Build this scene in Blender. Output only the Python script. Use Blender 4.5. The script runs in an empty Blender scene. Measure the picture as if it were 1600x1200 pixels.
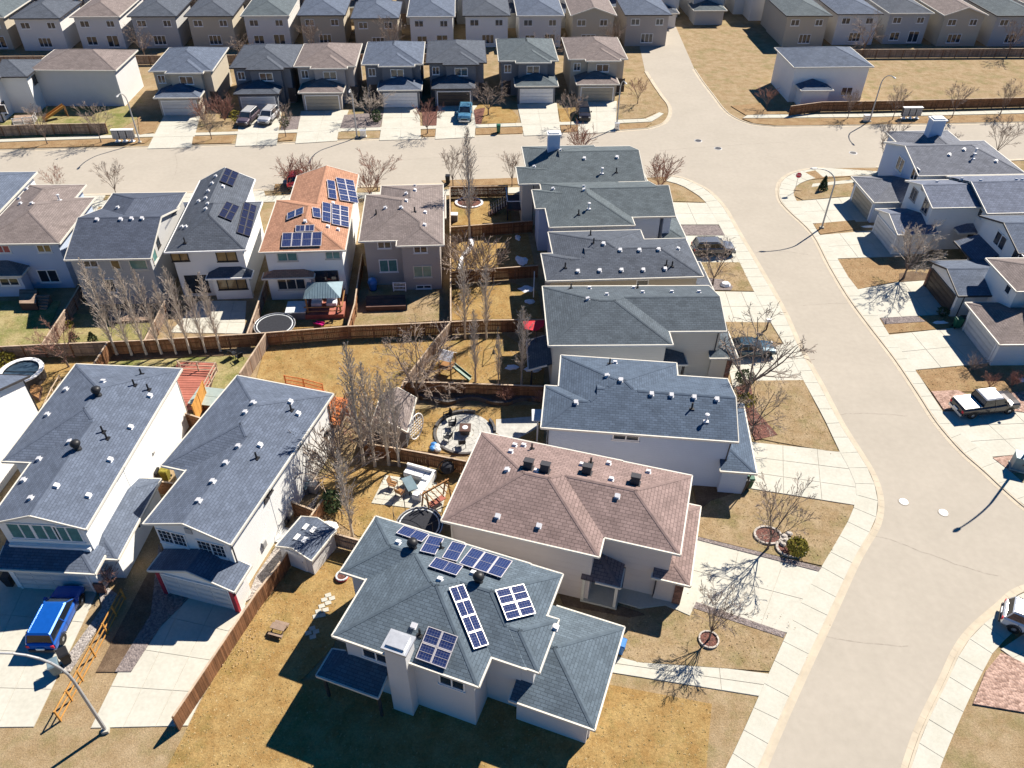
import bpy, math, random
from mathutils import Vector, Matrix

# ------------------------------------------------------------------ camera, sky, sun, exposure
S = bpy.context.scene
COL = S.collection
F, PITCH, ROLL, HC = 1240.0, math.radians(40.0), math.radians(0.8), 46.0
cP, sP, cR, sR = math.cos(PITCH), math.sin(PITCH), math.cos(ROLL), math.sin(ROLL)
FW = Vector((0, cP, -sP)); U0 = Vector((0, sP, cP)); R0 = Vector((1, 0, 0))
RT = R0 * cR + U0 * sR; UP = U0 * cR - R0 * sR
cam = bpy.data.cameras.new('camera'); cam.sensor_width = 36; cam.lens = 36 * F / 1600
cam.clip_start = 0.5; cam.clip_end = 3000
co = bpy.data.objects.new('camera', cam); COL.objects.link(co)
m = Matrix((RT, UP, -FW)).transposed().to_4x4(); m.translation = Vector((0, 0, HC)); co.matrix_world = m
S.camera = co

SUN_AZ, SUN_EL = math.radians(45), math.radians(45)     # direction towards the sun, measured from +X, from lamp-post shadows
w = bpy.data.worlds.new('World'); S.world = w; w.use_nodes = True
nt = w.node_tree; bg = nt.nodes['Background']; sky = nt.nodes.new('ShaderNodeTexSky')
sky.sky_type = 'NISHITA'; sky.sun_disc = False; sky.sun_elevation = SUN_EL
sky.sun_rotation = math.pi / 2 - SUN_AZ; sky.altitude = 700; sky.air_density = 1.0; sky.dust_density = 0.0; sky.ozone_density = 8.0
hs = nt.nodes.new('ShaderNodeHueSaturation'); hs.inputs['Saturation'].default_value = 1.5      # the photograph's saturated blue daylight, the same over the whole sky
nt.links.new(sky.outputs[0], hs.inputs['Color']); nt.links.new(hs.outputs[0], bg.inputs[0]); bg.inputs[1].default_value = 0.05
sl = bpy.data.lights.new('sun', 'SUN'); sl.energy = 5.0; sl.angle = math.radians(0.5); sl.color = (1.0, 0.92, 0.80)
so = bpy.data.objects.new('sun', sl); COL.objects.link(so)
sd = Vector((math.cos(SUN_EL) * math.cos(SUN_AZ), math.cos(SUN_EL) * math.sin(SUN_AZ), math.sin(SUN_EL)))
so.rotation_euler = (-sd).to_track_quat('-Z', 'Y').to_euler(); so.location = (60, 60, 90)
S.view_settings.view_transform = 'Standard'; S.view_settings.look = 'None'
S.view_settings.exposure = 0.92; S.view_settings.gamma = 1.0; S.view_settings.use_curve_mapping = False
S.render.engine = 'CYCLES'
rnd = random.Random(7)

# ------------------------------------------------------------------ survey: a point measured in the photograph to metres on the plane at height z
def at(px, py, z=0.0):
    r = FW + RT * ((px - 800) / F) - UP * ((py - 600) / F)
    t = (z - HC) / r.z
    return Vector((r.x * t, r.y * t, z))
def ray(px, py):
    return FW + RT * ((px - 800) / F) - UP * ((py - 600) / F)
def ats(pts, z=0.0): return [at(x, y, z) for x, y in pts]

# ------------------------------------------------------------------ mesh builder
class MB:
    def __init__(s): s.v = []; s.f = []; s.uv = []; s.sm = False
    def poly(s, pts, uv=None):
        n = len(s.v); s.v += [tuple(p) for p in pts]; s.f.append(tuple(range(n, n + len(pts))))
        s.uv.append(uv if uv else [(p[0], p[1]) for p in pts])
    def box(s, x0, y0, z0, x1, y1, z1, u=None):
        s.obox(Vector(((x0 + x1) / 2, (y0 + y1) / 2, (z0 + z1) / 2)), Vector(((x1 - x0) / 2, 0, 0)), Vector((0, (y1 - y0) / 2, 0)), Vector((0, 0, (z1 - z0) / 2)), u)
    def obox(s, c, a, b, d, u=None):
        n = len(s.v)
        for k in (-1, 1):
            for j, i in ((-1, -1), (-1, 1), (1, 1), (1, -1)):
                s.v.append(tuple(c + a * i + b * j + d * k))
        la, lb, ld = a.length * 2, b.length * 2, d.length * 2
        for q, (p, r) in (((3, 2, 1, 0), (la, lb)), ((4, 5, 6, 7), (la, lb)), ((0, 1, 5, 4), (la, ld)), ((1, 2, 6, 5), (lb, ld)), ((2, 3, 7, 6), (la, ld)), ((3, 0, 4, 7), (lb, ld))):
            s.f.append(tuple(n + t for t in q))
            if u is None: s.uv.append([(0, 0), (p, 0), (p, r), (0, r)])
            else: s.uv.append([(u, 0), (u, 0), (u, r), (u, r)])
    def beam(s, p0, p1, wd, ht, u=None):
        p0, p1 = Vector(p0), Vector(p1); d = p1 - p0
        if d.length < 1e-6: return
        h = Vector((-d.y, d.x, 0))
        if h.length < 1e-6: h = Vector((1, 0, 0))
        h.normalize(); up = d.cross(h); up.normalize()
        if up.z < 0: up = -up
        s.obox((p0 + p1) / 2, d / 2, h * (wd / 2), up * (ht / 2), u)
    def tube(s, p0, p1, r0, r1, n=6, cap=False):
        p0, p1 = Vector(p0), Vector(p1); d = (p1 - p0)
        if d.length < 1e-6: return
        d.normalize(); a = d.orthogonal().normalized(); b = d.cross(a); k = len(s.v)
        for p, r in ((p0, r0), (p1, r1)):
            for i in range(n):
                t = 2 * math.pi * i / n; s.v.append(tuple(p + (a * math.cos(t) + b * math.sin(t)) * r))
        for i in range(n):
            j = (i + 1) % n; s.f.append((k + i, k + j, k + n + j, k + n + i)); s.uv.append([(0, 0), (1, 0), (1, 1), (0, 1)])
        if cap:
            s.f.append(tuple(k + n + i for i in range(n))); s.uv.append([(0, 0)] * n)
            s.f.append(tuple(k + i for i in reversed(range(n)))); s.uv.append([(0, 0)] * n)
    def path(s, pts, rs, n=6):
        for i in range(len(pts) - 1): s.tube(pts[i], pts[i + 1], rs[i], rs[i + 1], n)
    def prism(s, pts, z0, z1):
        pts = [(p[0], p[1]) for p in pts]
        ar = sum(pts[i][0] * pts[(i + 1) % len(pts)][1] - pts[(i + 1) % len(pts)][0] * pts[i][1] for i in range(len(pts)))
        if ar < 0: pts = pts[::-1]
        s.poly([(x, y, z1) for x, y in pts])
        n = len(pts)
        for i in range(n):
            a, b = pts[i], pts[(i + 1) % n]
            s.poly([(a[0], a[1], z0), (b[0], b[1], z0), (b[0], b[1], z1), (a[0], a[1], z1)])
    def lathe(s, prof, n=16, c=(0, 0), sx=1.0, sy=1.0):
        k = len(s.v)
        for r, z in prof:
            for i in range(n):
                t = 2 * math.pi * i / n; s.v.append((c[0] + r * sx * math.cos(t), c[1] + r * sy * math.sin(t), z))
        for j in range(len(prof) - 1):
            for i in range(n):
                i2 = (i + 1) % n
                s.f.append((k + j * n + i, k + j * n + i2, k + (j + 1) * n + i2, k + (j + 1) * n + i)); s.uv.append([(0, 0)] * 4)
    def loft(s, rings, close=True, caps=True):
        k = len(s.v); n = len(rings[0])
        for r in rings: s.v += [tuple(p) for p in r]
        for j in range(len(rings) - 1):
            for i in range(n if close else n - 1):
                i2 = (i + 1) % n
                s.f.append((k + j * n + i, k + j * n + i2, k + (j + 1) * n + i2, k + (j + 1) * n + i)); s.uv.append([(0, 0)] * 4)
        if caps:
            s.f.append(tuple(k + i for i in reversed(range(n)))); s.uv.append([(0, 0)] * n)
            s.f.append(tuple(k + (len(rings) - 1) * n + i for i in range(n))); s.uv.append([(0, 0)] * n)
    def mesh(s, name, mat):
        me = bpy.data.meshes.new(name); me.from_pydata(s.v, [], s.f)
        ul = me.uv_layers.new(name='UVMap'); flat = []
        for u in s.uv:
            for a in u: flat += [a[0], a[1]]
        ul.data.foreach_set('uv', flat)
        if mat: me.materials.append(mat)
        if s.sm: me.polygons.foreach_set('use_smooth', [True] * len(me.polygons))
        me.update(); return me
def P(name, mb, mat, parent=None, loc=None, kind=None, label=None):
    o = bpy.data.objects.new(name, mb.mesh(name, mat) if isinstance(mb, MB) else mb); COL.objects.link(o)
    if parent: o.parent = parent
    if loc is not None: o.location = loc
    if kind: o['kind'] = kind
    if label: o['label'] = label
    return o
def tag(o, label, cat=None, group=None, kind=None):
    o['label'] = label
    if cat: o['category'] = cat
    if group: o['group'] = group
    if kind: o['kind'] = kind
    return o
def T(name, label, cat, loc, rz=0.0, group=None, sc=1.0):
    o = bpy.data.objects.new(name, None); COL.objects.link(o); o.empty_display_size = 0.3
    o.location = (loc[0], loc[1], loc[2] if len(loc) > 2 else 0); o.rotation_euler = (0, 0, rz); o.scale = (sc, sc, sc)
    return tag(o, label, cat, group)
def dup(root, loc, rz, label, group=None, sc=1.0):
    r = root.copy(); COL.objects.link(r); r.location = (loc[0], loc[1], loc[2] if len(loc) > 2 else 0); r.rotation_euler = (0, 0, rz); r.scale = (sc, sc, sc)
    r['label'] = label
    if group: r['group'] = group
    for ch in list(root.children):
        c = ch.copy(); COL.objects.link(c); c.parent = r
        for g in list(ch.children):
            d = g.copy(); COL.objects.link(d); d.parent = c
    return r

# ------------------------------------------------------------------ materials
def mat(name, col, rough=0.8, metal=0.0, noise=0.0, nscale=1.0, col2=None, bump=0.0, bscale=20.0, spec=0.3, coords='Object', stretch=None, detail=6, mask=None):
    M = bpy.data.materials.new(name); M.use_nodes = True; N = M.node_tree.nodes; L = M.node_tree.links
    b = N['Principled BSDF']; b.inputs['Roughness'].default_value = rough; b.inputs['Metallic'].default_value = metal
    b.inputs['Specular IOR Level'].default_value = spec
    b.inputs['Base Color'].default_value = (*col, 1)
    tc = N.new('ShaderNodeTexCoord'); src = tc.outputs[coords]
    if stretch:
        mp = N.new('ShaderNodeMapping'); mp.inputs['Scale'].default_value = stretch; L.new(src, mp.inputs[0]); src = mp.outputs[0]
    if noise or col2:
        n = N.new('ShaderNodeTexNoise'); n.inputs['Scale'].default_value = nscale; n.inputs['Detail'].default_value = detail; n.inputs['Roughness'].default_value = 0.65
        L.new(src, n.inputs['Vector'])
        r = N.new('ShaderNodeValToRGB'); L.new(n.outputs[0], r.inputs[0])
        c2 = col2 if col2 else tuple(c * (1 - noise) for c in col)
        c1 = col if col2 else tuple(min(1, c * (1 + noise)) for c in col)
        r.color_ramp.elements[0].position = 0.35; r.color_ramp.elements[1].position = 0.65
        r.color_ramp.elements[0].color = (*c2, 1); r.color_ramp.elements[1].color = (*c1, 1)
        out = r.outputs[0]
        if col2 and noise:      # a second, finer mottling
            n2 = N.new('ShaderNodeTexNoise'); n2.inputs['Scale'].default_value = nscale * 9; n2.inputs['Detail'].default_value = 4; L.new(src, n2.inputs['Vector'])
            mr = N.new('ShaderNodeMapRange'); mr.inputs['From Min'].default_value = 0.3; mr.inputs['From Max'].default_value = 0.7
            mr.inputs['To Min'].default_value = 1 - noise; mr.inputs['To Max'].default_value = 1 + noise; L.new(n2.outputs[0], mr.inputs[0])
            mx = N.new('ShaderNodeVectorMath'); mx.operation = 'SCALE'; L.new(out, mx.inputs[0]); L.new(mr.outputs[0], mx.inputs['Scale']); out = mx.outputs[0]
        L.new(out, b.inputs['Base Color'])
    if bump:
        n3 = N.new('ShaderNodeTexNoise'); n3.inputs['Scale'].default_value = bscale; n3.inputs['Detail'].default_value = 5; L.new(src, n3.inputs['Vector'])
        bp = N.new('ShaderNodeBump'); bp.inputs['Strength'].default_value = bump; bp.inputs['Distance'].default_value = 0.05; L.new(n3.outputs[0], bp.inputs['Height']); L.new(bp.outputs[0], b.inputs['Normal'])
    return M
def shingle(name, col, var=0.13, row=0.2, mort=0.62):
    M = mat(name, col, rough=0.9, spec=0.15); N = M.node_tree.nodes; L = M.node_tree.links; b = N['Principled BSDF']
    tc = N.new('ShaderNodeTexCoord'); br = N.new('ShaderNodeTexBrick')
    br.inputs['Scale'].default_value = 1.0; br.inputs['Brick Width'].default_value = 0.42; br.inputs['Row Height'].default_value = row
    br.inputs['Mortar Size'].default_value = 0.02; br.inputs['Mortar Smooth'].default_value = 0.3; br.inputs['Bias'].default_value = 0.0
    br.inputs['Color1'].default_value = (*[c * (1 + var) for c in col], 1); br.inputs['Color2'].default_value = (*[c * (1 - var) for c in col], 1)
    br.inputs['Mortar'].default_value = (*[c * mort for c in col], 1)
    L.new(tc.outputs['UV'], br.inputs['Vector'])
    n = N.new('ShaderNodeTexNoise'); n.inputs['Scale'].default_value = 0.9; n.inputs['Detail'].default_value = 8; n.inputs['Roughness'].default_value = 0.7; L.new(tc.outputs['Object'], n.inputs['Vector'])
    mr = N.new('ShaderNodeMapRange'); mr.inputs['From Min'].default_value = 0.3; mr.inputs['From Max'].default_value = 0.7; mr.inputs['To Min'].default_value = 0.8; mr.inputs['To Max'].default_value = 1.18
    L.new(n.outputs[0], mr.inputs[0]); mx = N.new('ShaderNodeVectorMath'); mx.operation = 'SCALE'; L.new(br.outputs['Color'], mx.inputs[0]); L.new(mr.outputs[0], mx.inputs['Scale'])
    L.new(mx.outputs[0], b.inputs['Base Color'])
    bp = N.new('ShaderNodeBump'); bp.inputs['Strength'].default_value = 0.35; bp.inputs['Distance'].default_value = 0.02; bp.invert = True
    L.new(br.outputs['Fac'], bp.inputs['Height']); L.new(bp.outputs[0], b.inputs['Normal'])
    return M
def siding(name, col, lap=0.2, noise=0.06):
    M = mat(name, col, rough=0.7, spec=0.25); N = M.node_tree.nodes; L = M.node_tree.links; b = N['Principled BSDF']
    tc = N.new('ShaderNodeTexCoord'); sp = N.new('ShaderNodeSeparateXYZ'); L.new(tc.outputs['Object'], sp.inputs[0])
    d = N.new('ShaderNodeMath'); d.operation = 'DIVIDE'; d.inputs[1].default_value = lap; L.new(sp.outputs[2], d.inputs[0])
    fr = N.new('ShaderNodeMath'); fr.operation = 'FRACT'; L.new(d.outputs[0], fr.inputs[0])
    bp = N.new('ShaderNodeBump'); bp.inputs['Strength'].default_value = 0.8; bp.inputs['Distance'].default_value = 0.02; bp.invert = True
    L.new(fr.outputs[0], bp.inputs['Height']); L.new(bp.outputs[0], b.inputs['Normal'])
    n = N.new('ShaderNodeTexNoise'); n.inputs['Scale'].default_value = 0.7; n.inputs['Detail'].default_value = 6; L.new(tc.outputs['Object'], n.inputs['Vector'])
    mr = N.new('ShaderNodeMapRange'); mr.inputs['To Min'].default_value = 1 - noise; mr.inputs['To Max'].default_value = 1 + noise; L.new(n.outputs[0], mr.inputs[0])
    cc = N.new('ShaderNodeVectorMath'); cc.operation = 'SCALE'; cc.inputs[0].default_value = col; L.new(mr.outputs[0], cc.inputs['Scale']); L.new(cc.outputs[0], b.inputs['Base Color'])
    return M
def boards(name, col, var=0.35):
    """wood boards: one tone per board from its UV.x, streaks along it"""
    M = mat(name, col, rough=0.85, spec=0.15); N = M.node_tree.nodes; L = M.node_tree.links; b = N['Principled BSDF']
    tc = N.new('ShaderNodeTexCoord'); sp = N.new('ShaderNodeSeparateXYZ'); L.new(tc.outputs['UV'], sp.inputs[0])
    wn = N.new('ShaderNodeTexWhiteNoise'); wn.noise_dimensions = '1D'; L.new(sp.outputs[0], wn.inputs['W'])
    mr = N.new('ShaderNodeMapRange'); mr.inputs['To Min'].default_value = 1 - var; mr.inputs['To Max'].default_value = 1 + var; L.new(wn.outputs[0], mr.inputs[0])
    n = N.new('ShaderNodeTexNoise'); n.inputs['Scale'].default_value = 1.3; n.inputs['Detail'].default_value = 5; L.new(tc.outputs['Object'], n.inputs['Vector'])
    m2 = N.new('ShaderNodeMapRange'); m2.inputs['From Min'].default_value = 0.3; m2.inputs['From Max'].default_value = 0.7; m2.inputs['To Min'].default_value = 0.8; m2.inputs['To Max'].default_value = 1.2; L.new(n.outputs[0], m2.inputs[0])
    mu = N.new('ShaderNodeMath'); mu.operation = 'MULTIPLY'; L.new(mr.outputs[0], mu.inputs[0]); L.new(m2.outputs[0], mu.inputs[1])
    cc = N.new('ShaderNodeVectorMath'); cc.operation = 'SCALE'; cc.inputs[0].default_value = col; L.new(mu.outputs[0], cc.inputs['Scale']); L.new(cc.outputs[0], b.inputs['Base Color'])
    return M
def stones(name, col, col2, scale=6.0, bump=0.6):
    M = mat(name, col, rough=0.9, spec=0.15); N = M.node_tree.nodes; L = M.node_tree.links; b = N['Principled BSDF']
    tc = N.new('ShaderNodeTexCoord'); v = N.new('ShaderNodeTexVoronoi'); v.inputs['Scale'].default_value = scale; L.new(tc.outputs['Object'], v.inputs['Vector'])
    r = N.new('ShaderNodeValToRGB'); sp = N.new('ShaderNodeSeparateColor'); L.new(v.outputs['Color'], sp.inputs[0]); L.new(sp.outputs[0], r.inputs[0])
    r.color_ramp.elements[0].color = (*col2, 1); r.color_ramp.elements[1].color = (*col, 1); L.new(r.outputs[0], b.inputs['Base Color'])
    bp = N.new('ShaderNodeBump'); bp.inputs['Strength'].default_value = bump; bp.inputs['Distance'].default_value = 0.08; bp.invert = True; L.new(v.outputs['Distance'], bp.inputs['Height']); L.new(bp.outputs[0], b.inputs['Normal'])
    return M
def lawn_mat(name, c_dry, c_tan, c_green, green=0.5, scale=0.35, streak=None):
    M = mat(name, c_dry, rough=0.95, spec=0.1); N = M.node_tree.nodes; L = M.node_tree.links; b = N['Principled BSDF']
    tc = N.new('ShaderNodeTexCoord'); src = tc.outputs['Object']
    def noise(sc, det=7, ro=0.7, vec=src):
        n = N.new('ShaderNodeTexNoise'); n.inputs['Scale'].default_value = sc; n.inputs['Detail'].default_value = det; n.inputs['Roughness'].default_value = ro; L.new(vec, n.inputs['Vector']); return n.outputs[0]
    def mixc(fac, a, bb):
        x = N.new('ShaderNodeMix'); x.data_type = 'RGBA'; L.new(fac, x.inputs['Factor'])
        for s, i in ((a, 6), (bb, 7)):
            if isinstance(s, tuple): x.inputs[i].default_value = (*s, 1)
            else: L.new(s, x.inputs[i])
        return x.outputs[2]
    def ramp(v, lo, hi):
        mr = N.new('ShaderNodeMapRange'); mr.inputs['From Min'].default_value = lo; mr.inputs['From Max'].default_value = hi; L.new(v, mr.inputs[0]); return mr.outputs[0]
    c = mixc(ramp(noise(scale * 2.2), 0.38, 0.62), c_dry, c_tan)
    c = mixc(ramp(noise(scale), 0.62 - 0.16 * green, 0.86 - 0.16 * green), c, c_green)
    f = ramp(noise(9.0, 4), 0.25, 0.75)
    mr = N.new('ShaderNodeMapRange'); mr.inputs['To Min'].default_value = 0.62; mr.inputs['To Max'].default_value = 1.38; L.new(f, mr.inputs[0])
    mx = N.new('ShaderNodeVectorMath'); mx.operation = 'SCALE'; L.new(c, mx.inputs[0]); L.new(mr.outputs[0], mx.inputs['Scale']); L.new(mx.outputs[0], b.inputs['Base Color'])
    bp = N.new('ShaderNodeBump'); bp.inputs['Strength'].default_value = 0.7; bp.inputs['Distance'].default_value = 0.06; L.new(noise(14.0, 3), bp.inputs['Height']); L.new(bp.outputs[0], b.inputs['Normal'])
    return M
def solar_mat(name):
    M = mat(name, (0.012, 0.02, 0.06), rough=0.06, spec=0.35); N = M.node_tree.nodes; L = M.node_tree.links; b = N['Principled BSDF']
    tc = N.new('ShaderNodeTexCoord'); br = N.new('ShaderNodeTexBrick'); br.offset = 0.0
    br.inputs['Scale'].default_value = 1.0; br.inputs['Brick Width'].default_value = 0.165; br.inputs['Row Height'].default_value = 0.165; br.inputs['Mortar Size'].default_value = 0.008; br.inputs['Mortar Smooth'].default_value = 0.0
    br.inputs['Color1'].default_value = (0.014, 0.024, 0.09, 1); br.inputs['Color2'].default_value = (0.02, 0.036, 0.12, 1); br.inputs['Mortar'].default_value = (0.12, 0.13, 0.19, 1)
    L.new(tc.outputs['UV'], br.inputs['Vector']); L.new(br.outputs['Color'], b.inputs['Base Color']); return M
def solar_black(name):
    M = solar_mat(name); br = [n for n in M.node_tree.nodes if n.type == 'TEX_BRICK'][0]
    for k, c in (('Color1', (.016, .018, .04)), ('Color2', (.02, .022, .05)), ('Mortar', (.03, .032, .06))): br.inputs[k].default_value = (*c, 1)
    return M
MT = {}
MT['sh_gray'] = shingle('shingle_grey', (0.112, 0.136, 0.185))
MT['sh_steel'] = shingle('shingle_steel_grey', (0.088, 0.118, 0.165))
MT['sh_stone'] = shingle('shingle_stone_grey', (0.092, 0.112, 0.132))
MT['sh_mid'] = shingle('shingle_mid_grey', (0.076, 0.09, 0.125))
MT['sh_light'] = shingle('shingle_light_grey', (0.16, 0.17, 0.20))
MT['sh_dark'] = shingle('shingle_charcoal', (0.092, 0.105, 0.13))
MT['sh_slate'] = shingle('shingle_slate', (0.103, 0.134, 0.165))
MT['sh_teal'] = shingle('shingle_blue_grey', (0.11, 0.132, 0.145))
MT['sh_brown'] = shingle('shingle_brown', (0.25, 0.182, 0.168), row=0.24, mort=0.5)
MT['sh_taupe'] = shingle('shingle_taupe', (0.21, 0.175, 0.165))
MT['sh_orange'] = shingle('shingle_orange', (0.40, 0.215, 0.14))
MT['sh_blue'] = shingle('shingle_blue', (0.15, 0.17, 0.225), row=0.26)
for k_ in [k for k in MT if k.startswith('sh_')]:
    c_ = MT[k_].node_tree.nodes['Principled BSDF'].inputs['Base Color'].default_value; MT[k_ + '_cap'] = mat('ridge_' + k_[3:], tuple(c * .88 for c in c_[:3]), rough=0.9, noise=0.15, nscale=2.5, spec=0.15)
MT['white_wall'] = siding('white_siding', (0.78, 0.78, 0.76))
MT['cream_wall'] = siding('cream_siding', (0.62, 0.57, 0.48))
MT['beige_wall'] = siding('beige_siding', (0.46, 0.41, 0.33))
MT['taupe_wall'] = siding('taupe_siding', (0.40, 0.36, 0.33))
MT['grey_wall'] = siding('grey_siding', (0.42, 0.42, 0.42))
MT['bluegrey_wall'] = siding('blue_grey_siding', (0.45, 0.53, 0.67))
MT['pale_wall'] = siding('pale_grey_siding', (0.62, 0.61, 0.60))
MT['dark_wall'] = siding('dark_siding', (0.16, 0.17, 0.19))
MT['rose_wall'] = siding('warm_stucco', (0.60, 0.53, 0.49), lap=0.6)
MT['brick'] = stones('stone_facing', (0.28, 0.15, 0.11), (0.12, 0.07, 0.06), 5.0)
MT['white'] = mat('white_paint', (0.8, 0.8, 0.79), rough=0.5, noise=0.05, nscale=2)
MT['cream'] = mat('cream_paint', (0.62, 0.59, 0.52), rough=0.5, noise=0.05, nscale=2)
MT['black'] = mat('black_paint', (0.02, 0.02, 0.022), rough=0.45, noise=0.1, nscale=4)
MT['dark_trim'] = mat('dark_trim', (0.045, 0.042, 0.045), rough=0.5, noise=0.1, nscale=3)
MT['red_trim'] = mat('red_trim', (0.35, 0.03, 0.05), rough=0.5, noise=0.1, nscale=3)
MT['vent'] = mat('vent_metal', (0.60, 0.60, 0.62), rough=0.5, noise=0.08, nscale=4)
MT['glass'] = mat('window_glass', (0.025, 0.035, 0.05), rough=0.06, spec=0.8, noise=0.3, nscale=0.8)
MT['glass_teal'] = mat('window_glass_blind', (0.10, 0.22, 0.21), rough=0.08, spec=0.7, noise=0.2, nscale=1.5)
MT['glass_amber'] = mat('window_curtain', (0.22, 0.15, 0.07), rough=0.1, spec=0.6, noise=0.3, nscale=1.2)
MT['glass_red'] = mat('window_red_curtain', (0.30, 0.05, 0.07), rough=0.1, spec=0.6, noise=0.3, nscale=1.2)
MT['door_panel'] = mat('garage_door_paint', (0.58, 0.58, 0.57), rough=0.55, noise=0.04, nscale=1.5)
MT['door_tan'] = mat('garage_door_tan', (0.40, 0.35, 0.27), rough=0.55, noise=0.04, nscale=1.5)
MT['door_dark'] = mat('garage_door_dark', (0.07, 0.055, 0.045), rough=0.55, noise=0.05, nscale=1.5)
MT['metal'] = mat('galvanised_metal', (0.62, 0.63, 0.64), rough=0.35, metal=0.6, noise=0.08, nscale=3)
MT['pole'] = mat('painted_pole', (0.40, 0.40, 0.40), rough=0.5, metal=0.2, noise=0.08, nscale=3)
MT['road'] = mat('road_asphalt', (0.39, 0.352, 0.298), rough=0.95, spec=0.1, col2=(0.362, 0.327, 0.276), noise=0.035, nscale=0.22, bump=0.15, bscale=25, detail=9)
MT['seal'] = mat('crack_seal', (0.32, 0.285, 0.24), rough=0.95, noise=0.2, nscale=2)
MT['concrete'] = mat('concrete', (0.50, 0.485, 0.425), rough=0.9, spec=0.15, col2=(0.445, 0.43, 0.37), noise=0.06, nscale=0.5, bump=0.1, bscale=30)
MT['concrete2'] = mat('concrete_walk', (0.485, 0.475, 0.415), rough=0.9, spec=0.15, col2=(0.45, 0.435, 0.37), noise=0.05, nscale=0.6, bump=0.1, bscale=30)
MT['joint'] = mat('concrete_joint', (0.40, 0.375, 0.32), rough=0.95, noise=0.15, nscale=3)
MT['kerb'] = mat('kerb_concrete', (0.46, 0.40, 0.31), rough=0.9, noise=0.1, nscale=0.8)
MT['gold'] = lawn_mat('golden_dry_grass', (0.265, 0.162, 0.06), (0.34, 0.235, 0.10), (0.165, 0.14, 0.045), green=0.55)
MT['tan'] = lawn_mat('tan_dry_lawn', (0.255, 0.18, 0.098), (0.33, 0.25, 0.155), (0.175, 0.155, 0.065), green=0.8)
MT['greenish'] = lawn_mat('greening_lawn', (0.27, 0.22, 0.10), (0.36, 0.30, 0.16), (0.15, 0.165, 0.05), green=1.4)
MT['brownl'] = lawn_mat('brown_lawn', (0.245, 0.155, 0.08), (0.31, 0.215, 0.12), (0.19, 0.15, 0.06), green=0.35)
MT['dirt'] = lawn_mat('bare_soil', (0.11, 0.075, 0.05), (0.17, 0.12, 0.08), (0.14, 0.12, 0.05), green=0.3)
MT['gravel'] = stones('gravel', (0.44, 0.40, 0.37), (0.20, 0.18, 0.17), 9.0)
MT['gravel_pink'] = stones('pink_gravel', (0.48, 0.33, 0.27), (0.22, 0.14, 0.11), 6.0)
MT['mulch'] = stones('red_mulch', (0.20, 0.09, 0.07), (0.09, 0.045, 0.04), 8.0)
MT['gravel_dark'] = stones('dark_gravel', (0.26, 0.22, 0.21), (0.13, 0.11, 0.11), 8.0)
MT['paver'] = mat('grey_paver', (0.42, 0.415, 0.39), rough=0.9, noise=0.15, nscale=2.5)
MT['slate'] = mat('dark_retaining_block', (0.10, 0.095, 0.095), rough=0.9, noise=0.2, nscale=2.5)
MT['fence'] = boards('fence_boards', (0.21, 0.105, 0.055))
MT['fence_grey'] = boards('weathered_fence_boards', (0.26, 0.19, 0.145))
MT['fence_post'] = mat('fence_post_wood', (0.20, 0.105, 0.06), rough=0.85, noise=0.3, nscale=2)
MT['cap'] = mat('fence_cap_wood', (0.44, 0.34, 0.25), rough=0.85, noise=0.2, nscale=2)
MT['wood_orange'] = boards('orange_stained_wood', (0.50, 0.17, 0.06), 0.15)
MT['wood_red'] = boards('red_stained_deck', (0.33, 0.12, 0.09), 0.15)
MT['wood_yellow'] = boards('new_cedar', (0.52, 0.26, 0.07), 0.15)
MT['wood_dark'] = boards('dark_deck_wood', (0.10, 0.06, 0.05), 0.2)
MT['wood_brown'] = boards('brown_lumber', (0.30, 0.16, 0.07), 0.2)
MT['bark_grey'] = mat('grey_bark', (0.17, 0.13, 0.11), rough=0.95, noise=0.25, nscale=4)
MT['bark_pale'] = mat('pale_aspen_bark', (0.52, 0.46, 0.38), rough=0.95, noise=0.25, nscale=3)
MT['twig'] = mat('grey_brown_twigs', (0.30, 0.235, 0.19), rough=0.95, noise=0.2, nscale=1)
MT['twig_pink'] = mat('reddish_twigs', (0.30, 0.16, 0.12), rough=0.95, noise=0.2, nscale=1)
MT['twig_pale'] = mat('pale_twigs', (0.47, 0.40, 0.33), rough=0.95, noise=0.2, nscale=1)
MT['needle'] = mat('evergreen_needles', (0.05, 0.075, 0.03), rough=0.9, noise=0.5, nscale=5)
MT['needle_y'] = mat('yellow_green_needles', (0.20, 0.17, 0.025), rough=0.9, noise=0.4, nscale=6)
MT['solar'] = solar_mat('solar_cells')
MT['solar_black'] = solar_black('black_solar_cells')
MT['alu'] = mat('aluminium_frame', (0.62, 0.58, 0.58), rough=0.4, metal=0.2, noise=0.05, nscale=3)
MT['tyre'] = mat('tyre_rubber', (0.02, 0.02, 0.02), rough=0.85, noise=0.2, nscale=6)
MT['rim'] = mat('alloy_rim', (0.45, 0.45, 0.46), rough=0.3, metal=0.8, noise=0.1, nscale=5)
MT['car_glass'] = mat('car_glass', (0.015, 0.02, 0.028), rough=0.05, spec=0.7, noise=0.2, nscale=1)
MT['snow'] = mat('old_snow', (0.72, 0.75, 0.8), rough=0.9, noise=0.08, nscale=2, bump=0.5, bscale=5)
MT['cushion'] = mat('white_cushion', (0.74, 0.75, 0.78), rough=0.9, noise=0.06, nscale=3)
MT['blue_plastic'] = mat('blue_plastic', (0.05, 0.20, 0.50), rough=0.4, noise=0.1, nscale=3)
MT['green_plastic'] = mat('green_plastic', (0.015, 0.10, 0.06), rough=0.45, noise=0.1, nscale=3)
MT['red'] = mat('red_canvas', (0.62, 0.03, 0.05), rough=0.7, noise=0.1, nscale=2)
MT['teal_roof'] = mat('metal_roof_blue_grey', (0.17, 0.24, 0.28), rough=0.45, metal=0.2, noise=0.1, nscale=2)
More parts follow.
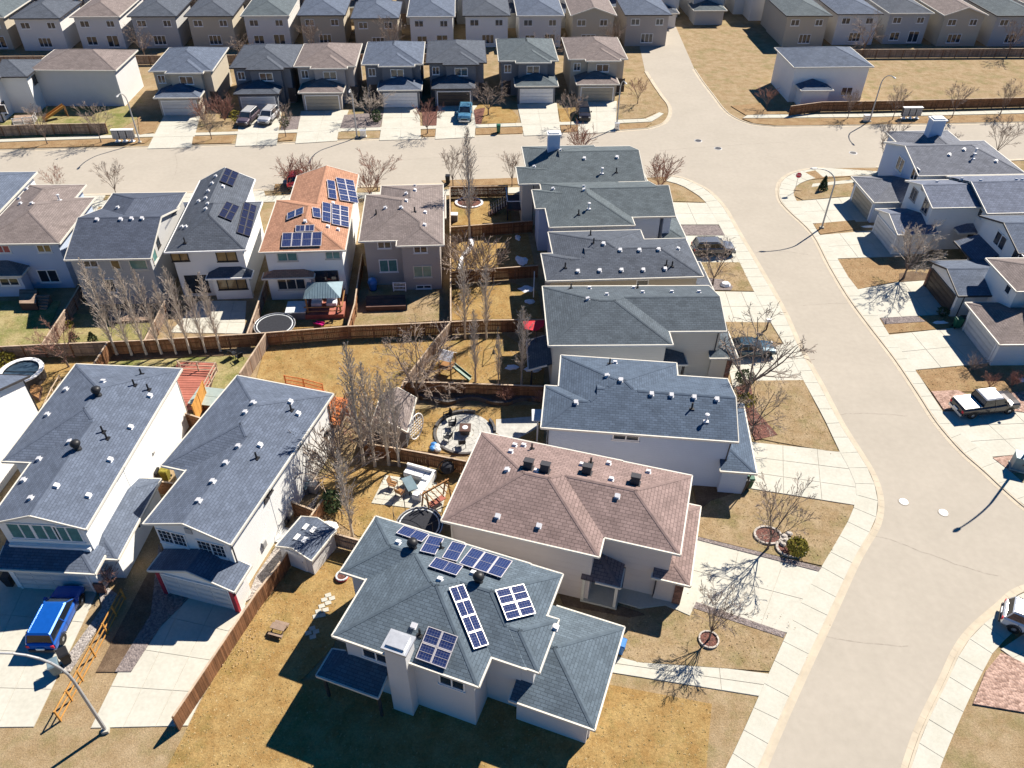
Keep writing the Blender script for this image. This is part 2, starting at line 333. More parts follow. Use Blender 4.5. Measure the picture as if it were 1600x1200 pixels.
MT['net'] = mat('black_mesh', (0.025, 0.027, 0.035), rough=0.9, noise=0.2, nscale=5)
MT['pad'] = mat('pale_pad', (0.55, 0.58, 0.60), rough=0.6, noise=0.1, nscale=3)
MT['pool'] = mat('pool_cover', (0.035, 0.06, 0.09), rough=0.35, noise=0.3, nscale=1)
MT['magenta'] = mat('magenta_plastic', (0.6, 0.02, 0.2), rough=0.5, noise=0.1, nscale=3)
MT['boulder'] = mat('landscape_rock', (0.42, 0.38, 0.34), rough=0.95, noise=0.25, nscale=3, bump=0.6, bscale=6)
MT['lid'] = mat('cloudy_acrylic', (0.30, 0.36, 0.34), rough=0.3, spec=0.5, noise=0.1, nscale=2)
def paint(name, c, rough=0.25, metal=0.3):
    M = mat(name, c, rough=rough, metal=metal, spec=0.5, noise=0.06, nscale=3)
    M.node_tree.nodes['Principled BSDF'].inputs['Coat Weight'].default_value = 0.5; return M

def rand_tone(name, c0, c1):
    M = mat(name, c0, rough=0.95, spec=0.1); N = M.node_tree.nodes; L = M.node_tree.links; tc = N.new('ShaderNodeTexCoord'); sp = N.new('ShaderNodeSeparateXYZ'); L.new(tc.outputs['UV'], sp.inputs[0])
    wn = N.new('ShaderNodeTexWhiteNoise'); wn.noise_dimensions = '1D'; L.new(sp.outputs[0], wn.inputs['W']); r = N.new('ShaderNodeValToRGB'); L.new(wn.outputs[0], r.inputs[0]); r.color_ramp.elements[0].color = (*c0, 1); r.color_ramp.elements[1].color = (*c1, 1); L.new(r.outputs[0], N['Principled BSDF'].inputs['Base Color']); return M
MT['tuft'] = rand_tone('dry_grass_blades', (0.20, 0.16, 0.06), (0.48, 0.36, 0.20)); MT['leaf'] = rand_tone('fallen_leaf_tones', (0.20, 0.12, 0.07), (0.50, 0.38, 0.26))

# ------------------------------------------------------------------ house builder
ROT = {'S': 0.0, 'E': math.pi / 2, 'N': math.pi, 'W': -math.pi / 2}
CACHE = {}
def cached(key, fn):
    if key not in CACHE: CACHE[key] = fn()
    return CACHE[key]
def clip(poly, fn):
    out = []
    for i in range(len(poly)):
        a, b = poly[i], poly[(i + 1) % len(poly)]; fa, fb = fn(a), fn(b)
        if fa <= 1e-9: out.append(a)
        if (fa < -1e-9 and fb > 1e-9) or (fa > 1e-9 and fb < -1e-9):
            t = fa / (fa - fb); out.append((a[0] + (b[0] - a[0]) * t, a[1] + (b[1] - a[1]) * t))
    return out
def mesh_vent(kind):
    b = MB()
    if kind == 'v':
        b.box(-.19, -.19, -.06, .19, .19, .03); b.box(-.12, -.12, .03, .12, .12, .17); b.box(-.155, -.155, .17, .155, .155, .21); return b.mesh('roof_vent', MT['vent'])
    if kind == 'd':
        b.box(-.38, -.38, -.1, .38, .38, .06); b.box(-.3, -.3, .06, .3, .3, .55); b.box(-.34, -.34, .55, .34, .34, .62); return b.mesh('roof_vent', MT['dark_trim'])
    if kind == 'p':
        b.tube((0, 0, -.1), (0, 0, .55), .07, .07, 8, True); b.box(-.18, -.18, -.08, .18, .18, .02); return b.mesh('vent_pipe', MT['black'])
    if kind == 'w':
        b.tube((0, 0, -.1), (0, 0, .6), .08, .08, 8, True); b.lathe([(.0, .72), (.17, .66), (.17, .58), (.05, .56)], 10); b.box(-.2, -.2, -.08, .2, .2, .03); return b.mesh('vent_pipe', MT['vent'])
    if kind == 't':
        b.lathe([(.28, -.1), (.26, .05), (.17, .08), (.17, .26), (.30, .34), (.36, .5), (.30, .66), (.14, .74), (0, .76)], 14); b.sm = True; return b.mesh('turbine_vent', MT['black'])
def mesh_window(wd, h, n, fcol, grid=0):
    f = MB(); t = .09; d = .07
    f.box(-wd / 2, -d, -h / 2, wd / 2, 0.02, -h / 2 + t); f.box(-wd / 2, -d, h / 2 - t, wd / 2, .02, h / 2)
    xs = [-wd / 2 + wd * i / n for i in range(n + 1)]
    for i, x in enumerate(xs):
        x0 = x if i == 0 else (x - t if i == n else x - t / 2); f.box(x0, -d + .002, -h / 2 + t, x0 + t, .02, h / 2 - t)
    if grid:
        for i in range(n):
            a, w_ = xs[i], wd / n
            for k in range(1, grid): f.box(a + w_ * k / grid - .014, -.045, -h / 2 + t, a + w_ * k / grid + .014, -.031, h / 2 - t); f.box(a + .04, -.044, -h / 2 + h * k / grid - .014, a + w_ - .04, -.0315, -h / 2 + h * k / grid + .014)
    f.box(-wd / 2 - .06, -d - .05, -h / 2 - .07, wd / 2 + .06, .02, -h / 2 - .005)
    return f.mesh('window', MT[fcol])
def mesh_pane(wd, h, g):
    p = MB(); p.box(-wd / 2 + .05, -.03, -h / 2 + .05, wd / 2 - .05, -.012, h / 2 - .05); return p.mesh('pane', MT[g])
class House:
    def __init__(s, name, label, x, y, ang, wings, roof, wall, fascia='white', group=None, cat='house', pitch=1 / 3):
        s.root = T(name, label, cat, (x, y, 0), math.radians(ang), group); s.x, s.y, s.a = x, y, math.radians(ang)
        s.w = []; rf, fa, cp = MB(), MB(), []
        for i, wg in enumerate(wings):
            d = dict(r=wg[0:4], z=wg[4], s=wg[5], p=pitch, o=.42, wall=wall, walls=True, z0=-.1)
            if len(wg) > 6: d.update(wg[6])
            d['z'] += -0.006 * i; s.w.append(d)
        for d in s.w:
            s._roof(d, rf, fa, cp)
            if d['walls']: s._wall(d)
        s.roof = P('roof', rf, MT[roof], s.root); P('fascia', fa, MT[fascia], s.root); [P('ridge_cap', c_, MT[roof + '_cap'], s.root) for c_ in cp]
    def dist(s, d, x, y):
        x0, y0, x1, y1 = d['r']; return {'N': y1 - y, 'S': y - y0, 'E': x1 - x, 'W': x - x0}
    def hr(s, d, x, y):
        q = s.dist(d, x, y); return d['z'] + d['p'] * min(q[k] for k in d['s'])
    def _roof(s, d, rf, fa, cp):
        x0, y0, x1, y1 = d['r']; p = d['p']; rect = [(x0, y0), (x1, y0), (x1, y1), (x0, y1)]; cs = math.sqrt(1 + p * p)
        for k in d['s']:
            poly = rect
            for t in d['s']:
                if t != k: poly = clip(poly, lambda q, k=k, t=t: s.dist(d, *q)[k] - s.dist(d, *q)[t])
            if len(poly) < 3: continue
            pts = [(q[0], q[1], d['z'] + p * s.dist(d, *q)[k]) for q in poly]
            uv = [((q[0] if k in 'NS' else q[1]), s.dist(d, *q)[k] * cs) for q in poly]
            rf.poly(pts, uv); rf.poly([(a, b, c - .14) for a, b, c in reversed(pts)], list(reversed(uv)))
            for i in range(len(poly)):
                a, b = poly[i], poly[(i + 1) % len(poly)]
                mid = ((a[0] + b[0]) / 2, (a[1] + b[1]) / 2)
                if min(s.dist(d, *mid).values()) > .02 and (a < b):
                    n = max(1, int(math.hypot(b[0] - a[0], b[1] - a[1]) / .3)); start = None
                    for j in range(n + 1):
                        ok = False
                        if j < n:
                            q = (a[0] + (b[0] - a[0]) * (j + .5) / n, a[1] + (b[1] - a[1]) * (j + .5) / n); h = s.hr(d, *q)
                            ok = not any(e is not d and min(s.dist(e, *q).values()) > .03 and s.hr(e, *q) > h - .06 for e in s.w)
                        if ok and start is None: start = j
                        if not ok and start is not None:
                            A, B = [Vector((a[0] + (b[0] - a[0]) * t / n, a[1] + (b[1] - a[1]) * t / n, 0)) for t in (start, j)]
                            dd = (B - A).normalized(); nn = Vector((-dd.y, dd.x, 0)) * .15; zz = lambda V, e=.022: Vector((V.x, V.y, s.hr(d, V.x, V.y) + e)); start = None; cm = MB(); cp.append(cm)
                            for sg in (1, -1):
                                q4 = [zz(A), zz(B), zz(B + nn * sg), zz(A + nn * sg)]; cm.poly(q4 if sg > 0 else q4[::-1])
                                lo = [zz(B + nn * sg), zz(A + nn * sg), zz(A + nn * sg, .0), zz(B + nn * sg, .0)]; cm.poly(lo if sg < 0 else lo[::-1])
        segs = {'S': ((x0, y0), (x1, y0)), 'E': ((x1, y0), (x1, y1)), 'N': ((x1, y1), (x0, y1)), 'W': ((x0, y1), (x0, y0))}
        nrm = {'S': (0, -1), 'E': (1, 0), 'N': (0, 1), 'W': (-1, 0)}
        for k, (a, b) in segs.items():
            pts = [a, b]
            if k not in d['s']:
                opp = ('N', 'S') if k in 'EW' else ('E', 'W')
                if opp[0] in d['s'] and opp[1] in d['s']: pts = [a, ((a[0] + b[0]) / 2, (a[1] + b[1]) / 2), b]
            for i in range(len(pts) - 1):
                u, v = pts[i], pts[i + 1]; nx, ny = nrm[k]; th = .1 if k in d['s'] else .07
                n = max(1, int(math.hypot(v[0] - u[0], v[1] - u[1]) / .3)); runs = []; start = None
                for j in range(n + 1):
                    free = False
                    if j < n:
                        q = (u[0] + (v[0] - u[0]) * (j + .5) / n, u[1] + (v[1] - u[1]) * (j + .5) / n); h = s.hr(d, *q)
                        free = not any(e is not d and min(s.dist(e, *q).values()) > .03 and s.hr(e, *q) > h - .35 for e in s.w)
                    if free and start is None: start = j
                    if not free and start is not None: runs.append((start / n, j / n)); start = None
                for a_, b_ in runs:
                    U_ = (u[0] + (v[0] - u[0]) * a_, u[1] + (v[1] - u[1]) * a_); V_ = (u[0] + (v[0] - u[0]) * b_, u[1] + (v[1] - u[1]) * b_)
                    A = Vector((U_[0] + nx * th / 2, U_[1] + ny * th / 2, s.hr(d, *U_) - .07)); B = Vector((V_[0] + nx * th / 2, V_[1] + ny * th / 2, s.hr(d, *V_) - .07))
                    if k in d['s']:
                        e = (B - A).normalized() * th * .5
                        if a_ == 0: A -= e
                        if b_ == 1: B += e
                    fa.beam(A, B, th, .17)
    def wallrect(s, d):
        x0, y0, x1, y1 = d['r']; o = d['o']; g = min(o, .3)
        return (x0 + (o if 'W' in d['s'] else g), y0 + (o if 'S' in d['s'] else g), x1 - (o if 'E' in d['s'] else g), y1 - (o if 'N' in d['s'] else g))
    def _wall(s, d):
        x0, y0, x1, y1 = s.wallrect(d); b = MB()
        for k, (a, c) in {'S': ((x0, y0), (x1, y0)), 'E': ((x1, y0), (x1, y1)), 'N': ((x1, y1), (x0, y1)), 'W': ((x0, y1), (x0, y0))}.items():
            pts = [a, c]; opp = ('N', 'S') if k in 'EW' else ('E', 'W')
            R = d['r']; md = ((R[0] + R[2]) / 2, (R[1] + R[3]) / 2)
            if k not in d['s'] and opp[0] in d['s'] and opp[1] in d['s']:
                pts = [a, ((a[0], md[1]) if k in 'EW' else (md[0], a[1])), c]
            top = [(q[0], q[1], s.hr(d, *q) - .1) for q in pts]
            b.poly([(a[0], a[1], d['z0']), (c[0], c[1], d['z0'])] + top[::-1])
        P('wall', b, MT[d['wall']], s.root)
    def loc(s, wv):
        dx, dy = wv[0] - s.x, wv[1] - s.y; ca, sa = math.cos(s.a), math.sin(s.a); return (dx * ca + dy * sa, -dx * sa + dy * ca)
    def world(s, x, y, z=0):
        ca, sa = math.cos(s.a), math.sin(s.a); return Vector((s.x + x * ca - y * sa, s.y + x * sa + y * ca, z))
    def hit(s, px, py, wi=None, side=None):
        """where the sight line of a measured point meets this house's roof: local x, y, z, wing, side"""
        r = ray(px, py); z = 11.0
        while z > 1.5:
            t = (z - HC) / r.z; x, y = s.loc((r.x * t, r.y * t)); best = None
            for i, d in enumerate(s.w):
                if wi is not None and i != wi: continue
                q = s.dist(d, x, y)
                if side: h = d['z'] + d['p'] * q[side]
                elif min(q.values()) < 0: continue
                else: h = d['z'] + d['p'] * min(q[k] for k in d['s'])
                if best is None or h > best[0]: best = (h, i, side or min(d['s'], key=lambda k: q[k]))
            if best and z <= best[0]: return x, y, best[0], best[1], best[2]
            z -= .02
        return None
    def vents(s, kind, pts):
        for px, py in pts:
            h = s.hit(px, py)
            if not h: print('vent missed', s.root.name, px, py); continue
            x, y, z, wi, k = h; me = cached(('vent', kind), lambda: mesh_vent(kind))
            o = P(me.name, me, None, s.root, (x, y, z - (.12 if kind in 'vd' else 0)))
            if kind in 'vd':
                sl = math.atan(s.w[wi]['p'])
                o.rotation_euler = {'S': (sl, 0, 0), 'N': (-sl, 0, 0), 'E': (0, sl, 0), 'W': (0, -sl, 0)}[k]
                o.location.z += .1
    def win(s, wi, side, pos, zc, wd, h, n=2, f='white', g='glass', grid=0):
        d = s.w[wi]; x0, y0, x1, y1 = s.wallrect(d)
        L = {'S': (pos, y0), 'N': (pos, y1), 'E': (x1, pos), 'W': (x0, pos)}[side]
        o = P('window', cached(('win', wd, h, n, f, grid), lambda: mesh_window(wd, h, n, f, grid)), None, s.root, (L[0], L[1], zc)); o.rotation_euler = (0, 0, ROT[side])
        for i in range(n):
            c = P('pane', cached(('pane', wd / n, h, g), lambda: mesh_pane(wd / n, h, g)), None, o, (-wd / 2 + wd * (i + .5) / n, 0, 0))
        return o
    def gdoor(s, wi, side, pos, wd=4.9, h=2.15, m='door_panel', trim='white'):
        d = s.w[wi]; x0, y0, x1, y1 = s.wallrect(d)
        L = {'S': (pos, y0), 'N': (pos, y1), 'E': (x1, pos), 'W': (x0, pos)}[side]
        def mk():
            b = MB()
            for i in range(4):
                z = h * i / 4; b.box(-wd / 2, -.05, z + .02, wd / 2, .02, z + h / 4 - .015)
                for j in range(4):
                    xx = -wd / 2 + wd * (j + .08) / 4; b.box(xx, -.075, z + .1, xx + wd / 4 * .84, -.049, z + h / 4 - .1)
            return b.mesh('garage_door', MT[m])
        o = P('garage_door', cached(('gd', wd, h, m), mk), None, s.root, (L[0], L[1], .05)); o.rotation_euler = (0, 0, ROT[side])
        def mt():
            b = MB(); b.box(-wd / 2 - .14, -.1, 0, -wd / 2 - .005, .02, h + .14); b.box(wd / 2 + .005, -.1, 0, wd / 2 + .14, .02, h + .14); b.box(-wd / 2 - .005, -.1, h + .005, wd / 2 + .005, .02, h + .14); return b.mesh('door_trim', MT[trim])
        P('door_trim', cached(('gt', wd, h, trim), mt), None, o); return o
    def door(s, wi, side, pos, m='dark_trim', wd=1.0, h=2.1, z=.2):
        d = s.w[wi]; x0, y0, x1, y1 = s.wallrect(d)
        L = {'S': (pos, y0), 'N': (pos, y1), 'E': (x1, pos), 'W': (x0, pos)}[side]
        b = MB(); b.box(-wd / 2, -.06, 0, wd / 2, .02, h); b.box(-wd / 2 - .1, -.04, 0, -wd / 2 - .004, .02, h + .1); b.box(wd / 2 + .004, -.04, 0, wd / 2 + .1, .02, h + .1)
        o = P('front_door', b, MT[m], s.root, (L[0], L[1], z)); o.rotation_euler = (0, 0, ROT[side])
        k = MB(); k.box(wd / 2 - .14, -.12, 1.0, wd / 2 - .08, -.05, 1.12); P('handle', k, MT['metal'], o); return o
    def pipe(s, pts, m='dark_trim', wd=.1):
        b = MB()
        for i in range(len(pts) - 1): b.tube(pts[i], pts[i + 1], wd / 2, wd / 2, 6)
        P('downspout', b, MT[m], s.root)
    def boxpart(s, name, x0, y0, z0, x1, y1, z1, m): b = MB(); b.box(x0, y0, z0, x1, y1, z1); return P(name, b, MT[m], s.root)
    def chimney(s, x0, y0, x1, y1, z0, z1, m, cap='white'):
        b = MB(); b.box(x0, y0, z0, x1, y1, z1); o = P('chimney', b, MT[m], s.root)
        c = MB(); c.box(x0 - .12, y0 - .12, z1 + .002, x1 + .12, y1 + .12, z1 + .16); c.box(x0 + .1, y0 + .1, z1 + .16, x1 - .1, y1 - .1, z1 + .3); P('chimney_cap', c, MT[cap], o)
    def solar(s, c0, c1, c2, cols, rows, wi=None, side=None, fm='alu', gm='solar'):
        """panels between three measured corners of the array (start, end of first row, start of last row) on one roof slope"""
        h = s.hit(*c0, wi, side)
        if not h: print('solar missed', c0); return
        wi, side = h[3], h[4]
        p0 = Vector(h[:3]); p1 = Vector(s.hit(*c1, wi, side)[:3]); p2 = Vector(s.hit(*c2, wi, side)[:3])
        pp = s.w[wi]['p']; n = {'S': Vector((0, -pp, 1)), 'N': Vector((0, pp, 1)), 'E': Vector((pp, 0, 1)), 'W': Vector((-pp, 0, 1))}[side].normalized()
        u = (p1 - p0); lu = u.length; u = (u - n * u.dot(n)).normalized(); v = n.cross(u)
        if v.dot(p2 - p0) < 0: v = -v
        lv = abs((p2 - p0).dot(v)); du, dv = lu / cols, lv / rows; g = .02
        for i in range(cols):
            for j in range(rows):
                c = p0 + u * du * (i + .5) + v * dv * (j + .5) + n * .16
                fr = MB(); U, V = u * (du / 2 - g / 2), v * (dv / 2 - g / 2); t = .045; cu, cv = U.normalized(), V.normalized()
                for sg in (-1, 1):
                    fr.obox(c + U - cu * t / 2 if sg > 0 else c - U + cu * t / 2, cu * t / 2, V, n * .022)
                    fr.obox(c + V - cv * t / 2 if sg > 0 else c - V + cv * t / 2, U - cu * (t + .002), cv * t / 2, n * .022)
                ml = MB()
                big, sm = (U, V) if U.length > V.length else (V, U)
                fr.obox(c, big.normalized() * .008, sm - sm.normalized() * (t + .002), n * .018)
                if i == 0 or i == cols - 1 or True:
                    for sg in (-.5, .5): fr.obox(c + U * sg - n * .09, cu * .02, V * .98, n * .03)
                o = P('solar_panel', fr, MT[fm], s.root)
                gl = MB(); gl.poly([c - U - V, c + U - V, c + U + V, c - U + V] if u.cross(v).dot(n) > 0 else [c - U - V, c - U + V, c + U + V, c + U - V],
                                   [(0, 0), (2 * U.length, 0), (2 * U.length, 2 * V.length), (0, 2 * V.length)] if u.cross(v).dot(n) > 0 else [(0, 0), (0, 2 * V.length), (2 * U.length, 2 * V.length), (2 * U.length, 0)])
                P('cell_sheet', gl, MT[gm], o)

# ------------------------------------------------------------------ ground, roads, kerbs, pavements, lawns
def struct(name, mb, m, label): return tag(P(name, mb, MT[m]), label, kind='structure')
g = MB(); g.poly([(-700, -60, 0), (700, -60, 0), (700, 900, 0), (-700, 900, 0)]); struct('ground', g, 'tan', 'flat dry suburban ground under streets and yards')
def flat(name, pts, z, m, label): b = MB(); b.poly([(p.x, p.y, z) for p in pts] if area(pts) > 0 else [(p.x, p.y, z) for p in reversed(pts)]); return struct(name, b, m, label)
def area(pts): return sum(pts[i].x * pts[(i + 1) % len(pts)].y - pts[(i + 1) % len(pts)].x * pts[i].y for i in range(len(pts)))
def pad(name, pts, h, m, label): b = MB(); b.prism(pts, -.05, h); return struct(name, b, m, label)
def smooth(pts, n=4):
    out = []; k = len(pts)
    for i in range(k - 1):
        p0, p1, p2, p3 = pts[max(i - 1, 0)], pts[i], pts[i + 1], pts[min(i + 2, k - 1)]
        for j in range(n):
            t = j / n; out.append(0.5 * ((2 * p1) + (p2 - p0) * t + (2 * p0 - 5 * p1 + 4 * p2 - p3) * t * t + (3 * p1 - p0 - 3 * p2 + p3) * t ** 3))
    return out + [pts[-1]]
def resample(pts, n):
    L = [0]
    for i in range(1, len(pts)): L.append(L[-1] + (pts[i] - pts[i - 1]).length)
    out = []
    for k in range(n):
        d = L[-1] * k / (n - 1); i = 1
        while i < len(L) - 1 and L[i] < d: i += 1
        t = (d - L[i - 1]) / max(L[i] - L[i - 1], 1e-6); out.append(pts[i - 1].lerp(pts[i], t))
    return out
def length(pts): return sum((pts[i] - pts[i - 1]).length for i in range(1, len(pts)))

# far kerb and near kerb of the cross road, both kerbs of the side street (road edge), all measured on the ground
FAR_L = ats([(-420, 244), (-200, 240), (0, 235), (200, 230.5), (400, 225.5), (600, 216.5), (800, 209.5), (960, 205)]) + smooth(ats([(1012, 201), (1035, 193.5), (1045, 180), (1044, 165), (1033, 150), (1018, 128), (1008, 112)]))
FAR_R = smooth(ats([(1085, 108), (1098, 128), (1115, 150), (1132, 172), (1150, 185), (1175, 194), (1210, 198)])) + ats([(1400, 195.5), (1600, 191.5), (1900, 184), (2200, 178)])
NEAR_L = ats([(-420, 324), (-200, 317), (0, 309), (430, 297.5), (700, 288), (1000, 278)]) + smooth(ats([(1045, 276), (1065, 279), (1086, 288), (1107, 300), (1130, 325), (1150, 360), (1195, 437), (1225, 492), (1247, 542), (1280, 602), (1310, 660), (1335, 700), (1360, 742), (1371, 781), (1366, 817), (1347, 850), (1329, 883), (1290, 967), (1251, 1048), (1205, 1150), (1165, 1245)]))
NEAR_R = ats([(2200, 238), (1900, 243), (1600, 250), (1370, 262)]) + smooth(ats([(1290, 263), (1255, 267), (1232, 275), (1219, 289), (1219, 310), (1232, 328), (1270, 365), (1297, 415), (1325, 462), (1360, 510), (1400, 562), (1437, 617), (1465, 660), (1503, 704), (1539, 736), (1578, 772), (1620, 805), (1700, 850)]))
CUL = smooth(ats([(1760, 900), (1680, 905), (1600, 925), (1566, 951), (1524, 988), (1500, 1021), (1480, 1065), (1440, 1150), (1410, 1245)]))
rd = FAR_L + FAR_R + NEAR_R + CUL + NEAR_L[::-1]
flat('road', rd, 0.012, 'road', 'pale sunlit asphalt of the through street and the curving side street')

def walk(name, inner, outer, label, step=1.75, z=.075, m='concrete2', kerb=True):
    """a concrete pavement: joint-coloured bed, separate slabs, and a kerb lip along the road"""
    n = max(2, int(length(outer) / step)); B = resample(outer, n + 1); A = []; last = 0.0; Li = resample(inner, 400)
    for i, b_ in enumerate(B):       # joints run square across: the inner end is the nearest point of the inner edge
        lo = int(last); k = 0 if i == 0 else (399 if i == n else min(range(lo, 400), key=lambda j: (Li[j] - b_).length)); last = k; A.append(Li[k])
    bed = MB()
    for i in range(n): bed.poly([A[i].to_tuple()[:2] + (z - .02,), B[i].to_tuple()[:2] + (z - .02,), B[i + 1].to_tuple()[:2] + (z - .02,), A[i + 1].to_tuple()[:2] + (z - .02,)])
    if area([A[0], B[0], B[1], A[1]]) < 0:
        bed.f = [tuple(reversed(f)) for f in bed.f]
    bd = struct(name, bed, 'joint', label)
    for i in range(n):
        a, b2, c, d = A[i], B[i], B[i + 1], A[i + 1]
        e = .018 / max((d - a).length, .2); q = [a.lerp(d, e), b2.lerp(c, e), c.lerp(b2, e), d.lerp(a, e)]
        s_ = MB(); s_.prism(q, 0, z + rnd.uniform(-.003, .003)); P('slab', s_, MT[m], bd)
    if kerb:
        k = MB()
        for i in range(len(outer) - 1):
            u, v = outer[i], outer[i + 1]; d = (v - u)
            if d.length < .01: continue
            nn = Vector((-d.y, d.x, 0)).normalized()
            if (inner[min(i, len(inner) - 1)] - u).dot(nn) > 0: nn = -nn
            k.prism([u, v, v + nn * .14, u + nn * .14], -.02, z + .004); k.poly([(u + nn * .14).to_tuple()[:2] + (.022,), (v + nn * .14).to_tuple()[:2] + (.022,), (v + nn * .5).to_tuple()[:2] + (.018,), (u + nn * .5).to_tuple()[:2] + (.018,)])
        P('kerb', k, MT['kerb'], bd)
    return bd
def offset(pts, d):
    out = []
    for i, p in enumerate(pts):
        t = pts[min(i + 1, len(pts) - 1)] - pts[max(i - 1, 0)]; n = Vector((-t.y, t.x, 0)).normalized(); out.append(p + n * d)
    return out
# west pavement of the side street, its inner edge measured too
W_IN = smooth(ats([(1040, 283), (1062, 289), (1082, 300), (1102, 316), (1122, 350), (1155, 410), (1169, 439), (1205, 506), (1224, 537), (1255, 595), (1287.5, 655), (1311, 705), (1331, 742), (1338, 769), (1332, 799), (1317, 829), (1287, 880), (1254, 937), (1230, 988), (1203, 1048), (1158, 1150), (1112, 1245)]))
W_OUT = NEAR_L[6:]
walk('sidewalk', W_IN, W_OUT, 'pale concrete pavement following the west side of the curving street')
E_IN = smooth(ats([(1420, 271.5), (1300, 276), (1270, 280), (1250, 287), (1240, 297), (1243, 312), (1270, 350), (1280, 367), (1309, 405), (1329, 439), (1339, 451), (1375, 499), (1387, 521), (1430, 579), (1470, 640), (1498, 676), (1551, 715), (1580, 739), (1640, 790), (1720, 832)]))
walk('sidewalk', E_IN, NEAR_R[4:], 'pale concrete pavement along the east side of the curving street')
CU_IN = smooth(ats([(1770, 925), (1690, 928), (1625, 950), (1592, 980), (1555, 1015), (1535, 1050), (1515, 1090), (1480, 1170), (1450, 1250)]))
walk('sidewalk', CU_IN, CUL, 'curved concrete pavement in the lower right corner by the white car')
# far pavement across the through street (set back behind a boulevard strip)
FW_T = ats([(-420, 227), (-200, 223), (0, 218.5), (150, 212.5), (330, 206.5), (560, 200), (743, 195), (870, 191), (960, 188), (1010, 186), (1030, 176)])
FW_B = ats([(-420, 231), (-200, 227), (0, 222.5), (150, 217), (330, 211.5), (560, 205), (743, 200), (870, 196), (960, 193.5), (1020, 190.5), (1037, 178)])
walk('sidewalk', FW_T, FW_B, 'pavement behind the grass strip on the far side of the through street', 2.0, kerb=False)
RW_T = ats([(1168, 180), (1235, 179.5), (1350, 178.5), (1600, 172.5), (1900, 165), (2200, 159)]); RW_B = ats([(1160, 185), (1235, 184.5), (1350, 183.5), (1600, 177.5), (1900, 170), (2200, 164)])
walk('sidewalk', RW_T, RW_B, 'pavement beside the long brown fence at upper right', 2.0, kerb=False)
def kerbline(pts, side, label):
    k = MB()
    for i in range(len(pts) - 1):
        u, v = pts[i], pts[i + 1]; nn = Vector((-(v - u).y, (v - u).x, 0)).normalized() * side
        k.prism([u, v, v + nn * .16, u + nn * .16], -.02, .08)
        k.poly([(u - nn * .45).to_tuple()[:2] + (.018,), (v - nn * .45).to_tuple()[:2] + (.018,), v.to_tuple()[:2] + (.024,), u.to_tuple()[:2] + (.024,)] if side > 0 else [u.to_tuple()[:2] + (.024,), v.to_tuple()[:2] + (.024,), (v - nn * .45).to_tuple()[:2] + (.018,), (u - nn * .45).to_tuple()[:2] + (.018,)])
    struct('kerb', k, 'kerb', label)
kerbline(FAR_L, 1, 'concrete kerb on the far side of the through street')
kerbline(FAR_R, 1, 'concrete kerb at upper right along the brown fence')
kerbline(NEAR_L[:6], -1, 'concrete kerb on the near side of the through street')
kerbline(NEAR_R[:4], 1, 'concrete kerb on the near side of the through street at right')
walk('sidewalk', offset(NEAR_L[:6], -3.2), offset(NEAR_L[:6], -1.6), 'near-side pavement of the through street behind the houses', 2.0, kerb=False)

# lawns, beds and yards: thin raised pads
LC = [0]; LAWNS = []
def lawn(pts, m, label, h=.07, name='lawn'):
    LC[0] += 1
    if m in ('gold', 'tan', 'greenish', 'brownl'): LAWNS.append((ats(pts, .05), h + LC[0] * .0003))
    return pad(name, ats(pts, .05), h + LC[0] * .0003, m, label)
lawn([(1012, 281), (1040, 290), (1018, 293), (1003, 288)], 'brownl', 'dry grass wedge by the corner bush')
lawn([(1036, 293), (1060, 297), (1080, 304), (1103, 315), (1095, 316), (1050, 314), (1030, 306)], 'tan', 'corner front lawn below the bush')
lawn([(1058, 352), (1122, 352), (1134, 368), (1062, 367)], 'gravel_dark', 'speckled gravel strip between two driveways', name='gravel_bed')
lawn([(1095, 410), (1157, 410), (1180, 455), (1095, 453)], 'tan', 'tan front lawn around the leafless tree')
lawn([(1098, 434), (1128, 437), (1145, 448), (1142, 454), (1098, 453)], 'gravel_dark', 'grey gravel bed at the leafless tree', .1, name='gravel_bed')
lawn([(1132, 503), (1203, 504), (1223, 537), (1200, 533), (1140, 527)], 'tan', 'tan front lawn with a mailbox post')
lawn([(1150, 605), (1175, 595), (1255, 594), (1311, 706), (1290, 704), (1215, 691), (1180, 684), (1160, 640)], 'tan', 'large tan front lawn with two leafless trees')
lawn([(1150, 605), (1172, 598), (1180, 640), (1215, 680), (1180, 688), (1165, 650)], 'mulch', 'reddish planting bed with shrubs by the grey house', .1, name='planting_bed')
lawn([(1090, 800), (1110, 780), (1162, 765), (1195, 772), (1333, 790), (1320, 826), (1286, 884), (1220, 870), (1085, 837)], 'tan', 'tan front lawn with ringed bed and yellow-green shrub')
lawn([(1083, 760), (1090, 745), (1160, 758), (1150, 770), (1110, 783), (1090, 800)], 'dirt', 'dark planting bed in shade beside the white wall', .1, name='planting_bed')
lawn([(1085, 838), (1220, 871), (1284, 887), (1279, 893), (1083, 842)], 'gravel_dark', 'narrow gravel strip above the brown house driveway', .1, name='gravel_bed')
lawn([(1085, 940), (1228, 989), (1224, 997), (1082, 950)], 'gravel_dark', 'narrow gravel strip below the brown house driveway', .1, name='gravel_bed')
lawn([(975, 978), (985, 965), (1082, 950), (1224, 997), (1202, 1049), (1000, 1035), (962, 1025)], 'tan', 'tan front lawn with a tree in a ring of stones')
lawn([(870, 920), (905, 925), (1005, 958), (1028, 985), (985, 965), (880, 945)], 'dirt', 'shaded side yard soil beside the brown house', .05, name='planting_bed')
lawn([(1239, 297), (1268, 300), (1335, 298), (1338, 291), (1270, 288), (1250, 290)], 'tan', 'corner lawn with a small spruce')
lawn([(1245, 300), (1338, 284), (1345, 307), (1312, 308), (1255, 313), (1243, 307)], 'tan', 'dry corner lawn by the stop sign and spruce', .09)
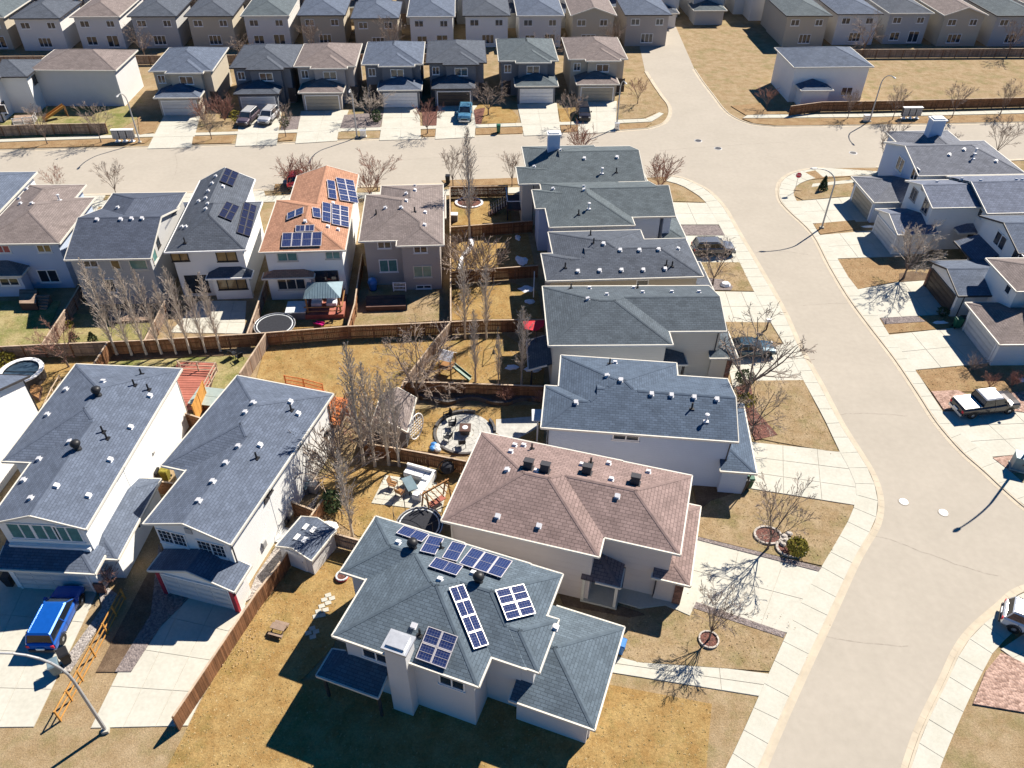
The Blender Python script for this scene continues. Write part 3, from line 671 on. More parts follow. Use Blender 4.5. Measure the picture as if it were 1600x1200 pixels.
lawn([(1255, 270), (1275, 266), (1345, 263), (1372, 266), (1360, 273), (1270, 280)], 'brownl', 'brown boulevard strip at the corner by the stop sign')
lawn([(1270, 350), (1335, 344), (1345, 357), (1282, 366)], 'brownl', 'brown grass strip between right-hand driveways at the street lamp')
lawn([(1309, 405), (1360, 403), (1395, 402), (1420, 425), (1400, 440), (1340, 452), (1329, 439)], 'brownl', 'brown lawn below the pale leafless tree')
lawn([(1405, 428), (1425, 424), (1452, 428), (1448, 438), (1405, 441)], 'dirt', 'round soil bed of the pale tree', .1, name='planting_bed')
lawn([(1375, 498), (1430, 495), (1470, 494), (1500, 500), (1480, 513), (1388, 521)], 'brownl', 'brown grass and gravel strip with old snow')
lawn([(1376, 498), (1432, 494), (1446, 503), (1382, 507)], 'gravel_dark', 'grey gravel band on the strip between driveways', .1, name='gravel_bed')
lawn([(1430, 579), (1500, 573), (1600, 590), (1600, 640), (1540, 612), (1455, 612)], 'brownl', 'brown front lawn behind the pickup')
lawn([(1455, 612), (1495, 610), (1520, 620), (1600, 612), (1640, 650), (1540, 637), (1475, 641)], 'gravel_pink', 'pinkish gravel bed behind the pickup', .1, name='gravel_bed')
lawn([(1551, 716), (1590, 711), (1640, 716), (1640, 740), (1580, 738)], 'gravel_pink', 'pinkish gravel corner by the dark bin', .1, name='gravel_bed')
lawn([(1540, 1049), (1564, 1020), (1600, 1037), (1680, 1060), (1640, 1120), (1520, 1100)], 'gravel_pink', 'reddish gravel bed in the lower right corner', .1, name='gravel_bed')
# backyards
lawn([(398, 600), (415, 541), (704, 512), (655, 575), (632, 612), (560, 655), (520, 640), (440, 600)], 'gold', 'big golden backyard lawn behind the left houses')
lawn([(705, 310), (795, 308), (800, 350), (706, 352)], 'gold', 'golden yard with ringed tree bed', .05)
lawn([(706, 372), (825, 365), (835, 412), (706, 424)], 'gold', 'golden yard with a snow strip', .05)
lawn([(706, 445), (795, 440), (840, 455), (848, 497), (706, 500)], 'gold', 'bright golden yard with two poplars at its lower fence', .05)
lawn([(700, 528), (790, 524), (850, 560), (850, 600), (690, 598), (665, 560)], 'gold', 'golden yard with the swing set', .05)
lawn([(640, 640), (850, 632), (850, 690), (760, 715), (650, 704), (600, 690)], 'gold', 'golden yard around the round patio', .05)
lawn([(500, 745), (560, 725), (720, 735), (700, 800), (640, 830), (560, 838), (505, 800)], 'gold', 'golden yard with stone patio and white sofa', .05)
lawn([(405, 940), (470, 870), (560, 860), (560, 920), (520, 1010), (450, 1085), (320, 1085)], 'gold', 'golden yard with stepping stones and a small bench', .05)
lawn([(570, 470), (690, 455), (700, 500), (546, 510)], 'tan', 'tan backyard behind the taupe house', .05)
lawn([(405, 470), (540, 465), (542, 508), (400, 518)], 'gold', 'backyard with gazebo and trampoline', .04)
lawn([(0, 470), (95, 470), (66, 538), (-60, 545), (-60, 470)], 'greenish', 'patchy green and straw backyard at the left edge', .05)
lawn([(108, 490), (240, 495), (228, 530), (75, 538)], 'greenish', 'straw coloured backyard behind the poplars', .05)
lawn([(0, 560), (160, 553), (140, 600), (100, 660), (20, 660), (-40, 600)], 'gold', 'yard with the above-ground pool', .05)
lawn([(160, 565), (370, 556), (395, 560), (365, 610), (300, 650), (150, 600)], 'greenish', 'yard with red deck behind the left grey house', .05)
lawn([(170, 552), (345, 545), (350, 556), (165, 563)], 'dirt', 'dark planting bed under the row of poplars', .09, name='planting_bed')
lawn([(0, 168), (70, 168), (200, 166), (215, 185), (170, 212), (0, 215)], 'greenish', 'fenced corner yard at upper left', .05)
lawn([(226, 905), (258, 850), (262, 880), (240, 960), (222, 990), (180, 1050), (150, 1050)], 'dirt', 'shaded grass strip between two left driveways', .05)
lawn([(262, 880), (248, 850), (236, 960), (180, 1050), (205, 1050), (250, 980), (300, 930)], 'gravel_dark', 'curved river rock strip between left driveways', .09, name='gravel_bed')
lawn([(455, 820), (500, 770), (478, 822), (440, 880), (400, 930), (385, 940), (400, 900)], 'gravel', 'pale pebble strip beside the tall white wall', .09, name='gravel_bed')
lawn([(150, 905), (185, 930), (110, 1050), (88, 1050), (160, 950)], 'gravel', 'grey pebble edge beside the blue car driveway', .1, name='gravel_bed')
lawn([(320, 1085), (560, 1052), (900, 1060), (1112, 1100), (1100, 1240), (240, 1240)], 'gold', 'golden lawn below the solar-panel house', .05)
# boulevard and front yard patches across the street
for i, (pts, mm, lb) in enumerate([
    ([(-200, 228), (0, 223.5), (150, 218.5), (186, 217), (225, 216), (236, 217), (226, 224), (180, 228), (0, 233), (-200, 238)], 'brownl', 'long brown boulevard strip at upper left under two trees'),
    ([(302, 214), (368, 212), (362, 223.5), (300, 225.5)], 'brownl', 'boulevard patch between the two leftmost far driveways'),
    ([(435, 209.5), (462, 208.5), (457, 219), (434, 221)], 'brownl', 'boulevard patch with a green-based sapling'),
    ([(529, 206.5), (593, 204.5), (592, 216), (527, 217.5)], 'tan', 'boulevard patch under the lamp post and utility box'),
    ([(659, 203), (681, 202.5), (679, 213.5), (657, 214)], 'brownl', 'small boulevard patch with a young tree'),
    ([(743, 201), (817, 199), (816, 209), (743, 211)], 'brownl', 'boulevard patch with the green bin'),
    ([(876, 197), (904, 196), (902, 206), (877, 207)], 'brownl', 'small boulevard patch left of the far lamp'),
    ([(962, 195), (1018, 193), (1008, 200), (962, 203.5)], 'brownl', 'boulevard patch at the far corner lamp'),
    ([(1160, 186), (1235, 186), (1350, 185), (1600, 179), (2200, 165), (2200, 177), (1600, 190), (1400, 194), (1215, 196.5), (1178, 193)], 'brownl', 'long brown boulevard strip at upper right'),
    ([(1142, 166), (1200, 160), (1222, 171), (1236, 178), (1165, 180)], 'brownl', 'far right corner lawn under a small tree'),
    ([(316, 186), (370, 187), (372, 205.5), (306, 207.5)], 'tan', 'front bed with stone edging between far garages'),
    ([(443, 183), (470, 182), (464, 202), (438, 204)], 'gravel_dark', 'grey gravel front patch with sapling'),
    ([(538, 180), (600, 175), (594, 199), (531, 201)], 'gravel_dark', 'grey front bed with big bare tree and cedar'),
    ([(659, 166), (684, 166), (682, 196.5), (661, 197)], 'mulch', 'red mulch strip between far driveways'),
    ([(742, 170), (752, 160), (800, 172), (810, 183), (806, 192), (744, 194)], 'gold', 'golden kidney-shaped front lawn'),
    ([(740, 172), (758, 168), (752, 194), (743, 194.5)], 'mulch', 'red mulch wedge at the blue pickup driveway'),
    ([(872, 170), (900, 168), (902, 190), (876, 191)], 'gold', 'narrow front patch beside the dark car'),
    ([(966, 152), (1010, 148), (1027, 158), (1025, 176), (1005, 185), (966, 187)], 'tan', 'rounded far corner lawn with red mulch tree ring'),
    ([(215, 185), (232, 175), (250, 185), (240, 207), (218, 211)], 'brownl', 'brown patch left of the first far garage')]):
    lawn(pts, mm, lb, .09 if i < 10 else .07)
lawn([(430, 288), (456, 287), (452, 300), (427, 302)], 'brownl', 'near-side brown patch by the red shrubs')
lawn([(690, 282), (705, 281.5), (1000, 272), (1005, 284), (700, 291)], 'brownl', 'brown strip along the corner lot fence')
lawn([(0, 298), (60, 296), (60, 306), (0, 309)], 'brownl', 'brown patch by the street at far left', .09)

# driveways: joint-coloured bed with separate concrete panels
def drive(q, nu, nv, label, m='concrete', z=.06):
    """q: four measured corners (garage left, garage right, street right, street left)"""
    c = ats(q, .05); c[3] = c[3] + (c[3] - c[0]) * .07; c[2] = c[2] + (c[2] - c[1]) * .07; bed = MB(); bed.prism(c, -.05, z - .025); bd = struct('driveway', bed, 'joint', label)
    for i in range(nu):
        for j in range(nv):
            def pt(u, v): return (c[0].lerp(c[1], u)).lerp(c[3].lerp(c[2], u), v)
            W = (c[1] - c[0]).length / nu; Hh = (c[3] - c[0]).length / nv; eu, ev = .02 / max(W, .3) / nu, .02 / max(Hh, .3) / nv
            u0, u1, v0, v1 = i / nu + eu, (i + 1) / nu - eu, j / nv + ev, (j + 1) / nv - ev
            s_ = MB(); s_.prism([pt(u0, v0), pt(u1, v0), pt(u1, v1), pt(u0, v1)], 0, z + rnd.uniform(-.004, .004)); P('slab', s_, MT[m], bd)
    return bd
drive([(1085, 838), (1078, 948), (1234, 990), (1284, 889)], 2, 3, 'concrete driveway of the brown-roofed house')
drive([(1170, 690), (1165, 762), (1333, 789), (1320, 706)], 3, 3, 'concrete driveway in front of the grey house with white side wall')
drive([(1135, 560), (1145, 605), (1254, 594), (1225, 537)], 2, 3, 'concrete driveway with a dark car under branches')
drive([(1108, 455), (1118, 503), (1203, 504), (1178, 456)], 2, 3, 'bare concrete driveway of the second grey house')
drive([(1070, 368), (1080, 410), (1155, 410), (1132, 368)], 2, 2, 'concrete driveway with grey car behind a bare tree')
drive([(1040, 316), (1052, 351), (1121, 351), (1102, 317)], 2, 2, 'concrete driveway of the hipped house near the corner')
drive([(962, 1022), (950, 1050), (1200, 1090), (1190, 1051)], 2, 3, 'concrete driveway at the bottom edge beside the tree ring')
drive([(1345, 306), (1372, 345), (1270, 349), (1246, 314)], 2, 3, 'right-hand concrete driveway nearest the stop sign')
drive([(1382, 358), (1418, 400), (1310, 404), (1283, 367)], 2, 3, 'right-hand concrete driveway of the blue-roofed house')
drive([(1448, 432), (1492, 490), (1375, 497), (1340, 452)], 2, 3, 'right-hand concrete driveway crossed by tree shadow')
drive([(1508, 510), (1570, 565), (1430, 578), (1390, 523)], 2, 3, 'right-hand concrete driveway with notched house shadow')
drive([(1640, 640), (1700, 700), (1551, 714), (1474, 643)], 3, 3, 'wide concrete driveway under the black pickup')
drive([(1660, 950), (1720, 1010), (1610, 1040), (1570, 1010)], 2, 2, 'concrete driveway with the white car at lower right')
drive([(-15, 905), (152, 925), (60, 1120), (-110, 1120)], 3, 4, 'shaded concrete driveway with the blue car')
drive([(255, 905), (385, 945), (300, 1120), (150, 1120)], 3, 4, 'shaded concrete driveway of the house with red posts')
for q, lb in [([(256, 181), (313, 181), (300, 227), (232, 229)], 'first far driveway from the left, empty'), ([(376, 176), (440, 174), (433, 223), (368, 225)], 'far driveway with two parked cars'),
              ([(470, 174), (545, 172), (528, 217), (462, 221)], 'far driveway left of the lamp post'), ([(600, 169), (655, 168), (658, 214), (593, 216)], 'far driveway right of the lamp post'),
              ([(684, 166), (745, 165), (742, 211), (680, 214)], 'far driveway with the blue pickup'), ([(808, 163), (870, 161), (876, 207), (818, 209)], 'far driveway with a curved flower border'),
              ([(900, 160), (964, 158), (962, 203), (903, 206)], 'far driveway with the dark car')]:
    drive(q, 2, 3, lb, z=.085)
for q, lb in [([(345, 310), (415, 306), (412, 297), (350, 300)], 'driveway between grey and orange roofed houses'), ([(280, 318), (300, 316), (330, 300), (260, 303)], 'pavement pad left of the tall grey house'),
              ([(130, 330), (150, 330), (165, 305), (110, 306)], 'concrete pad between the two left upper houses')]:
    drive(q, 1, 2, lb)
# front walks and steps
pad('path', ats([(1078, 915), (1090, 935), (1078, 962), (1040, 945), (1000, 950), (930, 930), (920, 905), (1000, 920)], .1), .12, 'concrete2', 'curving front walk along the brown house')
pad('path', ats([(1270, 287), (1345, 279), (1372, 277), (1372, 282), (1345, 284), (1268, 292)], .1), .1, 'concrete2', 'pale side path behind the small spruce')

flat('road', ats([(1008, 112), (1085, 108), (1040, 5), (985, 5)]), .012, 'road', 'cross street running on between the distant houses')

# ------------------------------------------------------------------ the houses (eave rectangles, eave heights and hips measured from the photograph)
def winpx(H, wi, side, px, wd, h, n=2, f='white', gl='glass', kind='win', grid=0):
    d = H.w[wi]; x0, y0, x1, y1 = H.wallrect(d); r = ray(*px); ca, sa = math.cos(H.a), math.sin(H.a)
    rx, ry = r.x * ca + r.y * sa, -r.x * sa + r.y * ca; ox, oy = H.loc((0, 0))
    if side in 'SN': t = ((y0 if side == 'S' else y1) - oy) / ry; pos = ox + rx * t
    else: t = ((x1 if side == 'E' else x0) - ox) / rx; pos = oy + ry * t
    z = HC + r.z * t
    if kind == 'pos': return pos, z
    return H.win(wi, side, pos, max(z, h / 2 + .1), wd, h, n, f, gl, grid)
Z = 5.5
NW = dict(walls=False)
# brown-roofed house, lower centre
B = House('brown_roof_house', 'two-storey house with reddish brown hipped roof and four dark box vents', -4.49, 34.22, -15.3,
    [(0, 0, 10.5, 8.75, Z, 'NSEW'), (4.2, 1.62, 15.4, 8.70, Z, 'NSE'), (14.0, 1.4, 16.45, 8.43, 2.9, 'NSE'), (9.5, .12, 12.1, 2.3, 2.75, 'SE', NW), (2.7, -.3, 5.3, .5, 2.7, 'SEW', dict(o=.25))], 'sh_brown', 'rose_wall', 'cream')
B.vents('d', [(825, 731), (851, 736), (916.5, 739), (992, 755)])
B.vents('v', [(777.6, 807), (842, 822), (964.6, 776), (793, 735), (804, 697), (818, 697), (798, 707), (909, 727), (951, 725), (955, 750), (1013, 738.5), (838, 737)]); B.vents('p', [(831, 702), (923, 724)])
B.gdoor(2, 'E', 4.9, 4.9, 2.15, 'door_panel', 'cream'); B.door(1, 'S', 11.6); B.win(1, 'S', 10.6, 1.4, .7, 1.6, 1)
for x, y in ((9.7, .35), (11.9, .35)): B.boxpart('porch_post', x - .1, y - .1, 0, x + .1, y + .1, 2.7, 'cream')
B.boxpart('porch_floor', 9.6, .2, 0, 12.1, 2.0, .22, 'concrete2'); B.boxpart('stone_pier', 15.6, 1.75, 0, 16.15, 2.6, 2.6, 'brick')
B.pipe([(.55, .3, 5.3), (.55, .3, .1)], 'cream'); B.pipe([(14.3, 1.55, 2.8), (14.3, 1.9, .1)])
# house with the solar arrays, bottom centre
A = House('solar_house', 'two-storey house with dark slate roof carrying scattered solar panels, at the bottom edge', -10.09, 25.58, -19.5,
    [(0, 0, 9.0, 8.7, Z, 'NSEW'), (-1.8, 4.1, 4.5, 8.76, Z, 'NSW'), (4.5, 1.9, 11.1, 8.66, Z, 'NSE'), (8.5, 1.95, 11.83, 5.5, Z, 'NSE'), (10.4, 1.2, 15.42, 8.1, 2.9, 'NSE'), (-.8, -1.2, 3.2, .6, 2.7, 'SW', NW)], 'sh_slate', 'pale_wall', 'cream')
A.vents('v', [(622, 849), (687, 907), (647, 978), (739, 897), (866, 999)]); A.vents('t', [(645, 856), (748, 909)]); A.vents('p', [(689, 857), (656, 992)])
for c in [((630.6, 824.4), (671, 838), (620, 837), 1, 1), ((670, 839.4), (694, 845), (653, 864), 1, 1), ((706, 849), (729, 855), (690, 875), 1, 1), ((680.6, 873.8), (724, 888), (670, 889), 1, 1), ((736.6, 858.8), (801, 880), (719, 885), 3, 1)]:
    A.solar(*c, wi=0, side='N')
A.solar((700, 920.6), (723.4, 914.4), (736, 1018), 1, 4, 0, 'E'); A.solar((772, 924), (817, 914), (790.6, 972), 2, 2, 2, 'E'); A.solar((670, 979), (717, 995.6), (648, 1029), 2, 2, 0, 'S')
A.chimney(3.55, -.36, 4.85, .7, 0, 6.7, 'pale_wall', 'metal'); A.gdoor(4, 'E', 4.6); A.win(0, 'S', 2.4, 4.2, 1.8, 1.2); A.win(0, 'S', 7.2, 4.2, 1.6, 1.2)
A.boxpart('deck_post', -.6, -1.05, 0, -.45, -.9, 2.6, 'dark_trim'); A.boxpart('deck_post', 3.0, -1.05, 0, 3.15, -.9, 2.6, 'dark_trim')
# left pair
L1 = House('white_sided_house', 'left grey-roofed house with tall white lit side and three teal front windows', -33.25, 33.69, -2.6,
    [(-.75, -.35, 5.8, 12.5, Z, 'EW'), (-2.85, 5.25, 5.82, 16.2, Z, 'NSEW'), (-.6, -1.75, 6.1, .35, 2.7, 'SE'), (5.35, -.4, 7.0, 6.9, 2.55, 'ENS', dict(o=.3))], 'sh_gray', 'white_wall', 'cream')
L1.vents('v', [(161, 597), (104, 609), (75, 648.5), (234, 619), (204, 668), (172, 719), (110, 691), (62, 718), (38, 751), (88, 760), (49, 779), (138, 775)]); L1.vents('p', [(210, 602), (232, 609), (221, 585), (161, 675), (167, 685)]); L1.vents('t', [(153, 617), (121, 701)])
for px in ((34.5, 829), (72, 831), (107, 834)): winpx(L1, 0, 'S', px, 1.8, 1.55, 2, 'white', 'glass_teal')
L1.boxpart('window_box', -.2, -.32, 3.05, 5.3, -.06, 3.35, 'white'); L1.gdoor(2, 'S', 2.6); L1.boxpart('stone_pier', 5.3, -1.5, 0, 5.95, -1.36, 1.1, 'brick')
# the wall lamp on the low side room
L1.boxpart('wall_lamp', 6.72, 3.0, 1.7, 6.86, 3.1, 2.1, 'dark_trim')
L2 = House('red_post_house', 'grey-roofed white house with red porch posts at its garage', -23.8, 33.56, -14.5,
    [(-.1, 0, 6.2, 12, Z, 'EW'), (-2.05, 4.95, 6.22, 15.25, Z, 'NSEW'), (.4, -1.55, 6.7, .55, 2.75, 'EW', dict(o=.35))], 'sh_gray', 'white_wall', 'cream')
L2.vents('v', [(396, 630), (384, 645), (453.6, 628.4), (465.6, 647), (373, 698), (406, 696), (353.6, 724), (333, 753), (311, 783)]); L2.vents('p', [(455, 641), (401, 716)])
for px in ((270, 840), (331.5, 857)): winpx(L2, 0, 'S', px, 2.1, 1.35, 2, 'white', 'glass', grid=3)
for px in ((509, 678), (490, 709), (421, 766), (415, 778), (466, 694)): winpx(L2, 1 if px[1] < 730 else 0, 'E', px, .55, .5, 1, 'dark_trim')
L2.gdoor(2, 'S', 3.5); L2.boxpart('porch_post', .72, -1.42, 0, .98, -1.18, 2.7, 'red_trim'); L2.boxpart('porch_post', 6.1, -1.42, 0, 6.4, -1.18, 2.7, 'red_trim')
L2.boxpart('gable_vent', 2.75, .22, 5.2, 3.25, .29, 5.7, 'grey_wall')
L2.boxpart('meter_box', 5.72, 3.2, 1.0, 5.95, 3.6, 1.6, 'pole'); L2.boxpart('hose_reel', 5.72, 6.2, .2, 6.0, 6.6, .6, 'dark_trim'); L2.boxpart('dryer_vent', 5.78, 8.6, 2.6, 5.92, 8.8, 2.8, 'pole'); L2.boxpart('air_conditioner', 5.95, 9.6, .1, 6.7, 10.3, .9, 'pole'); L2.boxpart('window_well', 5.8, 4.6, 0, 6.5, 6.0, .12, 'metal')
L1.boxpart('dryer_vent', 5.33, 9.4, 2.5, 5.5, 9.6, 2.7, 'pole'); L1.boxpart('air_conditioner', 5.7, 11.6, .1, 6.5, 12.4, .9, 'pole'); L1.pipe([(5.4, 15.7, 5.3), (5.4, 15.7, .1)], 'cream'); L2.pipe([(5.86, 14.9, 5.3), (5.86, 14.9, .1)], 'dark_trim'); L2.pipe([(5.88, .4, 5.3), (5.88, .4, .1)], 'dark_trim')
# far left white house, only its corner in view
L0 = House('corner_white_house', 'white house cut by the left edge with brightly lit gable wall', -38.6, 48.45, -2.6,
    [(-10, -11.5, .05, .1, 5.4, 'NS')], 'sh_gray', 'white_wall', 'dark_trim', pitch=.42)
L0.pipe([(-.22, -.3, 5.2), (-.22, -.3, .1)])
# right-hand row on the west side of the curving street
R1 = House('white_flank_house', 'grey-roofed house with pale blank side wall and a row of four vents', 2.24, 43.3, -5.0,
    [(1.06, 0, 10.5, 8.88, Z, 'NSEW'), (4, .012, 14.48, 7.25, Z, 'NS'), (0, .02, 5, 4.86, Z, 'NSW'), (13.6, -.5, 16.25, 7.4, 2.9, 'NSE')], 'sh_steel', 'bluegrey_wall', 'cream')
R1.vents('v', [(970, 594), (949, 588), (961, 567.5), (900, 629), (1018, 616), (1049, 618), (1084.5, 621), (1120, 624)]); R1.vents('w', [(1103, 658)]); R1.vents('p', [(1081, 638), (952.5, 569)])
winpx(R1, 0, 'S', (978, 683), 2.0, .6, 2); R1.gdoor(3, 'E', 3.2); R1.pipe([(14.0, .1, 5.3), (14.0, .3, 3.1)]); R1.pipe([(.5, .35, 5.3), (.5, .42, .1)]); R1.pipe([(16.0, -.3, 2.8), (15.75, -.15, .1)])
R2 = House('porch_roof_house', 'grey-roofed house with cream side wall and a small dark porch roof', 3.06, 53.41, 2.0,
    [(0, 0, 10.5, 9.05, Z, 'NSEW'), (4, 1.9, 15.55, 9.03, Z, 'NS'), (14.5, 1.55, 17.0, 8.6, 2.8, 'NSE'), (10.2, .7, 12.3, 3.0, 2.8, 'SE', NW), (-1.6, .4, .6, 4.6, 2.6, 'W', NW)], 'sh_stone', 'cream_wall', 'cream')
R2.vents('v', [(919, 467.5), (948, 461), (921, 451), (990, 450.5), (1004, 457.5), (1049.5, 457), (1092, 457)]); R2.vents('p', [(892, 451), (996, 450.5)])
R2.gdoor(2, 'E', 5.1); R2.pipe([(15.0, 2.2, 5.3), (15.0, 2.25, 3.0), (14.7, 2.25, 2.8)]); R2.pipe([(16.8, 1.8, 2.7), (16.5, 2.0, .1)]); R2.boxpart('porch_post', 12.0, .9, 0, 12.2, 1.1, 2.7, 'dark_trim'); R2.boxpart('porch_post', 10.35, .9, 0, 10.5, 1.1, 2.7, 'dark_trim')
R2.boxpart('deck_post', -1.4, .6, 0, -1.25, .75, 2.4, 'dark_trim'); R2.boxpart('deck_post', -1.4, 4.9, 0, -1.25, 5.05, 2.4, 'dark_trim'); R2.boxpart('stone_pier', 16.25, 1.9, 0, 16.7, 2.5, 2.5, 'brick')
R3 = House('many_vent_house', 'charcoal-roofed house with two rows of square vents', 3.11, 63.44, 4.5,
    [(1.15, 0, 10.7, 9.15, Z, 'NSEW'), (4, .012, 15.0, 7.2, Z, 'NSE'), (0, .02, 5, 4.95, Z, 'NSW'), (14.4, .4, 16.9, 7.0, 2.8, 'NSE')], 'sh_dark', 'beige_wall', 'cream')
R3.vents('v', [(943, 381), (969, 391), (999, 391), (1029, 390), (1059, 389.5), (903, 424), (937, 423), (971, 422.5), (1005, 422), (1039, 420.5)]); R3.vents('p', [(883, 418), (927.5, 380), (1050, 416), (922.5, 368), (1041, 414)])
R3.gdoor(3, 'E', 3.8); R3.win(0, 'S', 9.3, 4.6, 1.2, .9, 1)
R4 = House('peaked_hip_house', 'blue-grey roofed house with steep triangular hip near the corner', 3.68, 73.71, 4.5,
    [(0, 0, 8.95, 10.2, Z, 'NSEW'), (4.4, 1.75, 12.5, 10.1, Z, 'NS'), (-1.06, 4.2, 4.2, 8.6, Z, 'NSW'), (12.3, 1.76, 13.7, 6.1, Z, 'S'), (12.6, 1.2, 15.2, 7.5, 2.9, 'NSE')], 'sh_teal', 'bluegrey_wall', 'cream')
R4.vents('v', [(864.5, 295.5), (912, 292), (913, 297)]); R4.vents('w', [(920, 326)]); R4.vents('p', [(904, 335)]); R4.gdoor(4, 'E', 4.4); winpx(R4, 0, 'W', (839, 362), .5, 1.0, 1)
R5 = House('corner_chimney_house', 'dark grey-roofed corner house with a tall boxed chimney', .48, 83.59, 4.5,
    [(1.15, 0, 10.1, 10.2, Z, 'NSEW'), (5, .012, 14.5, 9.8, Z, 'NS'), (0, .02, 5.2, 4.5, Z, 'NSW'), (13.0, 1.0, 16.2, 8.2, 2.8, 'NSE')], 'sh_teal', 'cream_wall', 'cream')
R5.vents('v', [(835, 261), (876, 235.5), (913, 248), (964, 246)]); R5.vents('w', [(940.5, 271)]); R5.vents('p', [(963, 269)]); R5.chimney(3.9, 6.2, 5.3, 7.2, 5, 8.5, 'bluegrey_wall', 'white'); R5.pipe([(1.7, .4, 5.3), (1.7, .4, .1)]); R5.gdoor(3, 'E', 4.6)
# upper left row
U5 = House('taupe_house', 'taupe-roofed house with grey-beige walls beside the long lot fence', -15.59, 70.27, 4.5,
    [(0, 0, 8.45, 10.15, Z, 'NSEW'), (1.57, 5.5, 8.44, 12.3, Z, 'NEW'), (3.8, -1.1, 8.47, 5, Z, 'SEW'), (2.2, 9.5, 8.6, 15.2, 2.8, 'NEW')], 'sh_taupe', 'taupe_wall', 'cream')
U5.vents('v', [(630.5, 286), (648, 291), (648, 298), (635, 303), (634.5, 314.5), (627, 325), (602.5, 325.5), (664, 332.5), (663, 352)]); U5.vents('p', [(648, 331), (588, 335)])
winpx(U5, 0, 'S', (600.5, 382), 1.4, .9, 2); winpx(U5, 2, 'S', (657, 389), 1.4, .9, 2); winpx(U5, 0, 'S', (607, 415), 1.9, 1.5, 2, 'white', 'glass_teal'); winpx(U5, 2, 'S', (660.5, 424), 1.9, 1.4, 2, 'cream', 'glass_teal'); winpx(U5, 2, 'S', (662.5, 451), 1.6, .45, 2)
U4 = House('orange_roof_house', 'cream house with orange-brown roof covered in blue solar panels', -25.04, 67.89, 4.5,
    [(0, 0, 8.35, 11, Z, 'NSEW'), (1.4, 6, 8.34, 17, Z, 'EW'), (-.1, -.6, 4.95, .5, 2.85, 'SEW', dict(o=.4))], 'sh_orange', 'white_wall', 'cream')
U4.vents('v', [(520, 318), (477, 346), (512, 355), (528, 359.5)])
for c in [((524, 279), (552, 284), (520, 313), 2, 4, 1, 'E'), ((510, 282.5), (523, 285), (506, 310), 1, 2, 1, 'E'), ((517.5, 320), (544, 325.5), (512.5, 351), 2, 4, 1, 'E'), ((503, 317.5), (516.5, 320.3), (498, 346.5), 1, 2, 1, 'E'), ((487, 325.5), (500, 328), (484, 340), 1, 1, 0, 'E'), ((450, 335), (475.5, 325), (446, 347), 2, 1, 0, 'W'), ((462.5, 354), (492, 353), (461, 364), 2, 1, 0, 'S'), ((442, 366), (504, 364), (440.5, 388), 4, 1, 0, 'S')]:
    U4.solar(*c)
winpx(U4, 0, 'S', (449, 401), 2.0, 1.0, 2, 'cream', 'glass_teal'); winpx(U4, 0, 'S', (520, 398), 1.5, .95, 2, 'cream', 'glass_teal'); winpx(U4, 2, 'S', (455.5, 443), 2.8, 1.4, 3, 'cream'); winpx(U4, 0, 'S', (511, 436), 2.4, 2.0, 2, 'dark_trim')
U3 = House('panel_gable_house', 'white house with dark roof and three solar arrays facing right', -34.24, 67.65, 5.0,
    [(0, 0, 7.75, 10.2, Z, 'NSEW'), (0.0, 5, 6.04, 15.75, Z, 'EW'), (3.5, -.75, 7.9, .5, 2.8, 'SEW', dict(o=.4))], 'sh_dark', 'white_wall', 'white', pitch=.5)
for d_ in U3.w[:2]: pass
U3.vents('v', [(337.5, 276), (332, 287), (326, 299), (322, 310), (325, 319), (322, 327), (311, 315), (348, 292), (285, 355), (291, 355)]); U3.vents('p', [(289, 379)])
U3.solar((352.5, 264), (373, 272), (343, 285), 2, 2, 1, 'E', 'dark_trim', 'solar_black'); U3.solar((353, 316.5), (374, 325), (343, 340), 2, 2, 0, 'E', 'dark_trim', 'solar_black'); U3.solar((381, 317), (401, 324), (363, 363), 2, 4, 0, 'E', 'dark_trim', 'solar_black')
winpx(U3, 0, 'S', (281, 401), 1.7, 1.0, 2, 'black', 'glass_amber'); winpx(U3, 0, 'S', (354, 400), 2.0, 1.2, 2, 'black', 'glass_amber'); winpx(U3, 2, 'S', (362.5, 442), 2.9, 1.5, 3, 'black', 'glass_amber'); winpx(U3, 0, 'S', (308.5, 443), 2.2, 2.0, 2, 'black')
U2 = House('gabled_grey_house', 'grey-walled house with plain grey gable roof behind the poplars', -43.35, 65.96, 3.5,
    [(0, 0, 8.15, 10.4, Z, 'NS'), (0.05, 6, 7.9, 14, Z, 'NEW'), (2.5, 12, 9.4, 17, 2.8, 'NEW')], 'sh_mid', 'grey_wall', 'cream')
U2.vents('v', [(152, 343.5), (189, 343), (206, 342), (222.5, 342), (184.5, 325)])
winpx(U2, 0, 'S', (141, 411), 1.5, .9, 2); winpx(U2, 0, 'S', (180, 411), .9, 1.4, 1, 'cream', 'glass_amber'); winpx(U2, 0, 'S', (216, 412), 1.7, 1.3, 1, 'cream', 'glass_teal'); winpx(U2, 0, 'E', (246, 377), .8, 1.2, 1, 'dark_trim'); winpx(U2, 0, 'E', (240, 397), 1.2, 1.6, 1, 'cream', 'glass_teal'); winpx(U2, 0, 'S', (173, 446), 1.0, 1.6, 1)
U1 = House('brown_hip_house', 'house at left with brownish hipped roof and a red-curtained window', -45.14, 69.08, 3.0,
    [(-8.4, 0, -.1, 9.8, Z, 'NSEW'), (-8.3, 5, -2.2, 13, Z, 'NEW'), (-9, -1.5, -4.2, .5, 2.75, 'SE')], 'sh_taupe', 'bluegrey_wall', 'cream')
U1.vents('v', [(32.5, 318.5), (50, 318.5), (30, 311), (42, 296), (53, 282)]); U1.vents('w', [(93, 313)])
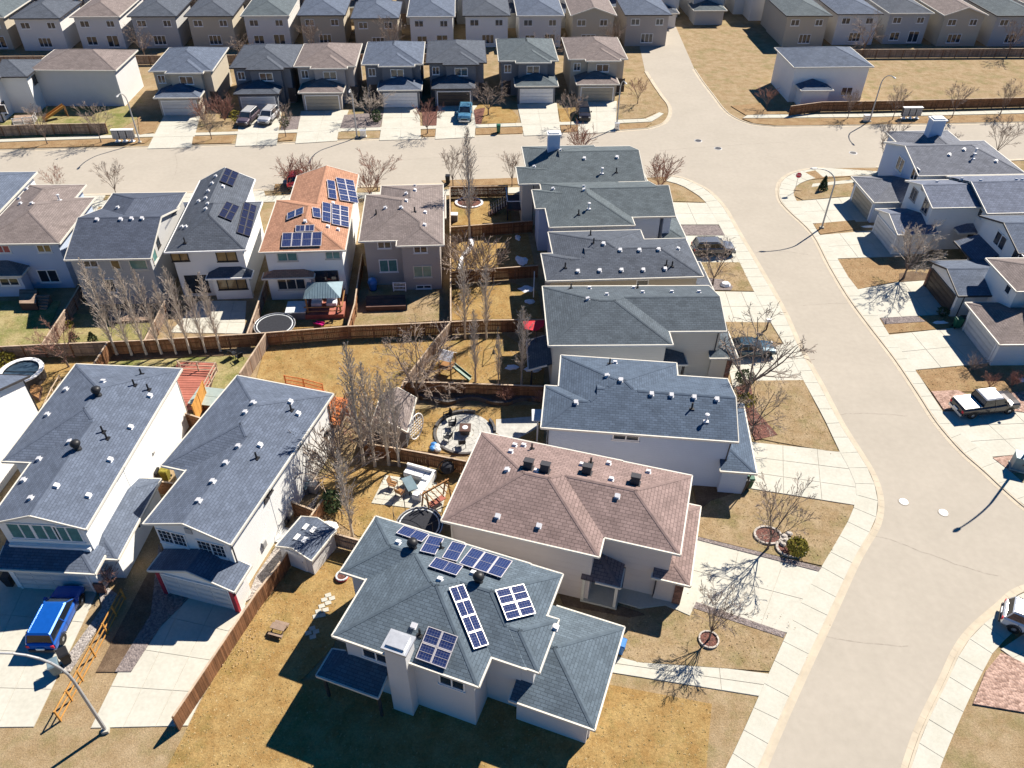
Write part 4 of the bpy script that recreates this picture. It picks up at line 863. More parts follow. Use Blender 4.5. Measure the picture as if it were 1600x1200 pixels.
winpx(U1, 0, 'S', (69, 388), 1.4, .9, 2, 'white', 'glass_amber'); winpx(U1, 0, 'S', (5, 389), 1.4, .9, 2, 'white', 'glass_red'); winpx(U1, 0, 'S', (76, 431), 2.0, 1.5, 2); winpx(U1, 2, 'S', (15, 440), 1.9, .9, 2)
U0 = House('edge_grey_house', 'grey-roofed house at the left edge, only its corner showing', -54.2, 71.0, 3.0, [(-8.5, 0, 0, 14, Z, 'NSEW')], 'sh_gray', 'white_wall', 'cream')
# east side of the curving street
V1 = House('corner_grey_house', 'grey-roofed corner house at right with boxed chimney and front garage', 47.64, 87.24, 4.0,
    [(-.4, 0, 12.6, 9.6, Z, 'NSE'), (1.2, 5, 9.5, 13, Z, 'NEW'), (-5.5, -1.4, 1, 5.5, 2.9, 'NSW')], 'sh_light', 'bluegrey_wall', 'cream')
V1.vents('v', [(1483, 242), (1506, 234), (1556, 252)]); V1.vents('w', [(1523, 240), (1520, 248)]); V1.chimney(4.3, 8.3, 5.9, 9.5, 5, 8.6, 'bluegrey_wall', 'white')
winpx(V1, 0, 'W', (1407, 257), 1.7, 1.7, 2); winpx(V1, 0, 'W', (1430, 272), 1.5, 1.7, 2); V1.gdoor(2, 'W', 2.0, 4.9, 2.15, 'door_tan')
V2 = House('blue_roof_house', 'white house with blue-grey roof and gable facing the street', 45.88, 79.2, 4.0,
    [(-.2, 0, 9, 6.7, Z, 'NS'), (5.2, -1.45, 15, 7.6, Z, 'NS'), (-3.6, -.9, 1, 5.1, 2.8, 'NS'), (3.4, -.9, 6.1, 2.0, 2.85, 'SW', NW)], 'sh_blue', 'white_wall', 'cream')
V2.vents('v', [(1464, 285), (1501.5, 284), (1532, 283), (1588, 281.5), (1597, 281.5)])
winpx(V2, 0, 'W', (1428.5, 304), 1.3, 1.4, 2, 'taupe_wall'); winpx(V2, 0, 'W', (1447, 322), 1.3, 1.6, 2, 'taupe_wall'); winpx(V2, 1, 'W', (1532, 333), .8, 1.0, 1); winpx(V2, 1, 'S', (1573, 340), .9, .8, 1, 'taupe_wall'); winpx(V2, 1, 'S', (1589, 339), .9, .8, 1, 'taupe_wall')
V2.gdoor(2, 'W', 2.1); V2.boxpart('gable_vent', -.02, 3.1, 5.9, .08, 3.6, 6.5, 'taupe_wall'); V2.door(1, 'W', .2)
V3 = House('dark_trim_house', 'white house with dark trim and dark double garage door', 44.05, 66.0, 3.0,
    [(6.7, 3.4, 17, 11.2, Z, 'NS'), (-.1, 0, 7.4, 6.6, 2.8, 'NS'), (4.6, 6.2, 7.3, 10.6, 2.8, 'W', NW), (8, -.5, 17, 5, Z, 'NSW')], 'sh_gray', 'white_wall', 'dark_trim')
winpx(V3, 0, 'W', (1563, 376), 2.0, 1.5, 2); winpx(V3, 0, 'W', (1590, 405), 2.0, 1.5, 2); V3.gdoor(1, 'W', 3.3, 4.9, 2.15, 'door_dark', 'dark_trim'); V3.pipe([(.8, .3, 2.6), (.8, .3, .1)]); V3.boxpart('stone_pier', .05, 5.9, 0, .19, 6.2, 2.2, 'brick')
V4 = House('white_garage_house', 'white house with brown shingles at the right edge and bins by its garage', 44.58, 58.07, 2.0,
    [(2.6, 4.6, 12, 10.5, Z, 'NSW'), (4.4, -1, 13, 6, Z, 'NSW'), (-.2, 0, 6, 6.75, 2.8, 'NSW')], 'sh_taupe', 'white_wall', 'cream')
winpx(V4, 0, 'W', (1576, 451), .9, 1.1, 1); winpx(V4, 1, 'W', (1597, 490), 2.2, 1.6, 2); V4.gdoor(2, 'W', 3.4)
# far side of the through street
def far_house(name, label, px, base, ang, roof, wall, fascia, door, gx=0.0):
    c = at(*base); a = math.radians(ang); o = c + Vector((-3.3 * math.cos(a), -3.3 * math.sin(a), 0)) - Vector((0, .4, 0))
    H = House(name, label, o.x, o.y, ang, [(0, 0, 6.6, 6.5, 2.85, 'SEW'), (-1.6 + gx, 3.6, 7.6 + gx, 14.5, Z, 'NSEW'), (1 + gx, 2.7, 6.4 + gx, 8, Z, 'SEW')], roof, wall, fascia)
    H.gdoor(0, 'S', 3.3, 4.9, 2.15, door); H.win(1, 'S', -.2 + gx, 4.2, 1.1, 1.2, 2); H.win(2, 'S', 3.7 + gx, 4.3, 2.0, 1.2, 2); H.door(1, 'S', 7.0 + gx if gx >= 0 else -.3 + gx); H.vents('v', []); return H
FH = [far_house('far_house', 'first house from the left across the street with beige garage', None, (285, 181), 3.5, 'sh_gray', 'beige_wall', 'cream', 'door_panel', .6),
      far_house('far_house', 'dark house across the street behind two parked cars', None, (407, 175), 3.5, 'sh_dark', 'dark_wall', 'dark_trim', 'door_panel', .8),
      far_house('far_house', 'house across the street left of the lamp post with beige panel door', None, (506, 172.5), 3.5, 'sh_taupe', 'taupe_wall', 'cream', 'door_tan', .8),
      far_house('far_house', 'house across the street right of the lamp post with white garage door', None, (627, 168.5), 3.5, 'sh_gray', 'dark_wall', 'cream', 'white', -.8),
      far_house('far_house', 'dark garage house across the street behind the blue pickup', None, (710, 166), 3.5, 'sh_dark', 'dark_wall', 'dark_trim', 'door_dark', .8),
      far_house('far_house', 'house across the street with curved front border and white door', None, (838, 162), 3.5, 'sh_teal', 'dark_wall', 'cream', 'white', -.8),
      far_house('far_house', 'tan house across the street behind the dark car near the far corner', None, (932, 159), 3.5, 'sh_taupe', 'beige_wall', 'cream', 'door_tan', .6)]
p = at(-8, 193); T0 = House('deck_rail_house', 'white house at top left corner with dark corner trim and white deck rails', p.x, p.y, 4, [(-9, 0, 1.6, 9, Z, 'NSEW'), (.6, 3.5, 5.2, 11, Z, 'NSE')], 'sh_dark', 'white_wall', 'dark_trim')
T0.boxpart('corner_trim', 1.1, .3, 0, 1.25, .44, 5.4, 'dark_trim'); winpx(T0, 0, 'S', (3, 170), 1.2, 1.2, 1); T0.win(1, 'E', 6, 4.2, 1.2, 1.2, 1, 'dark_trim'); T0.win(0, 'E', 1.8, 1.6, 1.0, 1.8, 1, 'dark_trim')
p = at(70, 165.5); T0b = House('long_wall_house', 'house with long plain grey wall behind the corner yard at upper left', p.x, p.y, 1.5, [(-.3, -.4, 12.5, 9, Z, 'NSEW')], 'sh_taupe', 'pale_wall', 'cream')
p = at(1228, 161); T8 = House('shaded_house', 'blue-shaded house behind the long fence at upper right', p.x, p.y, 4, [(0, 0, 12.5, 9.5, Z, 'NSEW'), (1, -2.4, 6, 2, 2.8, 'SEW')], 'sh_gray', 'white_wall', 'cream'); T8.win(0, 'S', 9.5, 1.6, 1.8, 1.3, 2)
# back rows further off
far_a = House('distant_house', 'pale distant house behind the row, straight above the orange roof', 0, 150, 3.5, [(0, 0, 8.4, 11, Z, 'NSEW'), (1.5, 6, 8.3, 15, Z, 'NEW'), (2, 13, 8.5, 18, 2.8, 'NEW')], 'sh_gray', 'pale_wall', 'cream')
far_a.win(0, 'S', 2, 4.2, 1.6, 1.1, 2); far_a.win(0, 'S', 6.4, 4.2, 1.4, 1.1, 2); far_a.win(0, 'S', 2.4, 1.4, 1.8, 1.5, 2); far_a.win(0, 'S', 6, 1.3, 2.0, 2.0, 2)
far_b = House('distant_house', 'beige distant house with plain brown gable roof, left of the cross street', 9.6, 150.6, 3.5, [(0, 0, 8.2, 12, Z, 'EW'), (.5, 9, 8.1, 15, 2.8, 'NEW')], 'sh_taupe', 'beige_wall', 'cream')
far_b.win(0, 'S', 2, 4.2, 1.6, 1.1, 2); far_b.win(0, 'S', 6.0, 4.2, 1.4, 1.1, 2); far_b.win(0, 'S', 3.4, 1.4, 2.6, 1.6, 3)
far_c = House('distant_house', 'white distant house with charcoal roof behind the far garages', -9.6, 149.6, 3.5, [(0, 0, 8.4, 10.5, Z, 'NSEW'), (0.3, 7, 6.4, 15, Z, 'EW')], 'sh_dark', 'white_wall', 'dark_trim')
far_c.win(0, 'S', 2, 4.2, 1.6, 1.1, 2); far_c.win(0, 'S', 6.4, 4.2, 1.4, 1.1, 2); far_c.win(0, 'S', 4.4, 1.4, 2.2, 1.6, 3)
walls = [('pale_wall', 'pale'), ('beige_wall', 'beige'), ('white_wall', 'white'), ('grey_wall', 'grey'), ('taupe_wall', 'taupe')]; roofs = [('sh_gray', 'grey'), ('sh_taupe', 'brown'), ('sh_dark', 'charcoal'), ('sh_teal', 'blue-grey')]
def recolour(root, wl, rf):
    for c in root.children:
        st = c.name.split('.')[0]; mm = MT[wl] if st == 'wall' else MT[rf] if st == 'roof' else MT[rf + '_cap'] if st == 'ridge_cap' else None
        if mm: c.material_slots[0].link = 'OBJECT'; c.material_slots[0].material = mm
ORDN = 'first second third fourth fifth sixth seventh eighth ninth tenth eleventh twelfth thirteenth fourteenth fifteenth sixteenth seventeenth eighteenth nineteenth twentieth twenty-first twenty-second twenty-third twenty-fourth twenty-fifth twenty-sixth twenty-seventh twenty-eighth'.split()
for row, (yy, xs) in enumerate([(150, range(-11, 12)), (180, range(-13, 14))]):
    k = 0
    for i in xs:
        x = i * 9.7 + (row * 3)
        if row == 0 and i in (-1, 0, 1): continue
        if 24 < x + 4 < 46 and row == 0: continue
        src = (far_a, far_b, far_c)[rnd.choice((0, 0, 1, 2, 2))]; wl, rf = rnd.choice(walls), rnd.choice(roofs)
        d = dup(src.root, (x, yy + x * .061 + rnd.uniform(-1.2, 1.2)), math.radians(3.5) + (math.pi if row else 0), '%s distant house with %s roof, %s from left in the %s back row' % (wl[1], rf[1], ORDN[k], 'farther' if row else 'nearer'), 'houses in the distant back rows'); k += 1; recolour(d, wl[0], rf[0])

# ------------------------------------------------------------------ fences
def fence(pts, label, m='fence', z=1.55, group='board fences between the yards', cap=True, raw=None):
    W = raw if raw else [at(x, y, z) for x, y in pts]
    root = T('wood_fence', label, 'fence', (W[0].x, W[0].y, 0), 0, group); o = Vector((W[0].x, W[0].y, 0)); rl, bd, cp = MB(), MB(), MB()
    for i in range(len(W) - 1):
        a, b = W[i] - o, W[i + 1] - o; a.z = b.z = 0; L = (b - a).length; d = (b - a) / L; nn = Vector((-d.y, d.x, 0)); n = max(1, round(L / 2.4))
        for j in range(n + (1 if i == len(W) - 2 else 0)):
            p = MB(); p.box(-.055, -.055, 0, .055, .055, z + .02); q = P('post', cached(('fpost', z), lambda p=p: p.mesh('post', MT['fence_post'])), None, root, a + d * (L * j / n)); q.rotation_euler = (0, 0, math.atan2(d.y, d.x))
        for zz in (.3, .95, z - .2): rl.beam(a + Vector((0, 0, zz)), b + Vector((0, 0, zz)), .05, .09, rnd.random())
        k = int(L / .16)
        for j in range(k):
            c = a + d * (L * (j + .5) / k) + nn * (.045 if (j % 2) else .038); hh = z - .06 + rnd.uniform(-.01, .01)
            bd.obox(c + Vector((0, 0, .06 + hh / 2 - .03)), d * (L / k / 2 - .006), nn * .011, Vector((0, 0, hh / 2 - .03)), rnd.random() * 40)
        if cap: cp.beam(a + Vector((0, 0, z + .03)), b + Vector((0, 0, z + .03)), .13, .04)
    P('rail', rl, MT[m], root); P('board', bd, MT[m], root, kind='stuff')
    if cap: P('cap_rail', cp, MT['cap'], root)
    return root
for pts, lb, m in [
    ([(-120, 549), (0, 542), (66, 538.5)], 'rear fence run at the left edge, behind the green yard', 'fence_grey'),
    ([(66, 538.5), (108, 537), (168, 534.5)], 'rear fence run behind the reddish bare tree', 'fence_grey'),
    ([(168, 534.5), (226, 532)], 'rear fence run behind the three leftmost poplars', 'fence'),
    ([(226, 532), (310, 527), (399, 521.5)], 'rear fence run behind the five right poplars of the row', 'fence'),
    ([(399, 521.5), (470, 516), (545, 510)], 'rear fence run below the trampoline and gazebo', 'fence'),
    ([(545, 510), (620, 507), (704.5, 503)], 'rear fence run below the taupe house yard', 'fence'),
    ([(65, 538.5), (102.7, 482), (124, 447)], 'side fence between the left green yard and the poplar yard', 'fence_grey'),
    ([(226, 531.5), (255, 475), (268, 450)], 'side fence crossing behind the poplar row', 'fence_grey'),
    ([(386, 521.5), (403, 474), (415, 436)], 'side fence between white patio yard and gazebo yard', 'fence_grey'),
    ([(543.5, 510), (554, 475), (560, 432), (566, 396)], 'side fence between gazebo yard and taupe house', 'fence'),
    ([(704.5, 503), (704, 426)], 'long lot fence beside the taupe house, part nearest the bare shrubs', 'fence'),
    ([(704, 426), (703.5, 355)], 'long lot fence beside the taupe house, middle part', 'fence'),
    ([(703.5, 355), (703, 292)], 'long lot fence beside the taupe house, part nearest the street', 'fence'),
    ([(703, 292), (793, 290.5)], 'brown fence along the street side of the ringed-bed yard', 'fence'),
    ([(703.5, 355), (770, 350), (832, 345)], 'cross fence between ringed-bed yard and snow-strip yard', 'fence'),
    ([(704, 426), (770, 420), (840, 415)], 'cross fence between snow-strip yard and bright golden yard', 'fence'),
    ([(704.5, 503), (760, 500.5), (850, 499.5)], 'cross fence behind the two poplar trunks of the swing yard', 'fence'),
    ([(704.5, 503), (675, 537.5), (650, 570), (630, 597)], 'diagonal fence beside the big golden lawn', 'fence_grey'),
    ([(630, 597), (690, 598), (798, 602), (850, 604)], 'brown fence above the wavy retaining wall', 'fence'),
    ([(630, 598), (612, 640), (566, 692)], 'diagonal fence hidden by the leafless poplars and shed', 'fence'),
    ([(566, 692), (622, 701), (667, 709), (728, 721)], 'orange-brown fence above the sofa patio', 'fence'),
    ([(415, 521), (403, 540), (374, 584)], 'side fence left of the big golden lawn', 'fence_grey'),
    ([(168, 534.5), (147, 568)], 'short side fence left of the poplar row bed', 'fence'),
    ([(512, 770), (477.5, 817.5)], 'tan fence behind the white shed', 'fence'),
    ([(477.5, 817.5), (440, 876), (400, 927)], 'orange-brown fence left of the white shed', 'fence'),
    ([(400, 927), (360, 986), (318, 1049), (270, 1120)], 'orange-brown fence right of the shaded driveway', 'fence'),
    ([(456, 784.5), (491, 798)], 'short fence panel at the tall white wall beside the dark box', 'fence'),
    ([(519, 833), (563, 845)], 'short fence panel right of the white shed', 'fence_grey'),
    ([(232.5, 750), (271, 755.5)], 'short orange fence between the two left grey houses', 'fence'),
    ([(290, 646), (318, 655)], 'short orange fence below the cedar screen', 'fence')]:
    fence(pts, lb, m)
fence([(-200, 200), (0, 197), (80, 194), (164, 192.5)], 'long brown fence along the far pavement at upper left', 'fence_grey', group='fences along the far pavement')
fence([(1236, 166), (1285, 159.5), (1420, 157), (1600, 152.5), (1900, 143)], 'long brown fence along the far pavement at upper right', 'fence', group='fences along the far pavement')
def rails(pts, label, cat='railing', z=1.0, m='wood_orange', zb=0.0, name='deck_railing', nb=3, bal=False):
    W = [at(x, y, z + zb) for x, y in pts]; o = Vector((W[0].x, W[0].y, zb)); root = T(name, label, cat, o); rl, pk = MB(), MB()
    for i in range(len(W) - 1):
        a, b = W[i] - o, W[i + 1] - o; a.z = b.z = 0; L = (b - a).length; d = (b - a) / L; n = max(1, round(L / 1.6))
        for j in range(n + (1 if i == len(W) - 2 else 0)): p = MB(); p.box(-.05, -.05, 0, .05, .05, z + .06); P('post', p, MT[m], root, a + d * (L * j / n))
        for q in range(nb): zz = .15 + (z - .15) * q / max(nb - 1, 1); rl.beam(a + Vector((0, 0, zz)), b + Vector((0, 0, zz)), .05, .08, rnd.random())
        if bal:
            for j in range(int(L / .14)): c = a + d * (.14 * j + .07); pk.box(c.x - .015, c.y - .015, .15, c.x + .015, c.y + .015, z - .05)
    P('rail', rl, MT[m], root)
    if bal: P('baluster', pk, MT[m], root, kind='stuff')
    return root
rails([(188, 921), (160, 975), (120, 1049), (85, 1112)], 'low open cedar rail fence between the two left driveways', 'fence', 1.1, 'wood_yellow', name='rail_fence', nb=3)
rails([(92, 587), (80, 607), (62, 645)], 'pale open fence between the pool yard and the left grey house', 'fence', 1.7, 'cap', name='rail_fence', nb=4)

# ------------------------------------------------------------------ trees
def limb(tr, cr, p, d, L, r, depth, spec, R):
    n = 3 if depth < 2 else 2; q = Vector(p); pts, rs = [q.copy()], [r]; dd = Vector(d); ends = max(r * .35, .013)
    for i in range(n):
        dd = (dd + Vector((R.uniform(-1, 1), R.uniform(-1, 1), R.uniform(-.3, 1) * spec['up'])) * spec['wob']).normalized(); q = q + dd * (L / n); pts.append(q.copy()); rs.append(r + (ends - r) * (i + 1) / n)
    (tr if depth < spec['td'] else cr).path(pts, rs, 6 if depth == 0 else (4 if depth == 1 else 3))
    if depth >= len(spec['n']): return
    c = spec['n'][depth]
    for i in range(c):
        t = spec['t0'] + (1 - spec['t0']) * (i + R.random()) / c; k = min(int(t * n), n - 1); a = pts[k].lerp(pts[k + 1], t * n - k); dl = (pts[k + 1] - pts[k]).normalized()
        ax = dl.orthogonal().normalized(); ax.rotate(Matrix.Rotation(R.uniform(0, 6.283), 3, dl) if False else Matrix.Rotation(R.uniform(0, 6.283), 3, dl))
        an = math.radians(R.uniform(*spec['ang'])); nd = dl.copy(); nd.rotate(Matrix.Rotation(an, 3, ax))
        limb(tr, cr, a, nd, L * R.uniform(*spec['len']) * (1.15 - .45 * t), max(rs[k] * .55, .013), depth + 1, spec, R)
def tree_mesh(seed, H, th, nl, sp, r0, bark, twig, spec):
    R = random.Random(seed); tr, cr = MB(), MB(); lean = Vector((R.uniform(-.04, .04), R.uniform(-.04, .04), 1)).normalized(); top = lean * th
    tr.path([Vector((0, 0, -.1)), Vector((0, 0, .25)), top * .6, top], [r0 * 1.6, r0 * 1.08, r0 * .9, r0 * .78], 8)
    for i in range(nl):
        a = 6.283 * (i + R.uniform(-.3, .3)) / nl; s_ = math.radians(R.uniform(*sp)); d = Vector((math.cos(a) * math.sin(s_), math.sin(a) * math.sin(s_), math.cos(s_)))
        limb(tr, cr, top * R.uniform(.72, 1.0), d, (H - th) * R.uniform(.75, 1.0), r0 * R.uniform(.42, .6), 0, spec, R)
    return tr.mesh('trunk', MT[bark]), cr.mesh('crown', MT[twig])
def poplar_mesh(seed, H, w, r0, nb, bark='bark_pale', twig='twig_pale'):
    R = random.Random(seed); tr, cr = MB(), MB(); pts, rs = [], []
    for i in range(9): t = i / 8; pts.append(Vector((R.uniform(-.08, .08) * t, R.uniform(-.08, .08) * t, H * t - .1))); rs.append(max(r0 * (1 - t) ** .8 * (1.35 if i == 0 else 1), .015))
    tr.path(pts, rs, 7); spec = dict(n=(5, 2), ang=(14, 34), len=(.34, .55), t0=.2, wob=.1, up=.5, td=0)
    for i in range(nb):
        t = .12 + .86 * (i / nb) ** .9; a = i * 2.4 + R.uniform(-.5, .5); s_ = math.radians(R.uniform(12, 24)); k = min(int(t * 8), 7); p = pts[k].lerp(pts[k + 1], t * 8 - k)
        L = w * (1.6 if t < .6 else 1.6 * (1.05 - t) / .45) * R.uniform(.7, 1.1) / math.sin(math.radians(22)) * .42
        limb(tr, cr, p, Vector((math.cos(a) * math.sin(s_), math.sin(a) * math.sin(s_), math.cos(s_))), max(L, .35), max(rs[k] * .35, .016), 0, spec, R)
    return tr.mesh('trunk', MT[bark]), cr.mesh('crown', MT[twig])
SV = dict(n=(5, 5, 4), ang=(18, 42), len=(.38, .58), t0=.3, wob=.13, up=.5, td=1)
SW_ = dict(n=(5, 5, 4), ang=(25, 60), len=(.36, .58), t0=.25, wob=.17, up=.3, td=1)
SP = dict(n=(6, 5, 5), ang=(20, 50), len=(.36, .56), t0=.25, wob=.14, up=.4, td=1)
SB = dict(n=(5, 4), ang=(15, 45), len=(.35, .55), t0=.25, wob=.15, up=.3, td=0)
TREES = {}
def tmesh(kind):
    if kind in TREES: return TREES[kind]
    k, v = kind[:-1], int(kind[-1])
    if k == 'vase': r = tree_mesh(10 + v, 5.5, 1.5, 7, (14, 38), .075, 'bark_grey', 'twig', SV)
    elif k == 'rose': r = tree_mesh(30 + v, 5.5, 1.3, 7, (18, 45), .09, 'bark_grey', 'twig_pink', SV)
    elif k == 'wide': r = tree_mesh(50 + v, 6.0, 1.2, 6, (22, 62), .12, 'bark_grey', 'twig', SW_)
    elif k == 'pale': r = tree_mesh(60 + v, 6.0, 1.3, 9, (15, 55), .11, 'bark_grey', 'twig_pale', SP)
    elif k == 'poplar': r = poplar_mesh(70 + v, 10.5, 1.15, .12, 56)
    elif k == 'bush': r = tree_mesh(90 + v, 2.6, .15, 16, (8, 42), .035, 'bark_grey', 'twig_pink', SB)
    elif k == 'gbush': r = tree_mesh(110 + v, 2.6, .15, 16, (8, 48), .035, 'bark_grey', 'twig', SB)
    TREES[kind] = r; return r
HT = dict(vase=5.5, rose=5.5, wide=6.0, pale=6.0, poplar=10.5, bush=2.6, gbush=2.6)
NAMES = dict(vase='bare_street_tree', rose='bare_reddish_tree', wide='bare_spreading_tree', pale='bare_pale_tree', poplar='bare_poplar', bush='bare_shrub', gbush='bare_shrub')
def tree(kind, px, h, label, group=None, cat=None, rz=None, wpos=None):
    k = kind[:-1]; p = wpos if wpos else at(*px); a = tmesh(kind); sc = h / HT[k]
    r = T(NAMES[k], label, cat or ('shrub' if 'bush' in k else 'tree'), (p.x, p.y, 0.03), rnd.uniform(0, 6.28) if rz is None else rz, group, sc)
    P('trunk', a[0], None, r); P('crown', a[1], None, r); return r
ORD = ['first', 'second', 'third', 'fourth', 'fifth', 'sixth', 'seventh', 'eighth']
for i, (x, y) in enumerate([(183.5, 555), (206.5, 556), (229.5, 555), (253, 554), (276, 554), (298, 553), (322, 552), (345, 550)]):
    tree('poplar%d' % (i % 3), (x, y), (10.6, 9.8, 9.6, 9.6, 8.2, 9.6, 8.0, 8.8)[i], 'leafless poplar, %s from the left in the row of eight by the rear fence' % ORD[i], 'row of eight poplars')
for i, (x, y, h) in enumerate([(569, 727, 12.4), (586, 729, 10.8), (608, 727, 9.8), (624, 729, 9.2)]):
    tree('poplar%d' % ((i + 1) % 3), (x, y), h, 'tall bare poplar, %s from the left of four above the sofa patio fence' % ORD[i], 'four poplars above the patio')
tree('poplar0', (551, 838), 9.0, 'lone bare poplar on a leaf bed beside the white shed')
tree('poplar1', (734, 372), 13.2, 'tallest bare poplar rising over the street from the ringed-bed yard')
tree('poplar2', (727, 530), 8.8, 'left of two bare poplars at the swing yard cross fence')
tree('poplar0', (760, 530), 8.6, 'right of two bare poplars at the swing yard cross fence')
tree('poplar1', (743, 597.5), 8.0, 'bare poplar in the middle of the swing yard')
tree('poplar2', (815, 600), 8.6, 'dense bare poplar in front of the red canvas shade')
tree('poplar0', (779, 600), 5.6, 'thin bare sapling between two poplars of the swing yard')
for px, h, k, lb in [((731, 440), 4.5, 'gbush0', 'upright bare shrub at the left of the snow-strip yard fence'), ((757, 440), 4.8, 'gbush1', 'upright bare shrub right of centre at the snow-strip yard fence')]: tree(k, px, h, lb)
for kind, px, h, lb in [
    ('vase0', (74.5, 226), 4.9, 'bare street tree left of two on the upper left boulevard'), ('vase1', (158.5, 223.5), 5.0, 'bare street tree nearest the mailbox cluster at upper left'),
    ('vase2', (331, 218.5), 4.2, 'thin bare street tree between the first two far driveways'), ('vase0', (447, 214.5), 4.4, 'small street tree with a green lower bush beside the silver car'),
    ('rose0', (668, 209.5), 4.7, 'young street tree by the red mulch strip'), ('vase1', (891.5, 200.5), 4.9, 'bare street tree left of the dark parked car'),
    ('pale0', (579, 187), 5.0, 'large pale bare tree in the grey far front bed by the lamp'), ('wide0', (763, 180), 5.2, 'dark bare tree at the blue pickup driveway edge'),
    ('rose1', (996, 163), 4.0, 'reddish tree in a mulch ring on the far corner lawn'), ('rose2', (1197, 171), 3.4, 'dark red bare tree on the far right corner lawn'),
    ('vase2', (1324, 186), 4.0, 'small bare street tree in shade of the blue house'), ('vase0', (1394, 188), 4.6, 'bare street tree left of the far right mailbox cluster'),
    ('vase1', (1487, 184.5), 4.8, 'bare street tree right of the far right mailbox cluster'), ('vase2', (1562, 180.5), 4.8, 'bare street tree at the far right end of the boulevard'),
    ('rose0', (92, 303), 3.2, 'reddish bare tree between the two left upper houses and the street'), ('vase1', (183, 308), 4.2, 'bare tree behind the plain grey gable roof'),
    ('rose2', (590, 297), 4.8, 'bare tree on the street between orange and taupe roofs'), ('vase0', (708, 293), 4.8, 'bare tree beside the black bin on the near kerb'),
    ('vase2', (800, 291), 4.2, 'bare tree at the left end of the corner house'), ('vase0', (1377, 266), 6.0, 'bare street tree left of the right corner house'),
    ('vase2', (1470, 262), 4.6, 'bare tree behind the right corner house chimney'), ('vase1', (1552, 250), 5.6, 'bare tree behind the right corner house at the frame edge'),
    ('wide1', (1113, 446), 5.2, 'bare spreading tree on a gravel bed in front of the many-vent roof'), ('wide2', (1164, 621), 8.6, 'big bare branching tree in the planting bed by the dark car'),
    ('wide0', (1174, 677), 5.0, 'leaning bare tree next to the big white-flank driveway'), ('vase1', (1199, 858), 5.6, 'bare tree growing from the ringed bed near the yellow-green shrub'),
    ('vase2', (1107, 1001), 4.6, 'bare tree in a round stone ring at the bottom lawn'), ('pale1', (1411, 436), 6.4, 'pale dense bare tree in front of the blue-roofed house'),
    ('rose1', (108, 574), 4.8, 'reddish spreading bare tree by the pool yard rear fence'), ('wide0', (652, 628), 7.0, 'large leafless tree leaning over the diagonal fence'),
    ('wide1', (668, 604), 6.2, 'second leafless tree crowding the diagonal fence by the playset')]:
    tree(kind, px, h, lb)
for kind, px, h, lb in [
    ('bush0', (1030, 297), 4.2, 'reddish vase-shaped bare shrub at the corner lawn'), ('bush1', (905, 244), 4.0, 'bare bush rising behind the corner house chimney'), ('bush2', (455, 290), 3.2, 'red bare shrub by the red car, left one'), ('bush0', (482, 288), 3.4, 'red bare shrub by the red car, right one'),
    ('bush1', (578, 305), 3.0, 'bare reddish shrub left of the taupe roof'), ('bush2', (318, 190), 3.0, 'brown bare shrub at the first far garage'), ('bush0', (352, 190), 3.6, 'big rusty bare shrub between two far garages'),
    ('bush1', (172, 912), 1.9, 'rusty bare shrub at the corner of the left white house'), ('gbush0', (530, 752), 5.0, 'tangled bare shrub beside the tall white wall, lower one'), ('gbush1', (520, 700), 4.2, 'tangled bare shrub beside the tall white wall, upper one'), ('bush2', (565, 682), 4.0, 'reddish bare shrub in front of the round-roofed shed'),
    ('gbush2', (600, 700), 3.4, 'bare shrub at the foot of the four poplars'), ('bush0', (790, 628), 1.6, 'small bare shrub on the wavy wall at left'), ('bush1', (848, 634), 1.5, 'small bare shrub on the wavy wall at right'), ('bush2', (1545, 606), 1.4, 'low bare shrub row plant behind the pickup, left'), ('bush0', (1580, 604), 1.5, 'low bare shrub row plant behind the pickup, right'),
    ('gbush1', (1520, 580), 1.6, 'thin bare shrub at the right white garage'), ('gbush0', (711, 410), 3.0, 'bare thicket in the left corner of the snow-strip yard'), ('gbush2', (1160, 612), 1.2, 'low bare shrub under the big branching tree'), ('gbush1', (735, 318), 1.3, 'twiggy shrub in the ringed tree bed')]:
    tree(kind, px, h, lb)
# evergreens: needle clumps over a stem
def needles(name, px, h, w, label, m='needle', cat='shrub', cone=True, n=420, seed=1):
    R = random.Random(seed); p = at(*px); r = T(name, label, cat, (p.x, p.y, .03)); st = MB(); st.tube((0, 0, -.05), (0, 0, h * .8), .06, .02, 6); P('trunk', st, MT['bark_grey'], r); b = MB()
    for i in range(n):
        t = R.random(); a = R.uniform(0, 6.283); z = h * (.06 + .94 * t)
        rr = w * ((1 - t) ** .8 if cone else math.sqrt(max(0, 1 - (2 * t - 1) ** 2))) * R.uniform(.55, 1.08); c = Vector((math.cos(a) * rr, math.sin(a) * rr, z)); s_ = R.uniform(.08, .17) * (h / 1.6) ** .5
        u = Vector((R.uniform(-1, 1), R.uniform(-1, 1), R.uniform(-1, 1))).normalized() * s_; v = u.orthogonal().normalized() * s_ * .6; b.poly([c - u - v * .3, c + v, c + u, c - v])
    P('crown', b, MT[m], r); return r
needles('small_spruce', (1285, 297), 1.9, .6, 'small dark spruce on the corner lawn by the stop sign', cat='tree', n=600)
needles('round_shrub', (1243, 864), 1.3, .75, 'round yellow-green shrub in the ringed bed', 'needle_y', cone=False, n=700, seed=3)
needles('round_shrub', (1163, 598), 1.2, .9, 'dark evergreen shrub by the big branching tree', 'needle', cone=False, n=500, seed=4)
needles('round_shrub', (1166, 632), 1.0, .8, 'olive evergreen shrub near the grey garage roof', 'needle_y', cone=False, n=420, seed=5)
needles('cedar_shrub', (589, 191), 1.8, .8, 'dark cedar in the grey far front bed', cat='shrub', cone=False, n=400, seed=6)
